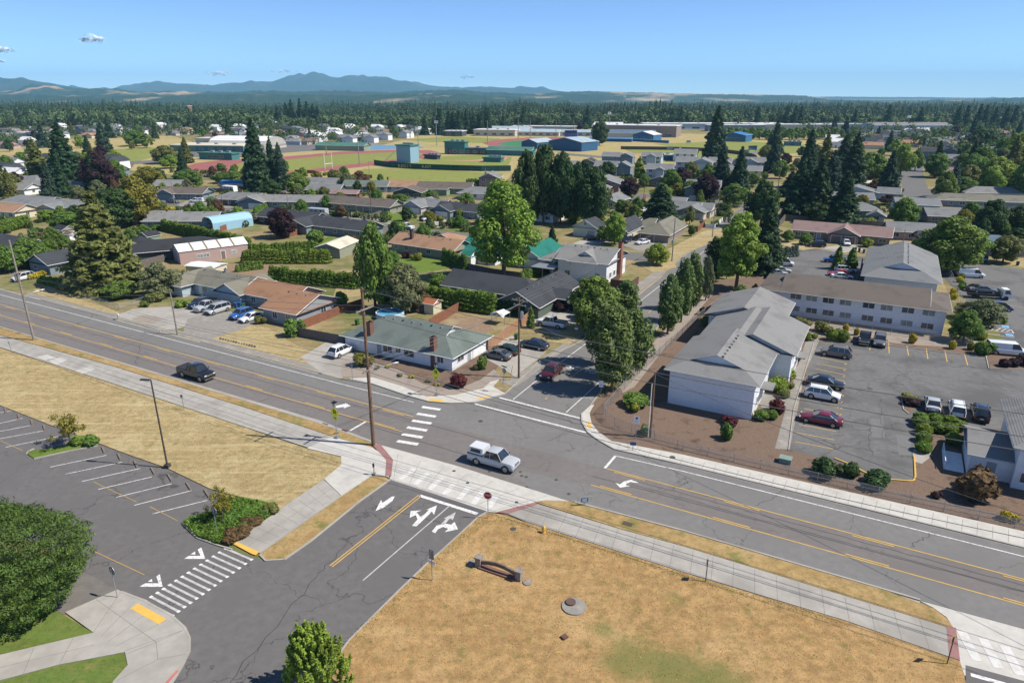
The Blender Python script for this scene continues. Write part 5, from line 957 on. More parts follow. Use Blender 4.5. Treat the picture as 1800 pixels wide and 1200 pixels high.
g=G(658,835); e=empty('signal_post',(g.x,g.y,.12)); tag(e,'short pedestrian push-button post on the concrete corner','post'); m=MB(); m.tube([(0,0,0),(0,0,1.45)],.06,8); m.box((-.16,-.16,0),(.16,.16,.2)); m.build('post',STEEL,e); m=MB(); m.box((-.1,-.18,1.),(.1,-.03,1.4)); m.build('button_box',BLACKP,e)
# hydrant
g=G(956,937); e=empty('fire_hydrant',(g.x,g.y,.1)); tag(e,'yellow fire hydrant on the dry lawn beside the pavement','fire hydrant'); YH=pm('hydrant_yellow',(.7,.4,.06),scale=3,rough=.5)
m=MB(); m.tube([(0,0,0),(0,0,.08),(0,0,.09),(0,0,.55),(0,0,.56),(0,0,.62),(0,0,.72),(0,0,.78)],[.19,.19,.13,.13,.17,.17,.1,.03],14); m.build('barrel',YH,e,smooth=40); m=MB(); m.cyl((-.24,0,.42),.07,.48,10,axis='x'); m.cyl((0,-.24,.4),.09,.2,10,axis='y'); m.build('nozzle',YH,e)
# arched monument
STONE=pm('weathered_stone',(.3,.26,.22),(.18,.155,.14),scale=4,rough=.95,bump=.5); OLDW=pm('dark_arch_boards',(.10,.075,.06),(.17,.14,.12),scale=4,rough=.9)
a,b=G(842,996),G(912,1020); d=(b-a); LL=d.length; e=empty('arched_sign_frame',(a.x,a.y,.1),math.atan2(d.y,d.x)); tag(e,'arched wooden board between two squat stone posts on the dry lawn','monument sign')
for x in(0,LL):
    m=MB(); m.box((x-.26,-.26,0),(x+.26,.26,.9)); m.box((x-.34,-.34,.9),(x+.34,.34,1.05)); m.build('stone_post',STONE,e)
m=MB(); n=12; top=lambda t:.32+.34*math.sin(PI*t); vs=[];x=lambda t:.26+(LL-.52)*t
for i in range(n): 
    t0,t1=i/n,(i+1)/n; m.add([(x(t0),-.08,top(t0)-.0),(x(t1),-.08,top(t1)),(x(t1),.08,top(t1)),(x(t0),.08,top(t0)),(x(t0),-.08,top(t0)+.36),(x(t1),-.08,top(t1)+.36),(x(t1),.08,top(t1)+.36),(x(t0),.08,top(t0)+.36)],[(0,3,2,1),(4,5,6,7),(0,1,5,4),(2,3,7,6)])
m.build('arched_board',OLDW,e); m=MB(); m.box((.1,-.4,0),(LL-.1,.25,.16)); m.build('footing',pm('red_brown_footing',(.2,.1,.075),(.14,.08,.06),scale=4),e)
for x_ in(-.8,LL+.85): m=MB(); m.cyl((x_,0,0),.42,.1,10); m.build('slab',STONE,e)
g=G(1009,1068); e=empty('manhole_pad',(g.x,g.y,.1)); tag(e,'round concrete manhole pad with an off-centre rusty lid on the lawn','manhole'); m=MB(); m.cyl((0,0,-.1),1.02,.22,32); m.build('concrete_ring',CONCD,e); m=MB(); m.cyl((-.25,.38,.12),.42,.14,24); m.build('lid',pm('rusty_lid',(.13,.085,.07),(.09,.06,.05),scale=6),e)
g=G(992,1122); m=MB(); m.box((-.24,-.2,.1),(.24,.2,.28),rz=.6); m.box((-.12,-.3,.1),(.0,-.15,.3)); tag(m.build('valve_box',pm('rusty_box',(.14,.07,.05),(.1,.06,.05),scale=6),loc=(g.x,g.y,0)),'small rusty valve box on the lawn below the manhole pad','valve box')
g=G(1380,812); m=MB(); m.box((-.65,-.5,.0),(.65,.5,.55)); m.box((-.7,-.55,.55),(.7,.55,.65)); tag(m.build('utility_box',pm('box_green',(.2,.28,.24),scale=3),loc=(g.x,g.y,0),rz=R(GA)),'green utility box in the mulch beside the fence','utility box')
for x,y,r,lb in((845,740,.32,'dark manhole cover in the middle of the junction'),(1529,683,.35,'manhole cover in the apartment parking lot'),(902,931,.3,'manhole cover in the dry lawn behind the stop sign'),(915,829,.2,'small valve cover left of the cluster beside the silver pickup'),(917,836,.2,'valve cover nearest the silver pickup'),(925,838,.2,'rightmost valve cover of the cluster beside the silver pickup'),(978,843,.2,'lone valve cover right of the silver pickup'),(926,856,.18,'valve cover close to the concrete apron edge'),(798,828,.2,'valve cover near the top of the concrete apron'),(822,849,.2,'valve cover between the apron crosswalk bars'),(908,883,.2,'valve cover on the apron by the brick band'),(1182,805,.35,'round cover in the right pavement'),(1000,868,.2,'valve cover near the gutter by the verge')):
    g=G(x,y); m=MB(); m.cyl((0,0,0),r,.008,20); z=.13 if y in(931,805) else (.055 if y in(828,849,883) else .028); tag(m.build('manhole_cover',pm('cast_iron',(.06,.055,.05),(.09,.085,.08),scale=20,rough=.6),loc=(g.x,g.y,z)),lb,'manhole cover')
for x,y,lb in((570,746,'storm drain grate in the gutter left of the crosswalk'),(605,757,'storm drain grate beside the crossing sign'),(1103,922,'storm drain grate in the verge of the right pavement')):
    g=G(x,y); m=MB(); m.box((-.5,-.3,0),(.5,.3,.01))
    for i in range(8): m.box((-.45+.115*i,-.25,.01),(-.4+.115*i,.25,.02))
    tag(m.build('drain_grate',pm('grate_rust',(.1,.07,.055),scale=10),loc=(g.x,g.y,.125 if y==922 else .02),rz=R(GA)),lb,'drain')
# mailboxes, bins, stop blocks
for x,y,lb in((208,562,'white mailbox at the end of the semicircular driveway'),(1013,588,'white mailbox beside the side street pavement')):
    g=G(x,y); e=empty('mailbox',(g.x,g.y,0),R(GA)); tag(e,lb,'mailbox'); m=MB(); m.box((-.05,-.05,0),(.05,.05,1.)); m.build('post',WOODG,e); m=MB(); m.box((-.3,-.12,1.),(.3,.12,1.2)); m.tube([(-.3,0,1.2),(.3,0,1.2)],.12,10); m.build('box',WHITE,e)
def bin_(x,y,c,lb,group=None):
    g=G(x,y); e=empty('wheelie_bin',(g.x,g.y,0),R(GA+random.uniform(-20,20))); tag(e,lb,'bin',group); mt=pm('bin_'+c,dict(green=(.03,.12,.04),blue=(.03,.1,.28),dgreen=(.02,.05,.04))[c],scale=3,rough=.5)
    m=MB(); m.add([(-.24,-.26,.08),(.24,-.26,.08),(.24,.26,.08),(-.24,.26,.08),(-.3,-.32,1.),(.3,-.32,1.),(.3,.32,1.),(-.3,.32,1.)],[(0,3,2,1),(0,1,5,4),(1,2,6,5),(2,3,7,6),(3,0,4,7)]); m.build('body',mt,e); m=MB(); m.add([(-.32,-.36,1.),(.32,-.36,1.),(.32,.34,1.04),(-.32,.34,1.04),(-.32,-.36,1.05),(.32,-.36,1.05),(.3,.34,1.12),(-.3,.34,1.12)],[(4,5,6,7),(0,1,5,4),(1,2,6,5),(2,3,7,6),(3,0,4,7)]); m.build('lid',mt,e); m=MB(); m.cyl((-.27,.28,.13),.12,.54,10,axis='x'); m.build('wheels',RUBBER,e)
for a in((415,541,'blue','blue bin nearest the pale blue bungalow wall'),(422,540,'blue','blue bin in the middle of the bins by the pale blue bungalow'),(428,542,'green','green bin beside the two blue bins'),(1518,445,'blue','blue bin on the court kerb by the duplex'),(1510,443,'dgreen','dark green bin beside the blue bin on the court'),(1503,442,'dgreen','dark green bin farthest left on the court kerb'),(907,597,'green','green bin in front of the cedar fence'),(1022,415,'blue','blue bin beside the pale green cottage'),(628,571,'green','green cart in the side yard behind the corner bungalow'),(1788,467,'dgreen','dark green bin across the street at the right edge')): bin_(*a)
WSD=G(273,833)-G(267,822); WSR=math.atan2(WSD.y,WSD.x)
for i,(x,y) in enumerate([(10,722),(33,732),(56,742),(78,752),(182,791),(210,803),(239,816),(269,828),(299,840),(332,855),(364,868)]):
    g=G(x,y); m=MB(); m.add([(-.95,-.1,0),(.95,-.14,0),(.95,.14,0),(-.95,.14,0),(-.93,-.1,.15),(.93,-.1,.15),(.93,.1,.15),(-.93,.1,.15)],[(4,5,6,7),(0,1,5,4),(1,2,6,5),(2,3,7,6),(3,0,4,7)])
    nth=['first','second','third','fourth','fifth','sixth','seventh','eighth','ninth','tenth','eleventh'][i]
    tag(m.build('wheel_stop',WSTOP,loc=(g.x,g.y,.01),rz=WSR),f'{nth} concrete wheel stop from the left along the school lot','wheel stop','wheel stops along the school lot')
# yard extras
for (x,y,lb) in((228,0,''),): pass
for i in range(14):
    t=i/13; g=G(388+t*60,596+t*14); m=MB(); r=.16+.1*random.random(); m.cyl((0,0,0),r,r*1.1,7,r2=r*.5); o=m.build('garden_rock',pm('dark_rock',(.05,.045,.045),(.12,.11,.1),scale=6,rough=.9),loc=(g.x,g.y,0)); tag(o,'dark rock in the row edging the dry yard by the driveway','rock','rocks edging the dry front yard')
# covered trailer and camper
def boxy(name,label,x,y,rz,L_,W_,h0,h1,mat,cat='trailer',wheels=2,win=True,loc=None):
    g=loc or G(x,y); e=empty(name,(g.x,g.y,0),R(rz)); tag(e,label,cat); m=MB(); c=.25
    m.add([(-L_/2,-W_/2,h0),(L_/2,-W_/2,h0),(L_/2,W_/2,h0),(-L_/2,W_/2,h0),(-L_/2,-W_/2,h1-c),(L_/2,-W_/2,h1-c),(L_/2,W_/2,h1-c),(-L_/2,W_/2,h1-c),(-L_/2+.1,-W_/2+.2,h1),(L_/2-.1,-W_/2+.2,h1),(L_/2-.1,W_/2-.2,h1),(-L_/2+.1,W_/2-.2,h1)],[(0,3,2,1),(0,1,5,4),(1,2,6,5),(2,3,7,6),(3,0,4,7),(4,5,9,8),(5,6,10,9),(6,7,11,10),(7,4,8,11),(8,9,10,11)]); m.build('body',mat,e)
    for s in(-1,1):
        for k in range(wheels):
            m=MB(); m.cyl((-.4+.85*k-L_*.08,s*W_/2-.12,.34),.34,.24,16,axis='y'); w=m.build('wheel',RUBBER,e); m=MB(); m.cyl((-.4+.85*k-L_*.08,s*(W_/2+.13)-.01,.34),.2,.02,10,axis='y'); m.build('rim',ALLOY,w)
    if win:
        m=MB()
        for k in range(3): m.box((-L_*.3+k*L_*.26,-W_/2-.01,h0+(h1-h0)*.5),(-L_*.3+k*L_*.26+.7,W_/2+.01,h0+(h1-h0)*.75))
        m.build('window',CARGLASS,e)
    m=MB(); m.box((L_/2,-.08,.4),(L_/2+1.1,.08,.5)); m.build('drawbar',DSTEEL,e); return e
boxy('horse_trailer','long grey horse trailer behind the dark pickup on the cross street',560,379,GA+180+6,7.5,2.2,.5,2.7,pm('trailer_grey',(.42,.43,.44),scale=1,rough=.4))
boxy('travel_trailer','white travel trailer beside the grey house by the far street',1679,363,GA+180+14,7.5,2.4,.5,3.,WHITE)
boxy('travel_trailer','white motor home in front of the blue-roofed building',405,338,GA,7,2.4,.5,2.9,WHITE)
g=G(371,467); e=empty('flatbed_trailer',(g.x,g.y,0),R(48)); tag(e,'flatbed utility trailer loaded with scrap beside the pink workshop','trailer'); m=MB(); m.box((-2.2,-.95,.5),(2.2,.95,.62)); m.box((2.2,-.06,.45),(3.4,.06,.55)); m.build('bed',DSTEEL,e)
for s in(-1,1):
    for x in(-.4,.4): m=MB(); m.cyl((x,s*1.05-.1,.34),.34,.2,14,axis='y'); w=m.build('wheel',RUBBER,e); m=MB(); m.cyl((x,s*1.16-.01,.34),.2,.02,10,axis='y'); m.build('rim',WHITE,w)
m=MB(); m.box((-1.8,-.6,.62),(.2,.5,1.15)); m.box((.4,-.5,.62),(1.5,.6,.95)); m.build('load',STEEL,e)
# ---------------------------------------------------------------- vehicles on the roads and in the lots
C=car
C('pickup','silver',868,817,'u','silver-white pickup with a canopy shell crossing the junction',name='pickup_truck',cat='pickup',canopy=True)
C('pickup','black',346,663,'u','black pickup driving along the near lane of the main road',name='pickup_truck',cat='pickup',scale=1.05)
C('suv','darkred',969,661,'-v','dark red SUV coming down the side street in the tree shade',cat='SUV')
C('suv','white',600,623,'v','white SUV nosed in beside the corner bungalow garage',cat='SUV')
C('minivan','silver',383,549,'-v','silver minivan rightmost of the three vehicles by the pale blue bungalow',cat='minivan')
C('pickup','silver',366,544,'-v','silver pickup between the minivan and the dark SUV',cat='pickup',name='pickup_truck',scale=.93)
C('suv','navy',352,539,'-v','dark navy SUV closest to the pale blue bungalow wall',cat='SUV')
C('suv','blue',425,558,'-v','blue SUV beside the blue and green bins',cat='SUV')
C('sedan','white',443,563,'-v','white sedan beside the orange-roofed bungalow',dh=-8)
C('sedan','grey',874,629,'-u','grey sedan nearest the junction in the side driveway')
C('sedan','dgreen',889,620,'-u','dark green sedan in the middle of the side driveway')
C('sedan','navy',938,611,'-u','dark navy sedan farthest from the junction in the side driveway',scale=1.05)
C('pickup','white',970,574,'-u','white pickup on the driveway of the dark green bungalow',cat='pickup',name='pickup_truck',scale=.95)
C('suv','taupe',1468,626,'-u','grey-brown SUV in the first yellow bay by the bushes',cat='SUV')
C('sedan','black',1450,679,'u','black sedan beside the white SUV in the yellow bays',scale=1.05)
C('suv','white',1445,700,'u','white SUV between the black sedan and the maroon sedan',cat='SUV',scale=.98)
C('sedan','maroon',1442,743,'-u','maroon sedan in the yellow bays',scale=1.05)
C('pickup','black',1519,601,'-v','black pickup nosed out from the bushes by the long white block',cat='pickup',name='pickup_truck',scale=.88)
C('suv','grey',1545,605,'-v','grey SUV beside the black pickup at the top of the lot',cat='SUV')
C('sedan','silver',1638,717,'v','silver sedan leftmost of three beside the clipped bushes')
C('offroad','white',1680,727,'v','white off-road wagon between the silver sedan and black SUV',cat='SUV')
C('suv','black',1721,733,'v','black SUV nearest the white block at the right edge',cat='SUV')
C('van','white',1767,622,'u','white work van with roof rack by the red shrubs',name='panel_van',cat='van',dh=12)
C('van','white',1374,467,'u','white van in the shade of the bright tree in the north court',name='panel_van',cat='van',dh=14)
C('sedan','silver',1372,479,'u','silver sedan half a length behind another beside the white van',dh=14); C('sedan','silver',1366,484,'u','pale silver sedan closest to the long white block',dh=14)
C('sedan','red',1478,472,'-u','red car beside the two round trees in the north court',dh=14); C('suv','white',1485,479,'u','white SUV between the two red cars in the north court',cat='SUV',dh=14)
C('sedan','red',1474,485,'-u','red car nearest the long white block',dh=14); C('sedan','white',1479,490,'u','white sedan below the red cars in the north court',dh=14)
C('pickup','blue',1466,461,'-u','dark blue pickup in the shade of the two round trees',cat='pickup',name='pickup_truck',dh=14,scale=.85)
C('suv','black',1435,434,'-u','black SUV parked along the court in front of the duplex',cat='SUV',dh=14); C('suv','white',1487,431,'-v','small white SUV in the duplex driveway',cat='SUV',dh=14,scale=.9)
C('van','white',1705,487,'u','white van with red and blue stripe beside the clipped hedge',name='panel_van',cat='van',dh=14)
C('sedan','navy',1718,512,'u','dark blue sedan behind the flatbed truck',dh=14); C('minivan','navy',1752,545,'u','dark minivan half hidden by the grey-green bushes',cat='minivan',dh=14)
C('suv','blue',1727,458,'v','bright blue SUV in front of the pink garage',cat='SUV')
C('sedan','lblue',417,376,'u','silver-blue sedan parked along the cross street',dh=-4)
C('pickup','grey',304,357,'u','dark grey pickup beside the street pole at the grey house',cat='pickup',name='pickup_truck',dh=10,scale=.9); C('pickup','white',346,356,'-u','white pickup with canopy at the grey house gable',cat='pickup',name='pickup_truck',canopy=True,dh=30,scale=.9)
C('pickup','grey',533,382,'-u','dark pickup hitched to the horse trailer',cat='pickup',name='pickup_truck',dh=6,scale=.95)
C('sedan','blue',546,390,'u','blue car beside the white boat behind the purple tree'); C('suv','white',753,388,'-v','white SUV in the driveway of the lilac house',cat='SUV',dh=-25)
C('pickup','white',713,403,'u','white work truck behind the round green bush on the cross street',cat='pickup',name='pickup_truck')
C('sedan','white',1129,429,'-v','white sedan in front of the beige garage',dh=-25); C('suv','navy',1101,426,'-v','dark SUV between the street tree and the beige house',cat='SUV',dh=0); C('sedan','black',1040,422,'u','black car in front of the pale green cottage',dh=20)
C('suv','silver',1099,353,'u','silver SUV behind the dark purple tree',cat='SUV',dh=24); C('sedan','maroon',1240,356,'-v','maroon car in the driveway of the two-storey blue house')
C('sedan','white',1130,372,'v','white car in the shade beside the big dark cedar'); C('minivan','white',1122,391,'v','white van under the trees beside the cream bungalow',cat='minivan')
C('sedan','navy',508,364,'-v','dark blue car in the ranch house driveway'); C('suv','black',788,328,'u','black SUV by the field behind the brown-roofed house',cat='SUV'); C('suv','white',711,326,'u','white SUV behind the tan-roofed house by the field',cat='SUV')
C('sedan','navy',55,487,'v','dark sedan beside the blue-grey bungalow at far left'); C('suv','white',42,492,'-v','white SUV at the far left driveway',cat='SUV')
C('sedan','white',225,323,'u','white car behind the dark purple tree at upper left',dh=20); C('pickup','white',234,325,'u','white pickup behind the yellow-green tree at upper left',cat='pickup',name='pickup_truck',dh=20)
C('sedan','red',295,336,'-v','red and dark car in a carport by the orange shrubs'); C('sedan','red',1632,276,'u','red car far up the right street'); C('sedan','silver',1576,343,'u','silver car beside the dark purple tree on the right',dh=20)
C('sedan','white',395,267,'u','white car in front of the flat-roofed hall'); C('sedan','white',427,265,'u','second white car by the flat-roofed hall'); 
# flatbed truck
g=G(1735,524); e=empty('flatbed_truck',(g.x,g.y,0),R(GA+14)); tag(e,'white-cab flatbed truck carrying a car on black decking','truck')
m=MB(); m.add([(2.3,-1.05,.5),(4.,-1.05,.5),(4.,1.05,.5),(2.3,1.05,.5),(2.4,-.95,2.3),(3.5,-.95,2.3),(3.5,.95,2.3),(2.4,.95,2.3),(4.,-1.05,1.3),(4.,1.05,1.3)],[(0,3,2,1),(4,5,6,7),(0,1,8,5,4),(1,2,9,8),(2,3,7,6,9),(3,0,4,7)]); m.build('cab',WHITE,e); m=MB(); m.add([(4.005,-.95,1.35),(4.005,.95,1.35),(3.54,.85,2.2),(3.54,-.85,2.2)],[(0,1,2,3)])
for s in(-1,1): m.add([(2.7,s*1.06,1.35),(3.8,s*1.06,1.35),(3.45,s*.98,2.1),(2.7,s*.98,2.1)],[(0,1,2,3)])
m.build('cab_window',CARGLASS,e); m=MB(); m.box((-4,-1.15,.95),(2.2,1.15,1.15)); m.box((-3.8,-.4,.5),(2.4,.4,.95)); m.build('deck',BLACKP,e); m=MB(); m.box((1.9,-1.1,1.15),(2.1,1.1,2.2)); m.build('headboard',STEEL,e)
for x in(3.,-2.3):
    for s in(-1,1): m=MB(); m.cyl((x,s*1.1-.15,.45),.45,.3,16,axis='y'); m.build('wheel',RUBBER,e)
o=C('sedan','grey',1733,520,'u','grey car riding on the flatbed truck',dh=14); o.location=(g.x-U.x*1.,g.y-U.y*1.,1.15)
# boats and odd white things
for x,y,lb,L_ in((556,391,'white boat on a trailer behind the purple tree',5.5),(252,330,'small boat under the metal carport at upper left',4.5),(421,386,'white boat behind the light blue carport',5.)):
    g=G(x,y); e=empty('boat',(g.x,g.y,.4),R(GA+8)); tag(e,lb,'boat'); m=MB(); st=[(-.5,.9,.25),(-.2,1.,.15),(.2,.9,.15),(.42,.5,.3),(.5,.05,.6)]; vs=[]
    for f,w,z in st: vs+=[(f*L_,-w*.6,z),(f*L_,-w,1.1),(f*L_,w,1.1),(f*L_,w*.6,z)]
    m.add(vs,[(i*4+k,i*4+(k+1)%4,(i+1)*4+(k+1)%4,(i+1)*4+k) for i in range(4) for k in range(4)]+[(3,2,1,0)]); m.build('hull',WHITE,e); m=MB(); m.add([(-.05*L_,-.7,1.1),(.12*L_,-.5,1.1),(.12*L_,.5,1.1),(-.05*L_,.7,1.1),(-.05*L_,-.6,1.6),(-.05*L_,.6,1.6)],[(0,1,4),(1,2,5,4),(2,3,5)]); m.build('windscreen',CARGLASS,e)
# ---------------------------------------------------------------- middle distance houses
def mh(label,fr,Lu,Lv,roof,wall,ridge='x',e=2.7,r=1.9,ka=0,kb=0,dh=0,extra=(),**k):
    ws=[wing(-Lu,0,0,Lv,e,r,ridge,ka=ka,kb=kb,o=.6)]+[wing(*a[:4],e-.03*(i+1),*a[4:]) for i,a in enumerate(extra)]
    nm='two_storey_house' if e>4 else 'bungalow'
    return house(nm,label,g3(fr),ws,roof,wall,R(GA+dh),auto=True,**k)
GF=lambda t,w=4.8:[(1,'f',t,w,2.1,WHITE)]
mh('grey ranch house with long light grey roof and front-facing double garage gable',(568,367),29,8.5,'lgrey','bluegrey',dh=24,r=1.8,extra=((-32,-22,-3,7,1.8,'y'),),garage=GF(.68),chim=[(-27,5,2,5.2,.5,.5,STEEL)],vents=6)
mh('long taupe-roofed ranch house with two garage doors beside the street pole',(686,377),32,9,'warm','olive',r=1.9,dh=4,garage=[(0,'f',.68,2.6,2.1,DOORT),(0,'f',.58,2.6,2.1,DOORT)],chim=[(-17,5,3,5.6,.8,.8,BRK)],vents=7)
mh('lilac house with grey roof and white garage door facing the cross street',(776,377),18,9,'grey','mauve',ka=1,kb=0,extra=((-14,-6,-4,8,2.,'y'),),garage=GF(.55),vents=3)
mh('grey house with pale double garage and red-brown planks next to the lilac house',(838,386),17,8,'dgrey','bluegrey',kb=0,extra=((-17,-9,-3.,7,1.8,'y'),),garage=GF(.55),chim=[(-6,4,3,5.4,.6,.6,BRK)],vents=3)
mh('dark grey house with charcoal roof and white patio cover',(640,421),27,9,'dgrey','bluegrey',ka=1,kb=0,r=2.,extra=((-30,-20,-3,6,1.8,'y'),),chim=[(-10,5,3,5.2,.6,.6,STEEL)],vents=6)
mh('dark blue-grey house with charcoal roof behind the purple-leaved tree',(548,404),24,9,'dgrey','charcoal',kb=0,r=2.,extra=((-4,3,-2,7,1.6,'y'),),vents=4)
mh('pale grey roofed house beside the light blue carport',(380,402),23,9,'lgrey','bluegrey',dh=30,ka=1,r=2.,extra=((-24,-14,4,12,1.9,'x'),),chim=[(-18,7,3,5,.6,.6,BRK)],vents=4)
mh('grey house with brown roof and white rake boards beside parked trucks',(357,352),20,8.5,'brown','bluegrey',dh=20,kb=0,r=1.9,extra=((-19,-12,-2,6,1.6,'y'),),chim=[(-9,5,3,5.2,.7,.7,BRK)])
mh('grey house with hip roof and dark garage doors on the bend of the cross street',(449,364),19,9,'grey','charcoal',ka=1,kb=0,dh=12,r=1.9,extra=((-6,2,-1,7,1.5,'y'),),garage=[(0,'f',.25,4.5,2.1,DOORD)],chim=[(-10,6,3,5.4,.8,.6,BRK)])
mh('blue corrugated-roofed outbuilding behind the motor home',(430,335),13,8,'blue','cream',dh=14,e=3,r=.8)
mh('grey-roofed pale house behind the brown-roofed house',(318,337),13,9,'lgrey','lblue',dh=22)
mh('brown-eaved grey house with pale roof at upper left',(146,340),22,8.5,'grey','brown',dh=20,chim=[(-10,5,3,5,.6,.6,BRK)],extra=((-2,6,1,8,1.5,'x'),))
mh('low grey-roofed house behind the arched boat shelter',(70,338),18,8,'lgrey','taupe',dh=20)
mh('white garage building with grey roof at the left edge',(44,344),9,9,'lgrey','white',dh=14,garage=[(0,'f',.3,3,2.1,WHITE),(0,'f',.72,3,2.1,WHITE)])
mh('long grey house with dark eaves at the left edge',(80,372),24,10,'grey','charcoal',dh=8,ka=1)
mh('grey-roofed house with skylight trim and white carport left of the olive conifer',(142,378),22,11,'grey','beige',dh=20,ridge='x',extra=((-14,-6,-4,8,1.5,'y'),))
mh('tan-roofed house behind the clipped hedge at the left edge',(28,386),12,9,'tan','cream',dh=8)
mh('charcoal-roofed house hidden behind the left broadleaf trees',(28,455),14,9,'dgrey','bluegrey')
mh('dark navy house with grey roof at the edge of the running track',(600,333),18,8,'grey','dblue',dh=16,kb=1,chim=[(-12,5,3,5.2,.7,.7,BRK)])
mh('grey-roofed house in front of the dark navy house',(596,346),16,8,'grey','charcoal',dh=16)
mh('long pale blue house with green-grey roof and chimney beside the bronze tree',(680,338),20,8,'greengrey','lblue',dh=22,chim=[(-1,6,3,5.8,.7,.7,BRK)])
mh('brown barn with red-brown roof beside the boat covers',(627,351),11,6,'pink','rust',dh=20,e=2.5,r=1.)
mh('tan-roofed house with white patio covers below the ball field',(738,339),24,9,'tan','lblue',dh=18,ka=1)
mh('small dark green house with brown roof beside the yellow shrub',(740,350),12,8,'brown','dgreen',dh=18,ridge='y')
mh('green house with brown roof and white patio roofs below the ball field',(827,342),24,9,'brown','green',dh=18,extra=((-20,-9,-6,0,.3,'x'),),)
mh('grey hip-roofed house partly behind the big maple',(866,352),15,9,'grey','white',dh=14,ka=1,kb=1)
mh('dark brown two-storey house at the right end of the ball field fence',(876,333),9,10,'grey','taupe','y',5.2,2.,dh=20)
mh('grey-roofed cream house behind the dark firs beside the street of two-storey houses',(1083,368),9,14,'grey','cream','y')
mh('small slate-roofed house behind the big maple by the hedge',(972,392),12,9,'dgrey','white','y')
mh('small grey shed-roofed house between maple and oaks',(1003,372),8,6,'grey','charcoal')
# estate of two-storey houses by the right ball field
TWO=[('grey-sided twin-gabled',(1038,317),'grey','brown'),('dark-roofed brown',(1012,303),'dgrey','brown'),('white-gabled grey',(1002,309),'grey','white')]
mh('brown two-storey house with broad light roof beside the purple tree',(1087,340),15,14,'grey','taupe','y',4.2,2.3,dh=10); mh('pale-roofed annex in front of the brown two-storey house',(1066,345),9,10,'lgrey','tan','y',3.,1.6,dh=10)
mh('blue-grey two-storey house with white gable in the front row of the estate',(1180,316),13,9,'grey','lblue','x',5.2,2.2,dh=8,extra=((-8,-4,-2,1,1.,'y'),))
mh('dark blue two-storey house with white gable behind the tall poplar',(1083,310),12,9,'grey','bluegrey','x',5.2,2.2,dh=8,extra=((-2,7,2,10,2.2,'y'),))
mh('grey-green two-storey house with white trim by the parked cars of the estate',(1088,290),11,9,'grey','bluegrey','x',5.2,2.,dh=8,extra=((-1,8,1,10,2.,'y'),))
mh('blue two-storey house with fan gable behind the street of the estate',(1161,290),12,9,'grey','lblue','x',5.2,2.,dh=8,extra=((-9,-3,-2,2,1.5,'y'),))
mh('grey two-storey house with joined pale gables in the second row',(1225,302),12,10,'grey','lblue','x',5.4,2.3,dh=8,extra=((-3,8,-3,9,2.2,'y'),))
mh('white-gabled grey two-storey house at the ball field end',(1222,285),14,10,'grey','white','x',5.4,2.3,dh=8)
mh('tan two-storey house with garage gable beside parked pickups',(1283,302),12,10,'grey','tan','x',5.2,2.2,dh=10,extra=((-8,0,-3,6,2.2,'y'),),garage=GF(.5))
mh('cream two-storey house with flat grey gable roof behind the purple tree',(1336,318),19,9,'grey','cream','x',5.,1.9,dh=10)
mh('white two-storey house with grey roof at the end of the side street',(1350,302),16,10,'grey','lblue','x',5.2,2.2,dh=10,extra=((-14,-6,-3,5,1.9,'y'),(-20,-14,-1,8,1.9,'y')))
mh('two-storey blue house with white double garage beside the crossing pole',(1262,352),13,10,'grey','bluegrey','x',5.2,2.2,dh=10,extra=((-13,-4,-6,2,1.7,'y'),),garage=GF(.5,5))
mh('white-trimmed grey house in front of the estate beside the dark hedge',(1180,330),11,9,'grey','bluegrey','y',3.,1.9)
mh('brown-sided two-storey house beside the oaks',(1045,302),9,9,'dgrey','brown','y',5.,2.,dh=8); mh('grey-roofed two-storey house with zigzag white trim',(1024,308),11,9,'grey','white','x',5.,2.,dh=8); mh('low dark house below the zigzag-trimmed house',(1012,318),11,9,'dgrey','charcoal','x',2.8,1.8,dh=8)
mh('grey house half hidden under the big dark cedar',(1225,382),14,8,'grey','bluegrey','x'); mh('grey-roofed house right of the dark cedar by the dry yard',(1200,372),9,8,'lgrey','taupe','x')
# right-hand side
mh('pale green-grey house with white bargeboards behind the dark conifer',(1540,352),16,9,'grey','lblue','y',3,2.,dh=0,extra=((0,8,2,9,1.8,'x'),)); mh('grey house with front gable beside the dry yard',(1534,363),15,9,'grey','bluegrey','x',dh=14)
mh('blue-grey house with low hip roof behind the duplex fence',(1546,384),13,9,'grey','bluegrey','x',ka=1,kb=1,dh=14); mh('small blue shed with window behind the duplex fence',(1553,392),5,4,'grey','lblue','y',2.4,1.4); mh('pale blue two-storey house at the corner of the far street',(1647,388),13,10,'grey','lblue','x',5.2,1.6,dh=12)
mh('green-grey house with olive hip roof beside the travel trailer',(1742,366),20,9,'olive','bluegrey','x',ka=1,dh=14,extra=((-2,14,0,9,1.8,'x'),)); mh('pale grey-roofed house behind the olive-roofed house',(1800,352),22,8,'lgrey','beige','x',ka=1,kb=1,dh=16)
mh('pink house with grey roof and blue car at the garage',(1735,446),16,10,'dgrey','pink','x',dh=14,extra=((-16,-8,-5,6,1.8,'y'),),garage=GF(.5,4)); mh('grey hip-roofed house at the right edge behind the olive tree',(1800,452),12,10,'bluegrey','taupe','x',ka=1,kb=1,dh=14)
mh('grey-roofed house left of the big broadleaf tree',(1640,425),12,9,'grey','pink','x',dh=10); mh('white low house with flat carport on the far street',(1540,302),14,8,'white','white','x',dh=14); mh('white-roofed long house beside the far street trees',(1532,332),16,7,'cream','white','x',2.7,.6,dh=14); mh('brown-roofed house behind the big right-hand trees',(1705,312),14,8,'pink','brown','x',dh=16); mh('white-roofed carport house among the right-hand trees',(1712,322),12,8,'white','beige','x',2.5,.4,dh=16)
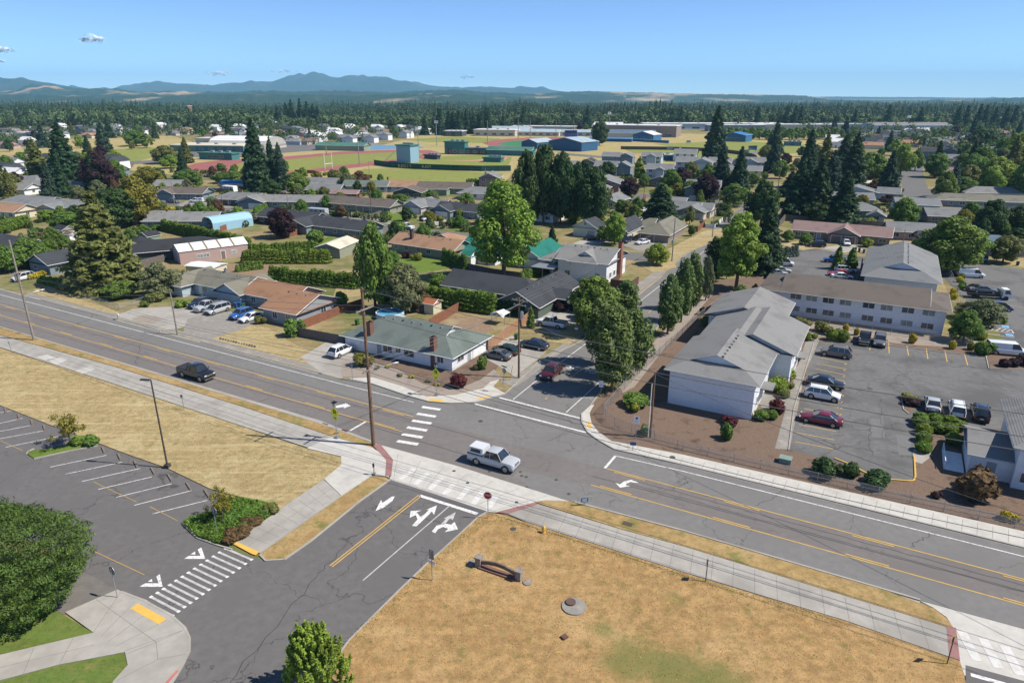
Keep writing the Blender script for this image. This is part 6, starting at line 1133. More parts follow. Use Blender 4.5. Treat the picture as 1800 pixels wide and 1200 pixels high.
mh('dark house in the shade at the right edge',(1800,392),16,9,'dgrey','taupe','x',dh=16); mh('grey house under the two dark trees on the right',(1700,395),12,9,'grey','taupe','x',dh=16)
# arched boat shelter
e=empty('boat_shelter',(*G(243,332),0),R(GA+10)); tag(e,'round-topped grey metal boat shelter at upper left','shelter'); m=MB(); pr=[(-2.2,0),(-2.2,2.4),(-1.5,3.2),(0,3.6),(1.5,3.2),(2.2,2.4),(2.2,0)]; m.add([(x,y,z) for x in(-3.5,3.5) for y,z in pr],[(i,i+1,7+i+1,7+i) for i in range(6)]); m.build('shell',STEEL,e)
# ---------------------------------------------------------------- vegetation by hand
t=tree
# landmarks
t('conifer','olive',190,505,333,120,'tall broad olive-green conifer beside the left yards')
def special(name,label,px,maker,col,r,trunk_h,cat='tree',sc=1,tr=.2):
    g=G(*px); e=empty(name,(g.x,g.y,0)); tag(e,label,cat); o=bpy.data.objects.new('crown',mesh_quads('crown',maker(),FM(col))); link(o,e); trunk_mb(trunk_h,tr,5,r*.5).build('trunk',BARK,e,smooth=50)
special('evergreen_tree','massive bright green evergreen with layered sprays at the lower left edge',(6,1068),lambda:crown_ellip(4.7,6.3,4.8),'juniper',4,7)
special('broadleaf_tree','small leafy green tree at the bottom edge beside the entry street',(560,1228),lambda:crown_shoots(6.1,2.9,200),'bright',2,5,tr=.1)
special('street_tree','big double street tree overhanging the side street',(1075,687),lambda:np.concatenate([crown_egg(12.6,3.1,2.2,.3,330,7,50)]),'pear',2.,10); 
special('street_tree','right half of the clump of street trees over the bike lane',(1108,662),lambda:crown_egg(10.6,3.,2.,.3,300,8,40),'pear',2.,9)
special('street_tree','left half of the clump of street trees over the bike lane',(1052,640),lambda:crown_egg(11.,2.3,2.6,.3,300,9,32),'pear',2.,9)
special('maple_tree','very tall bright yellow-green maple in the centre of the neighbourhood',(885,493),lambda:np.concatenate([crown_round(23.5,7.2,3.5,44,.5,420,1.,3,.3)]),'bright',5,20,tr=.45)
special('broadleaf_tree','tall bright green tree beside the north court',(1293,510),lambda:crown_round(17.5,4.6,2.5,40,.42,380,1.,5,.32),'bright',3,15,tr=.35)
t('round','mid',660,545,388,72,'loose tall green tree behind the swimming pool'); t('round','sage',715,548,462,72,'bushy sage green tree right of the pool tree'); t('round','mid',1045,585,482,92,'street tree behind the clump at the bike lane'); t('egg','pear',1100,560,492,50,'lower street tree by the white pickup driveway')
for x,y,yt,w,c,lb in((1173,588,482,46,'pear','nearest upright street tree on the right of the side street'),(1197,566,455,40,'pear','second upright street tree right of the side street'),(1214,545,444,38,'pear','third upright street tree right of the side street'),(1240,528,450,24,'sage','slim pale upright tree between street trees'),(1255,495,417,48,'dark','dark dense tree behind the upright street trees'),(1277,490,430,18,'sage','narrow pale tree just left of the tall bright tree')): t('egg',c,x,y,yt,w,lb,name='street_tree')
t('conifer','fir',1342,478,345,62,'dark conifer leaning against the tall bright tree'); t('round','dark',1336,400,315,60,'dark green tree behind the tall bright tree'); t('round','mid',1300,545,500,34,'low leafy shoots under the tall bright tree'); t('conifer','fir',1326,522,498,22,'small young conifer in the mulch by the fence')
t('sparse','yellow',125,783,728,46,'small yellow-green tree on the parking island'); t('sparse','yellow',392,915,858,38,'thin young tree in the ivy bed')
for a in((925,395,262,58,'dark','dark oak leftmost in the grove behind the maple'),(955,392,250,66,'dark','tallest dark oak in the grove behind the maple'),(985,394,262,56,'dark','dark oak third in the grove behind the maple'),(1010,392,285,50,'dark','dark oak fourth in the grove, by the brown house'),(1040,398,292,66,'dark','broad dark oak at the right end of the grove'),(1025,382,278,40,'fir','dark tree between the last two grove oaks')): t('round',a[4],*a[:4],a[5])
for a in(('conifer','olive',72,322,243,46,'dark conifer left of the two tallest at upper left'),('conifer','fir',120,325,212,66,'tallest dark conifer at upper left'),('spire','spruce',185,272,217,34,'sequoia with a clean cone shape in the upper left field'),('round','purple',180,337,264,62,'dark purple-leaved tree at upper left'),('round','dark',205,402,328,80,'dense dark green tree right of the olive conifer'),('round','yellow',246,395,308,78,'tall yellow-green tree beside the dense dark one'),('round','yellow',262,330,292,50,'yellow-green tree with creamy flowers above the pole'),('conifer','fir',455,335,205,58,'tall ragged fir rising left of centre'),('spire','spruce',482,332,245,30,'left sequoia of the pair behind the ragged fir'),('spire','spruce',496,334,254,32,'right sequoia of the pair behind the ragged fir'),
 ('round','mid',523,343,302,46,'round dark green tree at the foot of the sequoias'),('round','dark',478,345,315,36,'low dark tree under the ragged fir'),('round','purple',497,418,363,52,'dark purple tree in front of the charcoal roofs'),('round','mid',55,470,418,66,'round green tree left of the olive conifer'),('round','mid',12,480,428,50,'green tree at the left edge'),('round','mid',118,402,372,56,'green tree above the wooden shed'),('round','bright',85,388,368,34,'light green tree beside the left hedge'),('round','sage',283,520,462,66,'sage tree in front of the pink workshop'),('round','mid',212,522,494,58,'low green tree at the foot of the olive conifer'),
 ('round','olive',8,345,300,38,'olive tree at the left edge above the long house'),('round','bright',1080,430,372,40,'green tree between cottages on the cross street'),('round','mid',1058,424,396,22,'small green tree in front of the pale green cottage'),('round','bright',1153,465,427,42,'light green street tree at the crossing'),('conifer','fir',1160,386,322,62,'big dark cedar in front of the estate'),('round','purple',1105,347,312,38,'purple tree beside the brown two-storey house'),('round','purple',1196,330,294,36,'purple tree behind the dark cedar'),('round','mid',1213,350,317,42,'green tree right of the cedar'),('round','mid',1288,363,322,46,'round green tree beside the two-storey blue house'),('round','mid',1343,383,330,44,'green tree behind the dark conifer beside the street'),
 ('round','yellow',1190,350,322,24,'yellowish willow beside the cedar'),('spire','bright',1123,312,277,24,'bright poplar in the estate'),('conifer','fir',1255,283,184,50,'tall lone fir beside the ball field'),('round','dark',1053,256,212,38,'dark lone tree between the gyms'),
 ('conifer','fir',1400,382,284,58,'dark conifer in the fenced yard behind the duplex'),('conifer','fir',1432,384,276,58,'second dark conifer in the yard behind the duplex'),('conifer','fir',1478,393,298,58,'dark fir directly behind the duplex roof peak'),('round','dark',1435,392,352,50,'low broad tree below the two dark conifers'),('conifer','spruce',1457,345,262,42,'grey-green conifer behind the duplex firs'),('conifer','fir',1415,330,225,44,'ragged tall fir crowning the right-hand grove'),('conifer','fir',1388,345,300,40,'dark conifer left of the grove'),('conifer','fir',1495,330,232,52,'wide dark conifer in the middle of the right grove'),('conifer','fir',1480,300,235,44,'dark conifer at the back of the right grove'),
 ('round','mid',1530,320,268,54,'green broadleaf right of the wide dark conifer'),('round','bright',1500,322,290,36,'light green tree in front of the wide conifer'),('conifer','spruce',1558,345,262,42,'blue-grey conifer beside the far street'),('round','bright',1582,310,252,42,'bright green tree on the left of the far street'),('round','green',1608,300,263,26,'pale round tree where the far street bends'),('conifer','olive',1558,345,302,22,'slim olive conifer at the far crossing'),('round','purple',1515,322,300,30,'purple bush tree below the wide conifer'),('round','purple',1563,360,342,34,'purple tree at the far crossing'),('round','mid',1586,400,347,50,'green tree left of the pale blue two-storey house'),
 ('round','mid',1662,478,378,106,'huge broadleaf tree behind the gablet-roofed block'),('round','mid',1700,460,400,60,'right lobe tree beside the huge broadleaf'),('round','dark',1738,412,350,58,'dark broad tree at right'),('round','dark',1785,412,360,56,'dark tree at the right edge beside another'),('round','mid',1702,392,353,30,'light tree behind the travel trailer'),('round','olive',1762,462,412,52,'olive tree shading the pink house lawn'),('round','mid',1658,348,300,40,'green tree on the right of the far street'),('conifer','blue',1672,345,285,26,'blue spruce beside the far crossing'),('round','mid',1690,345,310,40,'round tree right of the blue spruce'),('round','mid',1642,312,268,44,'dark green tree at the bend of the far street'),
 ('round','mid',1720,310,258,56,'pale green tree in the right-hand woods'),('round','bright',1745,335,275,66,'yellow-green tree in the right-hand woods'),('round','bright',1780,300,232,50,'tall bright tree near the right edge'),('round','mid',1795,350,280,50,'tree touching the right edge in the woods'),('round','mid',1700,300,262,44,'left tree of the right-hand woods'),('round','purple',1790,290,272,34,'purple tree in the right-hand woods'),('round','mid',1760,285,240,40,'mid green tree at the back of the right-hand woods'),('round','dark',1725,262,226,60,'dark broad tree at the back right'),
 ('round','mid',1693,600,545,52,'leafy tree at the end of the long white block'),('round','sage',1728,570,525,60,'grey-green bush tree beside the parking stripes'),('round','sage',1700,560,530,40,'grey-green rhododendron left of the bush tree'),('spire','mid',1471,473,433,22,'left of the two pointed trees in the north court'),('spire','mid',1493,478,437,26,'right of the two pointed trees in the north court'),('round','mid',1385,425,404,20,'left round shrub tree in front of the duplex'),('round','mid',1414,430,408,21,'round tree in front of the duplex door'),('round','bright',1524,434,418,20,'light green shrub tree in front of the duplex windows'),
 ('round','bronze',633,330,300,32,'bronze-leaved tree at the edge of the field'),('round','sage',612,333,303,30,'grey tree left of the bronze tree'),('round','olive',592,325,298,26,'olive tree by the field corner'),('round','bronze',733,545,508,46,'bronze-brown tree behind the cypress row'),('round','mid',650,395,0,0,'')):
    if a[5] and a[4]: t(*a)
t('round','mid',412,325,300,40,'green tree above the blue-roofed outbuilding'); t('round','mid',392,322,302,34,'tree left of the field hedge'); t('round','mid',340,330,298,34,'green tree beside the blue awning'); t('round','mid',320,322,300,30,'green tree left of the blue awning tree'); t('round','bright',300,296,272,34,'light green tree in front of the car park'); t('round','olive',290,288,255,46,'olive conifer-like tree by the car park'); t('conifer','olive',329,287,240,24,'pointed tree at the corner of the car park'); t('round','mid',240,257,228,44,'round dark green tree in the upper left field')
t('round','green',575,368,343,18,'light green tree beside the pale fence on the cross street'); t('shrub','bright',683,387,372,14,'clipped round tree in the lawn corner'); t('round','mid',418,360,345,22,'cloud-pruned tree beside the silver-blue sedan'); t('round','mid',705,362,340,28,'green tree behind the lilac house'); t('round','mid',758,350,333,24,'dark tree beside the yellow shrub'); t('round','mid',820,365,338,30,'green tree below the green house'); t('round','olive',690,540,500,40,'shaded green bush tree behind the garden shed'); t('round','sage',980,478,447,40,'green tree between teal-roofed house and the street'); t('round','sage',968,448,432,26,'pale flowering tree behind the teal roof'); t('conifer','fir',970,445,395,24,'pointed conifer right of the maple'); t('round','green',1215,415,395,12,'small yellow-green tree in the picket yard')
t('round','mid',1070,470,450,16,'round shrub tree by the brick chimney'); t('round','lime',1018,548,505,30,'yellow-green bush by the dark green bungalow')
t('round','olive',975,320,0,0,'') if 0 else None
for a in((802,512,488,40,'dark','dark garden tree under the left side of the maple'),(770,508,480,34,'mid','green garden tree behind the cypress row'),(840,505,484,36,'olive','olive garden tree in the maple shade'),(690,470,440,30,'mid','garden tree beside the cream outbuilding'),(600,545,512,26,'mid','garden tree behind the pool yard fence'),(1010,470,448,28,'mid','green tree between the teal roof and the two-storey house')): t('round',a[4],*a[:4],a[5])
t('spire','mid',933,576,540,16,'single cypress at the end of the cedar fence')
# hedges
def hg(col,a,b,h,w,label,**k): hedge(col,G(*a),G(*b),h,w,label,**k)
hg('hedge',(288,405),(440,440),3.6,3.,'long ragged evergreen hedge behind the charcoal-roofed house',leaf=.28); hg('hedge',(430,462),(578,462),3.6,3.4,'tall evergreen hedge in the middle of the left gardens',leaf=.28); hg('hedge',(478,495),(628,507),3.6,3.,'evergreen hedge row behind the orange-roofed bungalow',leaf=.28); hg('hedge',(440,448),(560,443),3.,2.6,'back evergreen hedge behind the garden hedge',leaf=.28)
hg('hedge',(0,412),(52,398),4.,2.2,'tall clipped hedge at the left edge',tops=.03,spires=False,group=None); hg('hedge',(1003,395),(1032,380),5.,2.,'tall clipped hedge behind the pale green cottage',tops=.03,spires=False); hg('hedge',(805,385),(852,371),3.2,1.8,'clipped hedge behind the lilac house',tops=.03,spires=False)
hg('hedge',(748,534),(868,551),4.2,3.6,'row of dark cypress shrubs along the back of the corner bungalow yard',leaf=.26); hg('dark',(868,549),(925,556),3.,2.4,'row of clipped cypress along the cedar fence',leaf=.26); hg('mid',(780,462),(820,475),3.8,2.2,'clump of cypress beside the play shed',leaf=.26); hg('mid',(915,492),(965,478),2.2,2.,'hedge in front of the teal-roofed house',leaf=.26)
hg('mid',(735,330),(760,328),0.1,.1,'x') if 0 else None
hg('mid',(820,330),(853,329),4.2,2.5,'hedge left of the dark brown house at the ball field',leaf=.35); hg('dark',(1128,327),(1165,320),2.5,1.6,'dark hedge between the estate yards',tops=.05,spires=False); hg('mid',(448,375),(490,357),2.2,2.,'hedge beside the grey ranch house',leaf=.3); hg('blue',(1378,452),(1400,450),3.,2.4,'blue-green juniper clump in the north court'); hg('mid',(470,310),(505,296),4,3,'ivy-like evergreen hedge at the track corner',leaf=.4)
hg('mid',(415,478),(462,472),2.,1.8,'low hedge in the vegetable garden',leaf=.25); hg('mid',(70,498),(130,505),1.8,2.4,'dark low hedge below the olive conifer',leaf=.25); hg('golden',(52,492),(80,484),1.4,1.6,'golden shrub row at far left',leaf=.2,spires=False); hg('olive',(320,492),(336,488),2,2,'small clump beside the pink workshop door',leaf=.25)
# shrubs round the apartments
sh=shrub
for a in(('bush','olive',1407,573,26,15,'round olive bush left of the clipped pair by the white block'),('bush','olive',1447,582,28,18,'broad olive bush by the white block wall'),('shrub','hedge',1462,598,20,19,'left dark green ball by the parked SUVs'),('shrub','hedge',1481,600,20,18,'right dark green ball by the parked SUVs'),('shrub','mid',1473,588,14,10,'small ball behind the two dark green balls'),('shrub','golden',1486,583,10,13,'golden ball nearest the olive bush'),('shrub','golden',1505,589,9,12,'golden ball beside the black pickup'),('shrub','golden',1603,603,13,16,'golden oval shrub in the middle of the lot edge'),('shrub','golden',1673,613,12,14,'golden shrub towards the right of the lot edge'),
 ('shrub','lime',1405,578,15,9,'lime mound behind the block entrance'),('shrub','lime',1402,590,14,12,'second lime mound by the block entrance'),('bush','lime',1418,597,18,16,'tall lime flowering bush by the block entrance'),('shrub','mid',1396,613,18,14,'green ball above its twin by the second entrance'),('shrub','mid',1397,635,22,20,'green ball by the second entrance path'),('bush','bright',1383,668,24,22,'bright green bush right of the front entrance bed'),('shrub','bright',1367,687,33,24,'large bright green ball in the front entrance bed'),('shrub','olive',1377,698,20,13,'olive mound below the large bright ball'),('bush','olive',1388,682,12,10,'small olive mound beside the bright bush'),
 ('bush','red',1365,724,26,24,'red-leaved shrub beside the front footpath'),('shrub','mid',1337,737,24,17,'left dark green ball below the red shrub'),('shrub','mid',1357,736,18,15,'right dark green ball below the red shrub'),('bush','red',1283,749,24,18,'dark red shrub in the mulch in front of the white wall'),('bush','mid',1276,771,20,30,'tall green shrub in front of the dark red one'),
 ('bush','purple',1248,553,20,16,'dark purple ball behind the white block corner'),('bush','mid',1243,572,22,18,'green rhododendron by the fence behind the block'),('shrub','mid',1117,712,44,20,'wide dark green clipped bush by the fence corner'),('bush','lime',1113,720,24,17,'yellow-green bush in front of the wide clipped one'),('bush','mid',1131,765,20,18,'green bush beside the short brown pole'),
 ('bush','dark',1447,835,38,32,'leftmost dark bush above the yellow kerb'),('bush','dark',1495,838,32,26,'middle dark bush above the yellow kerb'),('bush','dark',1540,853,42,28,'rightmost dark bush above the yellow kerb'),('bush','bronze',1704,873,66,52,'large bronze-red photinia bush at the right'),('bush','purple',1645,874,16,12,'tiny purple shrub beside the photinia'),('bush','golden',1768,912,22,18,'small golden bush near the right edge'),
 ('bush','yellow',1600,705,26,13,'golden spreading shrub at the bed tip'),('shrub','purple',1602,712,26,13,'dark purple mound at the bed tip'),('shrub','purple',1765,645,18,14,'left purple mound in the kerbed bed'),('shrub','purple',1780,644,18,14,'middle purple mound in the kerbed bed'),('bush','purple',1797,642,22,18,'right purple mound in the kerbed bed'),
 ('bush','mid',1723,622,26,26,'green bush at the end of the chain-link fence'),('shrub','lime',1706,615,12,13,'lime ball beside the end of the chain-link fence'),('shrub','lime',1722,596,20,14,'lime mound under the leafy tree'),('shrub','red',806,679,29,21,'round dark red shrub in the corner bed'),('bush','yellow',636,641,28,24,'yellow-green bush at the bungalow garage'),('bush','mid',848,648,17,24,'upright green shrub by the grey sedan'),('shrub','olive',836,650,10,9,'small olive ball beside the upright shrub'),('bush','lime',850,0,0,0,''),
 ('bush','mid',517,590,28,32,'green tree-like shrub at the corner of the grey bungalow'),('bush','olive',456,568,16,15,'olive shrub beside the white sedan'),('bush','bright',320,540,18,14,'leafy plant at the driveway edge'),('bush','mid',255,538,14,10,'small round bush by the driveway fence'),('bush','olive',275,530,24,18,'olive bush at the corner of the chain-link fence'),('bush','purple',988,545,28,18,'dark purple bush by the garage of the dark green bungalow'),('bush','mid',1025,560,34,28,'dark rhododendron beside the white pickup drive'),
 ('bush','mid',640,380,0,0,''),('bush','mid',705,405,26,16,'large round green bush on the cross street kerb'),('shrub','mid',555,427,28,21,'large round bush behind the tall garden hedge'),('bush','bronze',620,427,18,16,'bronze bush by the white patio cover'),('bush','purple',715,454,14,12,'purple bush under the sage green house wall'),('bush','yellow',735,458,16,14,'yellow-green ball beside the purple bush'),('shrub','olive',755,394,13,9,'olive ball in the lilac house garden'),('bush','bronze',762,388,14,10,'orange-brown shrub in the lilac house garden'),('bush','lime',773,388,14,10,'lime shrub in the lilac house garden'),('bush','yellow',807,424,12,9,'yellow bush beside the cross street'),('bush','golden',823,428,10,7,'golden shrub near the cross street letterbox'),
 ('bush','purple',456,362,12,9,'purple shrub on the circular lawn'),('bush','mid',588,380,14,8,'green bush by the horse trailer'),('bush','golden',298,372,18,10,'golden shrub at the cross street end'),('bush','golden',205,325,14,12,'orange shrub at upper left'),('bush','golden',317,307,14,9,'golden shrub beside the blue awning'),('bush','bright',286,340,0,0,''),('bush','mid',145,405,0,0,''),('bush','golden',744,343,12,8,'bright yellow shrub by the dark green house'),('shrub','red',1213,0,0,0,''),
 ('bush','bronze',404,952,32,17,'bronze rounded bush at the tip of the ivy bed'),('bush','bronze',428,938,32,14,'second bronze bush along the ivy bed'),('bush','bronze',448,922,28,12,'reddish bush in the middle of the ivy bed edge'),('bush','olive',478,898,26,14,'olive bush at the far end of the ivy bed'),('bush','mid',402,918,26,14,'green bush below the thin tree in the ivy bed'),('bush','green',430,905,30,14,'green bush in the centre of the ivy bed'),('bush','green',455,893,30,12,'green bush at the back of the ivy bed'),('bush','mid',136,782,20,14,'left shrub on the parking island'),('bush','mid',159,783,26,17,'right round shrub on the parking island')):
    if a[4]: sh(a[1],a[2],a[3],a[4],a[5],a[6],kind=a[0])
rows=[(1622+dx,760+dy) for dx,dy in((-6,-23),(0,-15),(0,-5),(2,6),(1,24),(2,14))]
for i,(x,y) in enumerate([(1617,742),(1618,750),(1623,763),(1623,776),(1622,793),(1643,744),(1648,758),(1668,748),(1668,761),(1683,755)]):
    sh('hedge',x,y,26,17,['first','second','third','fourth','fifth'][i%5]+(' clipped ball from the top in the left row beside the office' if i<5 else ' clipped ball counting right in the bed below the parked cars'))
sh('mid',1675,780,26,20,'dark clipped shrub beside the office wall')
for i,(x,y,c) in enumerate([(1701,476,'mid'),(1698,480,'golden'),(1702,487,'mid'),(1698,492,'golden'),(1703,500,'mid'),(1701,505,'mid'),(1687,513,'golden'),(1688,522,'golden'),(1750,565,'mid')]):
    sh(c,x-12 if i<8 else x,y+4 if i<8 else y,11 if i<8 else 34,10,'clipped '+('golden' if c=='golden' else 'green')+' shrub '+['at the back end','second from the back','third from the back','fourth from the back','fifth from the back','sixth from the back','seventh from the back','at the near end','spreading'][i]+(' of the row beside the east fence' if i<8 else ' in the kerb bed of the east lot'))
for i in range(7): sh('sage' if i%2 else 'golden',640+i*22+random.uniform(-5,5),640+i*5+random.uniform(-6,8),9,5,'low '+('sage' if i%2 else 'straw-yellow')+' tuft, '+['first','second','third','fourth','fifth','sixth','seventh'][i]+' from the left in the mulch bed',kind='bush',name='shrub_tuft')
# ivy ground cover
v=[]; 
poly=PX((322,922),(333,912),(373,902),(400,878),(430,878),(487,890),(487,900),(408,957),(383,958),(347,945))
def inpoly(p,pl):
    c=False; n=len(pl)
    for i in range(n):
        a,b=pl[i],pl[(i+1)%n]
        if (a.y>p[1])!=(b.y>p[1]) and p[0]<(b.x-a.x)*(p[1]-a.y)/(b.y-a.y)+a.x: c=not c
    return c
def cover(poly,n,leaf,h,z,col,name):
    xs=[p.x for p in poly]; ys=[p.y for p in poly]; pts=[]
    while len(pts)<n:
        q=(random.uniform(min(xs),max(xs)),random.uniform(min(ys),max(ys)))
        if inpoly(q,poly): pts.append((q[0],q[1],z+random.random()*h))
    pts=np.array(pts); nr=rng.normal(size=pts.shape)*.5+np.array([0,0,1.]); nr/=np.linalg.norm(nr,axis=1)[:,None]
    o=bpy.data.objects.new(name,mesh_quads(name,quads(pts,nr,leaf*(.6+.8*rng.random(len(pts)))),FM(col))); link(o); o['kind']='stuff'; o['label']={'ivy':'low green ivy covering the parking lot bed','dry_grass':'tufts of dry straw grass on the lawns','bark_chips':'loose bark in the beds'}[name]; o['category']='ground cover'
cover(poly,9000,.16,.3,.13,'green','ivy')
def tufts(polys,n,name,mat,h):
    out=[]; 
    for poly,w in polys:
        xs=[p.x for p in poly]; ys=[p.y for p in poly]; k=0
        while k<n*w:
            q=(random.uniform(min(xs),max(xs)),random.uniform(min(ys),max(ys)))
            if inpoly(q,poly): out.append((q[0],q[1],.13)); k+=1
    pts=np.array(out); nr=rng.normal(size=pts.shape); nr[:,2]*=.25; nr/=np.linalg.norm(nr,axis=1)[:,None]
    o=bpy.data.objects.new(name,mesh_quads(name,quads(pts,nr,h*(.4+.9*rng.random(len(pts))),1.6),mat)); link(o); o['kind']='stuff'; o['label']='scattered tufts of dry grass and weeds on the lawns'; o['category']='grass'
TUF=foliage('dry_tufts',(.75,.5,.22),.75,.5); TUG=foliage('green_weeds',(.36,.4,.13),.8,.5)
big=PX((840,911),(858,903),(875,904),(925,919),(1200,1007),(1487,1093),(1687,1163),(1697,1199),(615,1199),(615,1126),(700,1041),(747,996),(800,948)); lft=PX((0,612),(200,676),(433,753),(540,790),(600,804),(570,842),(490,896),(430,876),(370,860),(293,823),(227,800),(90,748),(0,713))
tufts([(big,1.)],14000,'dry_grass',TUF,.07); tufts([(lft,1.)],9000,'dry_grass',TUF,.08)
cl_=[]; xs_=[p.x for p in big]; ys_=[p.y for p in big]
while len(cl_)<36:
    q=Vector((random.uniform(min(xs_),max(xs_)),random.uniform(min(ys_),max(ys_))))
    if inpoly(q,big): cl_.append(([q+Vector((.5*math.cos(k*1.05)*random.uniform(.5,1.3),.4*math.sin(k*1.05)*random.uniform(.5,1.3))) for k in range(6)],random.choice((.4,.7,1.))))
tufts(cl_,24,'green_weeds',TUG,.06)
edge=PX((600,1130),(700,1045),(747,1000),(840,913),(875,906),(925,921),(1200,1009),(1487,1095),(1487,1102),(1200,1018),(925,928),(860,918),(750,1010),(620,1140)); tufts([(edge,1)],1800,'green_weeds',TUG,.09)

# ---------------------------------------------------------------- school fields
TRK=pm('track_red',(.31,.105,.095),(.25,.09,.08),scale=.3,rough=.9,world=True); TURF=pm('artificial_turf',(.04,.16,.06),(.05,.19,.07),scale=.05,rough=.9,world=True); CLAY=pm('infield_clay',(.42,.24,.15),(.36,.2,.13),scale=.2,rough=.9,world=True); CRT=pm('court_blue',(.1,.22,.34),(.13,.25,.36),scale=.1,world=True)
fz=.04
def fs(name,mat,*p):
    global fz; fz+=.006; return sheet(name,mat,fz,*p)
fs('field',FIELDD,(230,300),(250,262),(480,262),(660,258),(740,238),(860,232),(1300,236),(1480,248),(1480,285),(1400,292),(1250,296),(1080,288),(960,288),(900,305),(885,325),(640,322),(560,316),(330,310)); fs('field',FIELDD,(0,258),(110,246),(300,238),(345,252),(240,285),(0,275))
fs('field',FIELDG,(590,322),(640,297),(760,297),(885,306),(860,321),(760,322)); fs('field',FIELDG,(110,270),(210,262),(330,258),(240,285)); fs('field',FIELDG,(700,246),(800,240),(880,244),(870,252),(760,250)); fs('field',FIELDG,(1150,253),(1300,248),(1440,256),(1440,268),(1330,272),(1200,262))
fs('field',FIELDG,(1095,262),(1260,264),(1330,275),(1400,290),(1280,290),(1150,284)); fs('clay_infield',CLAY,(1108,270),(1180,270),(1230,277),(1215,284),(1150,280))
fs('parking_area',ASPF,(335,262),(395,258),(600,252),(640,260),(510,268),(400,279),(335,276)); fs('parking_area',ASPF,(980,268),(1060,275),(1070,279),(980,272))
fs('running_track',TRK,(328,292),(345,287),(395,281),(430,280),(520,274),(600,267),(700,263.5),(755,264.5),(772,268),(766,273),(745,278),(690,286),(640,293),(580,300),(520,308),(450,314),(380,314),(340,304)); fs('infield_turf',FIELDG,(400,295),(430,285),(520,279.5),(600,271.5),(700,267.5),(738,268.5),(744,271),(735,275),(690,281),(600,291),(530,300),(450,305),(415,302))
fs('running_track',TRK,(848,252),(870,246),(930,242),(1000,241),(1040,244),(1045,250),(1010,258),(930,262),(870,259)); fs('infield_turf',TURF,(872,253),(900,248),(960,245.5),(1010,246),(1018,250),(985,256),(930,258.5),(890,257))
fs('ball_field',FIELDG,(665,290),(700,287),(780,275),(860,272),(900,277),(890,300),(760,296)); fs('clay_infield',CLAY,(778,282.5),(800,283),(850,284),(890,281),(895,275),(880,276),(830,282)); fs('tennis_court',CRT,(640,258),(655,255),(735,256),(745,260),(640,264)); fs('road_surface',ASPF,(100,302),(200,285),(330,280),(330,284),(210,290),(140,305))
# ---------------------------------------------------------------- school buildings and far blocks
def block(label,fr,Lu,Lv,roof,wall,e=5,r=1.5,ridge='x',dh=0,cat='building',name='school_building',flat=False,win=6,extra=(),ka=0,kb=0,o=.5):
    g=G(*fr); ee=empty(name,(g.x,g.y,0),R(GA+dh)); tag(ee,label,cat); m=MB();tp=MB();fa=MB();gb=MB()
    if flat:
        m.box((-Lu,0,0),(0,Lv,e)); m.build('wall',WM(wall),ee); tp.box((-Lu-.6,-.6,e),(.6,Lv+.6,e+.7)); rr=tp.build('roof',RM(roof),ee); k=MB(); 
        for i in range(3): k.box((-Lu*(.25+.25*i),Lv*.4,e+.7),(-Lu*(.25+.25*i)+2.5,Lv*.4+2,e+1.8)); 
        k.build('roof_unit',STEEL,rr)
    else:
        for w in [wing(-Lu,0,0,Lv,e,r,ridge,o=o,ka=ka,kb=kb)]+[wing(*a) for a in extra]: wall_wing(w,m); roof_wing(w,tp,fa,gb)
        m.build('wall',WM(wall),ee); tp.build('roof',RM(roof),ee)
        fa.build('fascia',WHITE,ee)
    w=wing(-Lu,0,0,Lv,e,r,ridge)
    for i in range(win): add_window(ee,w,'f',(i+.5)/win,1.2,Lu/win*.5,min(2,e*.4),mull=2)
    return ee
bd_=block
bd_('dark blue metal gym with pale double doors by the football track',(1022,267),32,22,'steel','navy',7,3,'y',dh=-12,win=0,kb=0)
bd_('smaller blue gabled hall left of the dark blue gym',(944,262),16,24,'steel','navy',5,2.5,'y',dh=-10,win=0); bd_('green-roofed barn below the small blue hall',(934,275),34,10,'green','teal',4,2,'x',dh=10,win=0,name='barn')
bd_('small blue shed right of the dark blue gym',(1047,258),8,8,'steel','blue',4,1.5,'y',win=1); bd_('bright blue shed with blue roof beside the lone tall fir',(1310,250),24,18,'blue','blue',6,2.5,'y',dh=-8,win=1)
bd_('white-gabled blue building with square blue trim in front of the big brown hall',(1148,248),22,18,'white','blue',5.5,3,'y',dh=-8,win=3); bd_('long grey-roofed building behind the white-gabled blue building',(1148,244),52,18,'bluegrey','beige',5,3,'x',dh=8,win=0)
bd_('tall brown and beige sports hall with pilasters',(1188,242),90,30,'white','taupe',11,1,flat=True,dh=6,win=5); bd_('long low blue-grey school wing with teal metal roof facing the track',(982,240),62,22,'steel','beige',4.5,2.5,dh=14,win=8); bd_('low school wing with pale blue roof behind the football field',(1040,240),50,18,'steel','lblue',4.5,2,dh=14,win=6)
bd_('white flat-roofed school hall left of the teal-roofed wing',(905,240),46,24,'white','beige',6,1,flat=True,dh=14,win=5); bd_('dark block at the left end of the school',(812,240),20,16,'white','charcoal',5,1,flat=True,dh=14,win=2); bd_('pale school wing with light blue roof in the back row',(930,234),70,20,'skyblue','beige',5,2,dh=14,win=6); bd_('back school wing with long white roof',(1010,231),80,20,'white','beige',5,1,flat=True,dh=14,win=6)
bd_('white domed sports hall by the cell tower',(1090,233),34,30,'white','beige',6,5,'x',dh=10,win=3); bd_('low blue canopy row beside the brown sports hall',(1110,250),40,8,'blue','navy',3,1,dh=10,win=0); bd_('long blue windscreen wall at the tennis courts of the school',(1175,252),60,1,'blue','blue',2.4,.1,dh=-16,win=0,name='windscreen_wall',cat='wall',o=.05)
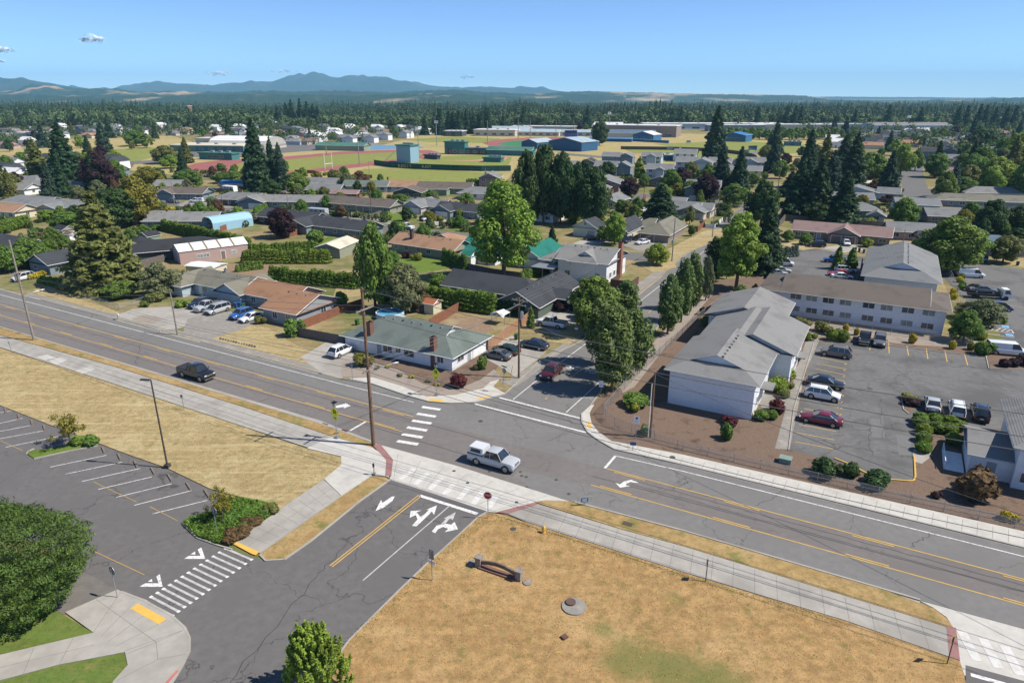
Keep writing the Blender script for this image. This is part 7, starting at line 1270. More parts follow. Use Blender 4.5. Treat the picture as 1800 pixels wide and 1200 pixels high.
for a in (('white warehouse with blue doors at the left of the industrial row',(1262,228),95,30,'white','lblue'),('big white warehouse in the middle of the industrial row',(1375,228),80,34,'white','white'),('blue-striped warehouse behind the brown sports hall',(1215,222),110,30,'white','blue'),('pale office block with a band of windows in the industrial row',(1345,231),70,16,'white','bluegrey'),('long low white building right of the office block',(1465,230),95,22,'white','beige'),('grey factory with white roof step in the industrial row',(1530,228),70,30,'lgrey','lblue'),('long white factory roof stretching to the right',(1640,229),140,36,'white','lblue'),('white warehouse at the back of the industrial row',(1180,222),60,26,'white','white')): bd_(a[0],a[1],a[2],a[3],a[4],a[5],7,1,flat=True,dh=28,win=5,name='warehouse')
bd_('blue-doored warehouse at the right end of the industrial row',(1672,232),95,30,'lgrey','lblue',7.5,3,'x',dh=28,win=4,name='warehouse')
bd_('cream flat-roofed school hall with green canopy',(428,268),62,28,'cream','teal',4.2,1,flat=True,dh=18,win=8); e=bd_('stepped upper roof of the cream hall',(420,262),38,16,'cream','cream',7.5,.5,flat=True,dh=18,win=0)
dm=empty('vaulted_hall',(*G(465,264),0),R(GA+18)); tag(dm,'large vaulted hall with white top and grey curved walls','building'); m=MB(); pr=[(18*math.cos(t),1.5+8*math.sin(t)) for t in [PI*i/14 for i in range(15)]]; m.add([(-50+0*0,18+y,z) for y,z in pr]+[(0,18+y,z) for y,z in pr],[(i,i+1,16+i-0,15+i) for i in range(14)]+[tuple(range(15)),tuple(range(29,14,-1))]); m.build('vault',pm('vault_grey',(.42,.4,.35),scale=.3,rough=.8),dm); m=MB(); m.box((-50,.3,0),(0,35.7,3)); m.build('wall',WM('beige'),dm); m=MB(); m.add([(x,18+y*1.01,z*1.02) for x in(-50,0) for y,z in pr[5:12]],[(i,i+1,8+i,7+i) for i in range(6)]); m.build('white_roof_skin',WHITE,dm)
bd_('brown-roofed hall beside the vaulted hall',(392,256),20,20,'brown','beige',6,3,'x',dh=18,win=2); bd_('green equipment shed on the red track corner',(408,282),26,8,'green','teal',4,.5,flat=True,dh=12,win=1,name='equipment_shed'); bd_('small green shed at the left end of the ball field',(600,262),8,6,'green','teal',3,1,win=1,name='equipment_shed')
bd_('pale green metal barn at the edge of the tennis courts',(640,266),42,12,'green','green',4,2,dh=14,win=0,name='barn'); bd_('white sided house row behind the track',(560,252),12,8,'grey','white',3,2,dh=14,win=2,name='bungalow',cat='house')
bd_('green metal grandstand tower with blue-grey side beside the outfield fence',(722,287),11,9,'green','sky',10.5,.6,flat=True,dh=0,win=0,name='press_tower'); bd_('green press box with white windows behind home plate',(817,272),16,7,'green','teal',8.5,.6,flat=True,dh=10,win=3,name='press_box'); bd_('long dark dugout with grey roof beside the diamond',(884,273),42,7,'bluegrey','charcoal',4.2,.5,flat=True,dh=16,win=7,name='dugout'); bd_('small dark dugout left of the diamond',(768,281),13,3,'dgrey','charcoal',2.2,.3,flat=True,dh=-14,win=0,name='dugout'); bd_('dark green tool shed by the outfield gate',(880,286),12,6,'green','teal',2.5,.5,flat=True,dh=10,win=0,name='equipment_shed')
bd_('dark dugout of the right ball field',(1182,282),20,5,'white','navy',3,.5,flat=True,dh=8,win=0,name='dugout'); bd_('long white-roofed pavilion at far upper left',(92,244),44,16,'white','lgreen',5,1,flat=True,dh=16,win=4,name='pavilion'); bd_('small blue bleacher shed on the right sports field',(1408,257),14,6,'lgrey','blue',3,.5,flat=True,dh=8,win=2,name='equipment_shed')
bd_('brick tower among the trees at upper left',(333,212),9,9,'white','rust',24,.5,flat=True,win=0,name='brick_tower',cat='tower'); bd_('white gabled barn roof above the woods',(775,209),22,16,'white','beige',8,7,dh=20,win=0,name='barn')
# outfield fence with team lettering
def fence_line(name,label,pts,h,mat,cat='fence',panels=True):
    P_=PX(*pts); e=empty(name,(P_[0].x,P_[0].y,0)); tag(e,label,cat); m=MB(); ps=MB(); o=P_[0]
    for i in range(len(P_)-1):
        a,b=P_[i]-o,P_[i+1]-o; d=(b-a).normalized(); q=Vector((-d.y,d.x))*.04; m.add([(*(a-q),.1),(*(b-q),.1),(*(b+q),.1),(*(a+q),.1),(*(a-q),h),(*(b-q),h),(*(b+q),h),(*(a+q),h)],[(0,1,5,4),(2,3,7,6),(4,5,6,7),(1,2,6,5),(3,0,4,7)])
        n=max(1,int((b-a).length/3))
        for k in range(n): p=a.lerp(b,k/n); ps.tube([(p.x,p.y-.08,0),(p.x,p.y-.08,h+.1)],.07,4)
    m.build('windscreen',mat,e); ps.build('posts',pm('fence_green_post',(.05,.14,.1),scale=2),e); return e,P_,o
WS=pm('green_windscreen',(.012,.06,.045),(.018,.075,.06),scale=.4,rough=.9)
e,P_,o=fence_line('outfield_fence','dark green outfield fence lettered with the team name',[(658,290.5),(690,295),(730,297.5),(767,299),(810,300.5),(847,301.5),(898,301)],3.2,WS)
YL=pm('faded_yellow',(.42,.4,.2),scale=2)
def letters(s,x0,x1,yb,size):
    n=len(s)
    for i,ch in enumerate(s):
        if ch==' ': continue
        g=G(x0+(x1-x0)*i/(n-1),yb); text_part(ch,size,e,(g.x-o.x,g.y-o.y-.25,1.7),YL,rot=(PI/2,0,R(-6)))
letters('REGIS',702,722,297,2.6); letters('RAMS',744,760,298.6,2.6)
fence_line('banner_fence','brown banner fence round the right ball field',[(1091,263),(1180,264),(1262,267),(1300,272),(1323,277),(1330,281)],2.6,pm('banner_brown',(.12,.075,.06),scale=.5))
for i in range(9): g=G(1112+i*22 if i<6 else 1200+i*18,264+ (i-3)*.5 if i<6 else 266+ (i-5)*3); m=MB(); m.box((-3.,-.6,.4),(3.,-.5,2.4)); tag(m.build('sponsor_banner',[pm('banner_blue',(.12,.2,.35),scale=.4),pm('banner_white',(.6,.62,.66),scale=.4),pm('banner_red',(.3,.06,.06),scale=.4)][i%3],loc=(g.x,g.y-.3,0)),['blue banner at the left end of the ball field fence','pale banner second along the ball field fence','red banner third along the ball field fence','blue banner fourth along the ball field fence','pale banner in the middle of the ball field fence','red banner just past the middle of the ball field fence','blue banner third from the right end of the ball field fence','pale banner second from the right end of the ball field fence','red banner at the right end of the ball field fence'][i],'banner')
def field_pole(name,label,x,yb,yt,kind='light'):
    g=G(x,yb); h=hz(x,yb,yt); e=empty(name,(g.x,g.y,0)); tag(e,label,'light mast' if kind=='light' else 'mast'); m=MB(); m.tube([(0,0,0),(0,0,h)],[.35,.2],8); m.build('mast',STEEL if kind=='light' else WOODG,e)
    if kind=='light':
        m=MB(); m.box((-1.8,-.3,h-.4),(1.8,.3,h+.1)); m.box((-1.6,-.3,h-1.7),(1.6,.3,h-1.2)); m.build('lamp_rack',WHITE,e)
    if kind=='cell':
        m=MB()
        for k in range(9): a=k*2*PI/9; m.box((1.6*math.cos(a)-.25,1.6*math.sin(a)-.25,h-3.),(1.6*math.cos(a)+.25,1.6*math.sin(a)+.25,h))
        m.tube([(-1.7,0,h-1.5),(1.7,0,h-1.5)],.15,4); m.build('antennas',WHITE,e)
for a in((736,271,224),(632,291,236),(768.,256,213) ,(545,252,0)): 
    if a[2]: field_pole('light_mast',{736:'light mast behind the grandstand tower',632:'light mast beside the running track left of the ball field',768:'tall pole left of the football field'}[int(a[0])],*a)
for i,(x,yb,yt) in enumerate([(857,252,212),(911,243,209),(932,243,208),(1008,246,212),(977,243,212),(574,272,240)]): field_pole('timber_mast',['first','second','third','fourth','fifth','separate'][i]+(' timber mast along the football track, ordered by place' if i<5 else ' timber mast in the car park by the track'),x,yb,yt,'t')
field_pole('cell_tower','white cell tower with a ring of antennas above the school',1070,233,197,'cell'); field_pole('cell_tower','thin white lattice-like mast above the industrial row at right',1594,229,203,'cell')
# goal posts
g=G(578,297); e=empty('goal_post',(g.x,g.y,0),R(60)); tag(e,'white H-shaped goal post beside the running track','goal post'); m=MB()
for s in(-3,3): m.tube([(s,0,0),(s,0,9)],.16,6)
m.tube([(-3,0,3),(3,0,3)],.16,6); m.build('frame',WHITE,e)
for x,yb,yt,lb in((728,262,255,'green scoreboard behind the tennis courts'),(1003,250,229,'purple scoreboard of the football field'),(1322,270,256,'blue scoreboard of the right ball field'),(1210,254,247,'small blue scoreboard on the right sports field')):
    g=G(x,yb); h=hz(x,yb,yt); w=h*.55; e=empty('scoreboard',(g.x,g.y,0)); tag(e,lb,'scoreboard'); m=MB(); m.box((-w,-.2,h*.45),(w,.2,h)); m.build('board',pm('board_'+lb.split()[0],dict(green=(.02,.12,.09),purple=(.1,.09,.3),blue=(.1,.22,.35),small=(.3,.4,.5))[lb.split()[0]],scale=.5),e); m=MB(); m.box((-w*.85,-.25,h*.78),(w*.85,-.2,h*.92)); m.build('display',BLACKP,e); m=MB(); m.tube([(-w*.7,0,0),(-w*.7,0,h*.5)],.2,5); m.tube([(w*.7,0,0),(w*.7,0,h*.5)],.2,5); m.build('legs',STEEL,e)
# staircase of the tower
g=G(683,288); e=empty('bleacher_stair',(g.x,g.y,0),R(8)); tag(e,'open stair climbing to the green grandstand tower','stair'); m=MB()
for i in range(14): m.box((i*.6-4,-1,i*.55),(i*.6-3.4,1,i*.55+.1)); m.box((i*.6-4,-1.05,i*.55+.1),(i*.6-3.9,-1,i*.55+1.2))
m.tube([(-4,-1,0),(4.4,-1,7.7)],.12,4); m.build('steps',pm('stair_grey',(.4,.38,.35),scale=1),e)
# ---------------------------------------------------------------- suburban scatter, far
def near_excl(x,y): return False
TOWN=[[(0,285),(0,232),(120,226),(330,222),(480,222),(600,222),(760,226),(800,234),(740,240),(640,254),(500,254),(480,250),(330,240),(250,242),(110,246),(60,262),(0,262)],[(0,300),(0,330),(150,330),(230,315),(200,290),(60,285)],[(1180,212),(1180,218),(850,228),(850,216)],[(1440,244),(1520,236),(1720,236),(1800,240),(1800,262),(1700,270),(1600,262),(1480,262)],[(1640,262),(1800,268),(1800,300),(1690,300),(1640,285)],[(930,216),(1150,216),(1150,226),(930,226)]]
def pin(x,y,pl): return inpoly((x,y),[Vector(p) for p in pl])
occ=[]
def free(x,y,r):
    g=G(x,y)
    for ox,oy,orr in occ:
        if (g.x-ox)**2+(g.y-oy)**2<(r+orr)**2: return False
    occ.append((g.x,g.y,r)); return True
hp=[]
for k,(rf,wl) in enumerate([('grey','white'),('lgrey','lblue'),('brown','beige'),('dgrey','bluegrey'),('tan','cream'),('warm','tan'),('white','white'),('grey','beige'),('pink','pink'),('dgrey','white')]):
    o=empty('far_house',(0,0,0)); w=[wing(-15,0,0,9,3.,2.2,'x',ka=k%2),wing(-6,1,-2.5,6,2.95,1.9,'y')] if k%3 else [wing(-11,0,0,9,5.3,2.4,'x'),wing(-4,4,-1,7,5.,2.,'y')]
    m=MB();tp=MB();fa=MB();gb=MB()
    for q in w: wall_wing(q,m); roof_wing(q,tp,fa,gb)
    m.build('wall',WM(wl),o); tp.build('roof',RM(rf),o)
    mw=MB()
    for i in range(3): mw.box((-13.5+i*4.2,-.05,1.),(-12+i*4.2,.05,2.2))
    mw.build('windows',GLASS,o); hp.append([o,0,rf,wl])
rq=random.Random(11); cnt=0
WORD=dict(grey='grey',lgrey='light grey',brown='brown',dgrey='dark grey',tan='tan',warm='taupe',white='white',pink='pinkish'); WW=dict(white='white',lblue='pale blue',beige='beige',bluegrey='blue-grey',cream='cream',tan='tan',pink='pink')
for ti,pl in enumerate(TOWN):
    where=['beyond the left playing fields','at the left edge below the playing field','behind the football field','in the right-hand district below the warehouses','among the woods at the right edge','behind the school'][ti]
    xs=[p[0] for p in pl]; ys=[p[1] for p in pl]; tries=0; n=0
    while tries<700 and n<[125,12,16,48,14,14][ti]:
        tries+=1; x=rq.uniform(min(xs),max(xs)); y=rq.uniform(min(ys),max(ys))
        if not pin(x,y,pl) or not free(x,y,8.5): continue
        k=rq.randrange(len(hp)); P0,used,rf,wl=hp[k]
        o=P0 if not used else copy_tree(P0); hp[k][1]=1; g=G(x,y); o.location=(g.x,g.y,0); o.rotation_euler=(0,0,R(GA+rq.choice((0,0,90,180))+rq.uniform(-4,4)+10)); n+=1; cnt+=1
        tag(o,f'distant {WW[wl]} house, {WORD[rf]} roof, {where}','house',f'distant {WW[wl]} houses with {WORD[rf]} roofs {where}')
for P0,used,_,_ in hp:
    if not used:
        for ch in KIDS[P0.as_pointer()]: bpy.data.objects.remove(ch)
        bpy.data.objects.remove(P0)
# trees among them
TB=TOWN+[[(0,262),(100,250),(330,238),(480,246),(330,262),(240,285),(200,300),(0,300)],[(0,300),(300,290),(330,320),(0,380)],[(1330,262),(1480,268),(1480,330),(1370,330),(1340,290)],[(1480,262),(1580,262),(1570,300),(1480,330)],[(1650,262),(1800,262),(1800,345),(1700,340),(1640,300)],[(640,300),(0,300),(640,300)],[(960,318),(1090,318),(1300,318),(1300,345),(1220,370),(1080,360)],[(600,228),(850,228),(1180,225),(1420,236),(1420,246),(1200,236),(900,232),(600,238)]]
SPOT=['beyond the left playing fields','at the left edge below the playing field','behind the football field','in the right-hand district','at the right edge','behind the school','round the left playing fields','in the upper left gardens','right of the lone fir','beside the far street','in the right-hand woods','','in the estate','along the back of the school']
NUM=[26,10,5,16,10,2,12,18,14,12,20,0,10,8]
for ti,pl in enumerate(TB):
    if not NUM[ti]: continue
    xs=[p[0] for p in pl]; ys=[p[1] for p in pl]; n=tries=0
    while n<NUM[ti] and tries<600:
        tries+=1; x=rq.uniform(min(xs),max(xs)); y=rq.uniform(min(ys),max(ys))
        if not pin(x,y,pl) or not free(x,y,3.5): continue
        n+=1; con=rq.random()<(.3 if ti not in(12,) else .1); g=G(x,y); far_=y<275
        col=rq.choice(['fir','fir','spruce','olive']) if con else rq.choice(['green','mid','mid','bright','dark','olive','purple','sage'] )
        hh=rq.uniform(11,22) if con else rq.uniform(6,12); 
        if ti in(8,10): hh*=1.15
        wd={'fir':'dark green','spruce':'blue-green','olive':'olive','green':'green','mid':'mid green','bright':'bright green','dark':'dark green','purple':'purple','sage':'grey-green'}[col]
        plant(('coniferfar' if far_ else 'conifer') if con else ('roundfar' if far_ else 'round'),col,(g.x,g.y,0),hh,hh*(.24 if con else .42),f'{wd} {"conifer" if con else "broadleaf tree"} {SPOT[ti]}',group=f'{wd} {"conifers" if con else "broadleaf trees"} {SPOT[ti]}')
GZ=[([(270,380),(640,430),(840,470),(820,380),(600,300),(300,300)],'among the gardens left of the maple',70),([(0,300),(270,300),(300,420),(0,480)],'among the gardens at the left',38),([(960,300),(1380,300),(1360,370),(1250,400),(1000,400)],'among the estate gardens',34),([(1370,300),(1570,290),(1590,400),(1500,395),(1380,380)],'among the gardens behind the duplex',26),([(1650,290),(1800,280),(1800,440),(1700,440),(1660,390)],'in the gardens at the right',30)]
hb_=[]
for o in S.objects:
    if o.get('category') in('house','building','shed','workshop','carport') and o.parent is None:
        for ch in KIDS.get(o.as_pointer(),[]):
            if ch.name.startswith('wall'):
                cs=[(Matrix.Rotation(o.rotation_euler.z,3,'Z')@Vector(c))+o.location for c in ch.bound_box]; hb_.append((min(c.x for c in cs)-.5,max(c.x for c in cs)+.5,min(c.y for c in cs)-.5,max(c.y for c in cs)+.5))
RDS=[((262,353),(1330,475),6),((1005,680),(1400,312),7),((1620,288),(1640,400),8),((-60,318),(560,338),5),((645,328),(800,334),4.5),((1090,340),(1420,372),5.5)]
def onroad(p):
    for a,b,w in RDS:
        A,B=G(*a),G(*b); t=max(0,min(1,(p-A).dot(B-A)/(B-A).length_squared))
        if (A+(B-A)*t-p).length<w: return True
    return False
for pl,wh,num in GZ:
    xs=[p[0] for p in pl]; ys=[p[1] for p in pl]; n=tries=0
    while n<num and tries<900:
        tries+=1; x=rq.uniform(min(xs),max(xs)); y=rq.uniform(min(ys),max(ys)); g=G(x,y)
        if not pin(x,y,pl) or onroad(g) or any(a<g.x<b and c<g.y<d for a,b,c,d in hb_) or not free(x,y,2.2): continue
        n+=1; big_=rq.random()<.5; col=rq.choice(['green','mid','mid','bright','olive','sage','dark','yellow','bronze','lime' if not big_ else 'mid'])
        wd=dict(green='green',mid='mid green',bright='bright green',olive='olive',sage='grey-green',dark='dark green',yellow='yellow-green',bronze='bronze',lime='lime')[col]
        if big_: plant('round',col,(g.x,g.y,0),rq.uniform(3.5,6.5),rq.uniform(1.6,2.8),f'small {wd} garden tree {wh}',group=f'small {wd} garden trees {wh}')
        else: plant('bush',col,(g.x,g.y,0),rq.uniform(1.2,2.4),rq.uniform(1.,2.),f'{wd} garden shrub {wh}',cat='shrub',group=f'{wd} garden shrubs {wh}')
out=[]; tr_=None
GZQ=[]
def tiny_bush(k=70):
    d=sph(k); pos=d*.85*np.array([1,1,.5])+np.array([0,0,.5]); nr=d+rng.normal(size=(k,3))*.4; nr/=np.linalg.norm(nr,axis=1)[:,None]; t=quads(np.zeros_like(pos),nr,np.ones(k)*.5,1.2).reshape(k,4,3)*np.array([1,1,.6]); return (t+pos[:,None,:]).reshape(-1,3)
tb_=tiny_bush()
for pl,wh,num in GZ:
    xs=[p[0] for p in pl]; ys=[p[1] for p in pl]; n=0
    for _ in range(3000):
        if n>=num*7: break
        x=rq.uniform(min(xs),max(xs)); y=rq.uniform(min(ys),max(ys)); g=G(x,y)
        if not pin(x,y,pl) or onroad(g) or any(a-.4<g.x<b+.4 and c-.4<g.y<d+.4 for a,b,c,d in hb_) : continue
        for _k in range(rq.choice((1,2,4))):
            n+=1; w=rq.uniform(.5,1.6); h=rq.uniform(.7,2.6); a=rq.random()*6.28; c,s=math.cos(a),math.sin(a); v=tb_*np.array([w,w,h]); out.append(np.stack([v[:,0]*c-v[:,1]*s+g.x+_k*1.5*U.x*(1 if h>1.5 else .3),v[:,0]*s+v[:,1]*c+g.y+_k*1.5*U.y,v[:,2]],1))
o=bpy.data.objects.new('garden_shrubbery',mesh_quads('garden_shrubbery',np.concatenate(out),foliage('garden_shrubbery',(.13,.2,.05),.4,.35,.12))); link(o); o['kind']='stuff'; o['label']='low shrubbery filling the back gardens'; o['category']='shrubbery'
nf=0
for pl,wh,num in GZ:
    xs=[p[0] for p in pl]; ys=[p[1] for p in pl]; n=tries=0
    while n<num//5 and tries<300:
        tries+=1; x=rq.uniform(min(xs),max(xs)); y=rq.uniform(min(ys),max(ys)); g=G(x,y); dr=R(GA+rq.choice((0,90))+10); L_=rq.uniform(8,16); e2=g+Vector((math.cos(dr),math.sin(dr)))*L_; md=(g+e2)/2
        if not pin(x,y,pl) or any(onroad(p) or any(a<p.x<b and c<p.y<d for a,b,c,d in hb_) for p in(g,md,e2)): continue
        n+=1; m=MB(); kf=int(L_/.35)
        for i in range(kf): m.box((i*.35,-.03-.01*(i%2),.05),(i*.35+.33,.03,1.7+.03*(i%3)))
        for i in range(int(L_/2.4)+1): m.box((i*2.4-.05,.031,0),(i*2.4+.05,.13,1.8))
        o=m.build('board_fence',(CEDAR,GREYB,REDB)[n%3],loc=(g.x,g.y,0),rz=dr); w3=('cedar','grey','red-brown')[n%3]; tag(o,f'short {w3} board fence {wh}','fence',f'{w3} board fences {wh}')
# row of round trees in front of the warehouses and the tall dark grove behind the ball field
for i in range(16): x=1270+i*13; g=G(x,246-(i%3)*.6); plant('roundfar','mid',(g.x,g.y,0),10+rq.random()*3,5.5,'round tree in the even row in front of the warehouses',group='even row of round trees in front of the warehouses')
for i in range(24):
    x=770+rq.random()*100; yb=228+rq.random()*10; g=G(x,yb); plant('coniferfar','fir',(g.x,g.y,0),rq.uniform(20,28),5.5,'tall dark fir in the dense grove left of the school',group='dense grove of dark firs left of the school')
for i,(x,yt) in enumerate([(505,178),(515,172),(530,170),(542,175),(552,180),(490,184),(470,188),(560,184)]): g=G(x,222); plant('coniferfar','fir',(g.x,g.y,0),hz(x,222,yt+3),7,'tall fir standing above the left woods',group='tall firs standing above the left woods')
for i,(x,yt) in enumerate([(1558,180),(1500,190),(1615,185),(1680,182),(1695,181),(1717,179),(1728,180),(1745,184),(1765,183),(1780,182),(1260,0),(920,183),(1032,182),(1180,186),(1196,184),(1380,182),(1395,181),(1405,182),(1330,183)]):
    if yt: g=G(x,226); plant('coniferfar','fir',(g.x,g.y,0),hz(x,226,yt+4),7,'tall fir standing above the right woods',group='tall firs standing above the right woods')
# ---------------------------------------------------------------- forest belt as two masses
def merged(name,label,tv,n,ys,hr,wr,mat,dens=None,xr=1.15):
    """n copies of a small template (quads) merged"""
    out=[]; q=np.random.default_rng(len(name))
    Y=ys[0]+(ys[1]-ys[0])*q.random(n)**1.6; X=(q.random(n)*2-1)*Y*.75*xr; Hh=q.uniform(*hr,n)*(1+.16*np.sin(X*.008+Y*.006)+.12*np.sin(X*.031+1)+.1*np.sin(X*.093)); Wd=q.uniform(*wr,n); A=q.random(n)*6.28
    for x,y,h,w,a in zip(X,Y,Hh,Wd,A):
        c,s=math.cos(a),math.sin(a); v=tv*np.array([w,w,h]); v=np.stack([v[:,0]*c-v[:,1]*s+x,v[:,0]*s+v[:,1]*c+y,v[:,2]],1); out.append(v)
    o=bpy.data.objects.new(name,mesh_quads(name,np.concatenate(out),mat)); link(o); o['kind']='stuff'; o['label']=label; o['category']='forest'
def tiny_conifer(k=46):
    z=rng.random(k)**.8; a=rng.random(k)*6.28; r=(1-z)*.95+.04; pos=np.stack([r*.7*np.cos(a),r*.7*np.sin(a),.05+z*.95],1); nr=np.stack([np.cos(a),np.sin(a),.6+0*a],1)+rng.normal(size=(k,3))*.3; nr/=np.linalg.norm(nr,axis=1)[:,None]
    t=quads(np.zeros_like(pos),nr,np.ones(k),1.); t=t.reshape(k,4,3)*(r[:,None,None]*1.1+.15)*np.array([1,1,.14]); return (t+pos[:,None,:]).reshape(-1,3)
def tiny_round(k=80):
    d=sph(k); d[:,2]*=1; pos=d*np.array([.8,.8,.42])+np.array([0,0,.56]); nr=d+rng.normal(size=(k,3))*.4; nr/=np.linalg.norm(nr,axis=1)[:,None]; t=quads(np.zeros_like(pos),nr,np.ones(k)*.42,1.).reshape(k,4,3)*np.array([1,1,.5]); return (t+pos[:,None,:]).reshape(-1,3)
FF=foliage('forest_fir',(.06,.115,.05),.45,.1,.02); FR=foliage('forest_broad',(.11,.165,.055),.5,.2,.025)
merged('conifer_forest','dark conifer forest belt across the plain',tiny_conifer(),6500,(1050,1700),(15,29),(4.5,8),FF); merged('broadleaf_wood','mixed green woodland belt across the plain',tiny_round(),3600,(960,1500),(9,20),(5,11),FR)
merged('conifer_forest_beyond','conifer forest farther out on the plain',tiny_conifer(30),5500,(1700,4200),(12,22),(7,12),FF); merged('broadleaf_wood_beyond','woodland farther out on the plain',tiny_round(26),2600,(1500,3800),(10,18),(9,16),FR)
out=[]; q_=random.Random(5); tr_=tiny_round(60)
for pl,n in ((TOWN[0],240),(TOWN[2],50),(TOWN[3],110),(TOWN[4],50),(TOWN[5],50),([(600,226),(850,226),(1180,222),(1420,226),(1800,228),(1800,240),(1700,236),(1420,234),(1200,226),(900,230),(600,236)],130)):
    xs=[p[0] for p in pl]; ys=[p[1] for p in pl]; k=0
    for _ in range(4000):
        if k>=n: break
        x=q_.uniform(min(xs),max(xs)); y=q_.uniform(min(ys),max(ys))
        if not pin(x,y,pl) or not free(x,y,2.): continue
        k+=1; g=G(x,y); w=q_.uniform(3,6); h=q_.uniform(5,13); a=q_.random()*6.28; c,s=math.cos(a),math.sin(a); v=tr_*np.array([w,w,h]); out.append(np.stack([v[:,0]*c-v[:,1]*s+g.x,v[:,0]*s+v[:,1]*c+g.y,v[:,2]],1))
o=bpy.data.objects.new('distant_greenery',mesh_quads('distant_greenery',np.concatenate(out),foliage('distant_greenery',(.085,.14,.04),.55,.25))); link(o); o['kind']='stuff'; o['label']='mass of small trees among the far rooftops'; o['category']='trees'
# ---------------------------------------------------------------- hills
def elev(py,D): return H+D*(-s_-((py-600)/F_)*c_)/(c_-((py-600)/F_)*s_)
def ridge(name,D,depth,sky,mat,rough=.06,base_drop=0,nx=260,ny=26,seed=0,fn=.0):
    q=np.random.default_rng(seed); xs=np.linspace(sky[0][0],sky[-1][0],nx); top=np.interp(xs,[p[0] for p in sky],[p[1] for p in sky]); vs=[]; ph=q.random(12)*6.28
    tz=np.array([max(2,elev(t,D)) for t in top]); X=(xs-900)/F_*(D*c_+ (H)*s_)
    if fn: tz=tz+fn*q.random(nx)
    for j in range(ny):
        t=j/(ny-1); y=D-depth*.5+depth*t
        prof=math.sin(PI*t)**.75 if 0<t<1 else 0
        if t<=.5: prof=math.sin(PI*t)**.9
        for i in range(nx):
            k=X[i]*.0022*(9000/D); bump=1+rough*(math.sin(k*3+ph[0]+t*5)+.6*math.sin(k*7.3+ph[1]-t*9)+.4*math.sin(k*15+ph[2]+t*17))*(1-abs(1-2*abs(t-.0)) if t<.5 else 1)*(0 if abs(t-.5)<.02 else 1)*min(1,abs(t-.5)*6)
            vs.append((X[i]*(y/D),y,tz[i]*prof*bump-1 if prof else -2))
    m=MB(); m.add(vs,[(j*nx+i,j*nx+i+1,(j+1)*nx+i+1,(j+1)*nx+i) for j in range(ny-1) for i in range(nx-1)])
    o=m.build(name,mat,smooth=180); o['kind']='structure'; return o
def hillmat(name,f1,f2,field,amt,sc,sc3):
    return pm(name,f1,f2,scale=sc,rough=1,world=True,c3=field,scale3=sc3,amt3=amt,detail=8,spec=0,bump=.0)
HM1=hillmat('mountain_forest',(.012,.03,.02),(.04,.06,.035),(.12,.13,.08),.58,.002,.0009)
HM2=hillmat('hill_forest',(.012,.032,.016),(.035,.06,.025),(.42,.3,.17),.56,.012,.0022)
HM3=hillmat('farm_hill',(.012,.034,.016),(.04,.065,.025),(.42,.31,.18),.49,.012,.0016)
ridge('mountain',14500,4500,[(-300,156),(0,158),(100,158),(130,151.7),(157,156),(170,158),(185,153),(200,156),(217,150),(242,149),(265,145.5),(300,146),(342,147),(375,150),(403,148),(442,144),(483,142.5),(507,135),(547,131.5),(567,131),(583,134),(600,136),(612,131.7),(633,133),(675,137.5),(717,144),(732,143.6),(758,150),(800,155),(830,154.5),(863,152),(900,155),(918,152),(942,155),(952,154),(967,158),(990,161),(1050,166),(1200,169),(1640,171),(1730,172.5),(1745,171),(1765,172),(2100,173)],HM1,.16,nx=420,seed=1)
ridge('mountain',9800,3000,[(-400,134),(0,137),(50,140),(90,145),(110,149),(150,156),(200,163),(300,168),(420,170)],HM1,.14,nx=160,seed=2)
ridge('hill',7000,2200,[(-300,158),(20,159),(35,158.5),(45,155),(65,151),(90,151.5),(120,154),(165,157.5),(210,158),(230,160),(260,161),(330,162),(600,161),(700,163),(770,160),(800,157.5),(815,158),(840,163),(960,166),(1100,167)],HM2,.16,nx=420,seed=3,fn=7)
ridge('hill',8000,2200,[(930,166),(990,162),(1050,161),(1100,162.5),(1180,164.5),(1260,166),(1300,166.5),(1400,168),(1417,169),(1430,171),(1460,174),(1480,177)],HM3,.06,nx=260,seed=4,fn=7)
ridge('hill',6200,1800,[(1440,178),(1467,176),(1560,178),(1600,178.5),(1625,178),(1640,175.5),(1680,176),(1720,175),(1760,173),(1795,172),(2300,171)],HM2,.06,nx=260,seed=5,fn=6)
ridge('hill',5200,1600,[(-300,166),(60,168),(200,170),(330,168),(450,166),(560,168),(700,167),(790,166),(900,171),(1000,176)],HM2,.08,nx=300,seed=6,fn=8)
# open straw fields on the slopes: low mounds of stubble lying on the hillsides
fm=MB(); SF=pm('stubble_field',(.5,.36,.22),(.42,.3,.18),scale=.004,rough=1,world=True)
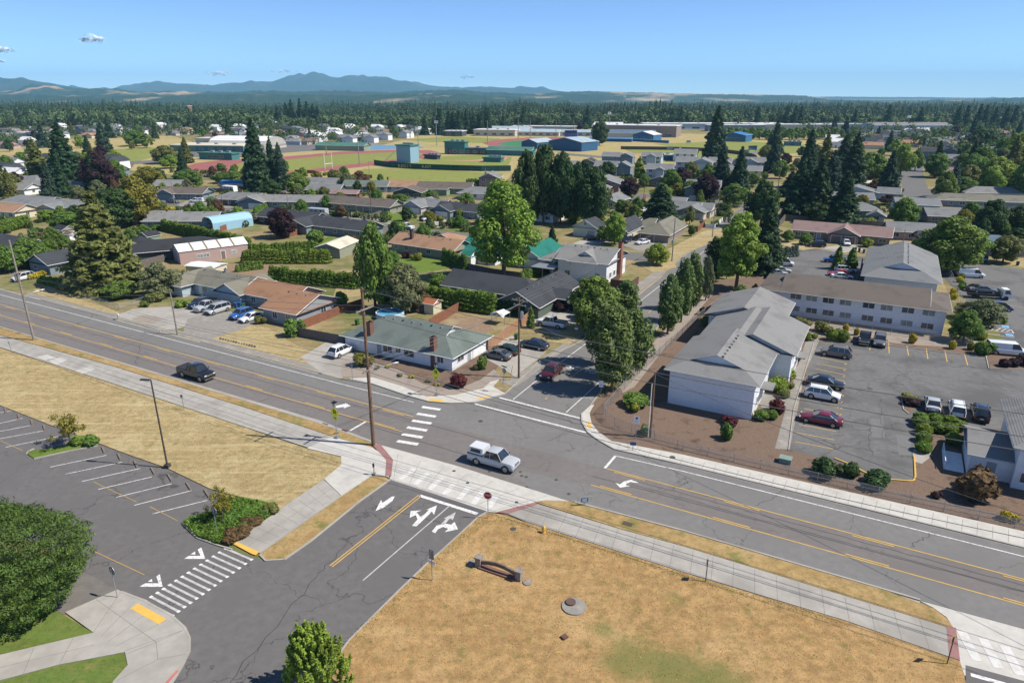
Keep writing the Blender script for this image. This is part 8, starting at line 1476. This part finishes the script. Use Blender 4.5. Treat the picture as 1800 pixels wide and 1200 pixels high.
# ---------------------------------------------------------------- haze and clouds
hb=MB(); hb.box((-16000,-300,-3.5),(16000,16900,545)); o=hb.build("haze",bpy.data.materials.new("haze_air")); hm=o.data.materials[0]; t,N,L=nt(hm); N.remove(N['Principled BSDF'])
pv=N.new('ShaderNodeVolumePrincipled'); pv.inputs['Color'].default_value=(.37,.74,1.,1); pv.inputs['Density'].default_value=HAZE; pv.inputs['Anisotropy'].default_value=0.; L.new(pv.outputs[0],N['Material Output'].inputs['Volume']); o['kind']='stuff'; o['label']='thin blue haze over the plain and the hills'; o['category']='haze';
CM=bpy.data.materials.new('cloud_white'); t,N,L=nt(CM); b=N['Principled BSDF']; b.inputs['Base Color'].default_value=(1,1,1,1); b.inputs['Roughness'].default_value=1; b.inputs['Specular IOR Level'].default_value=0
tc=N.new('ShaderNodeTexCoord'); ns=N.new('ShaderNodeTexNoise'); ns.inputs['Scale'].default_value=.004; ns.inputs['Detail'].default_value=8; L.new(tc.outputs['Object'],ns.inputs['Vector']); rr=N.new('ShaderNodeValToRGB'); rr.color_ramp.elements[0].position=.46; rr.color_ramp.elements[0].color=(0,0,0,1); rr.color_ramp.elements[1].position=.8; rr.color_ramp.elements[1].color=(.8,.8,.8,1); L.new(ns.outputs['Fac'],rr.inputs['Fac']); L.new(rr.outputs['Color'],b.inputs['Alpha'])
def cloud_at(px,py,wpx,hpx,label,seed):
    D=34000.; zc=elev(py,D); sc=(D*c_)/F_; q=np.random.default_rng(seed); m=MB(); bm=bmesh.new()
    for i in range(14):
        u=q.uniform(-.5,.5); r=hpx*sc*.5*(1-abs(u)*1.3)*q.uniform(.5,1.)+hpx*sc*.08
        mt=Matrix.Translation((u*wpx*sc,q.uniform(-.3,.3)*wpx*sc,q.uniform(-.1,.3)*hpx*sc*(1-abs(u))))@Matrix.Diagonal((r*1.8,r*1.5,r,1)); bmesh.ops.create_icosphere(bm,subdivisions=3,radius=1,matrix=mt)
    me=bpy.data.meshes.new('cloud'); bm.to_mesh(me); bm.free(); me.materials.append(CM); me.polygons.foreach_set('use_smooth',[True]*len(me.polygons)); o=bpy.data.objects.new('cloud',me); link(o); o.location=((px-900)*sc,D,zc); tag(o,label,'cloud')
for a in((183,71,42,12,'small white cloud high on the left',1),(388,130,44,9,'white cloud over the left end of the mountain',2),(822,136,26,6,'small bright cloud right of the mountain',3),(14,88,44,12,'larger faint cloud at the left edge',4),(8,108,34,7,'faint cloud just below the left edge cloud',5),(500,126,50,6,'very faint cloud strip above the mountain peak',6)): cloud_at(*a)
# ---------------------------------------------------------------- check
for l,os_ in LABELS.items():
    if len(os_)>1 and not all('group' in o for o in os_): print('DUPLABEL',l,len(os_))
print('objects',len(S.objects))
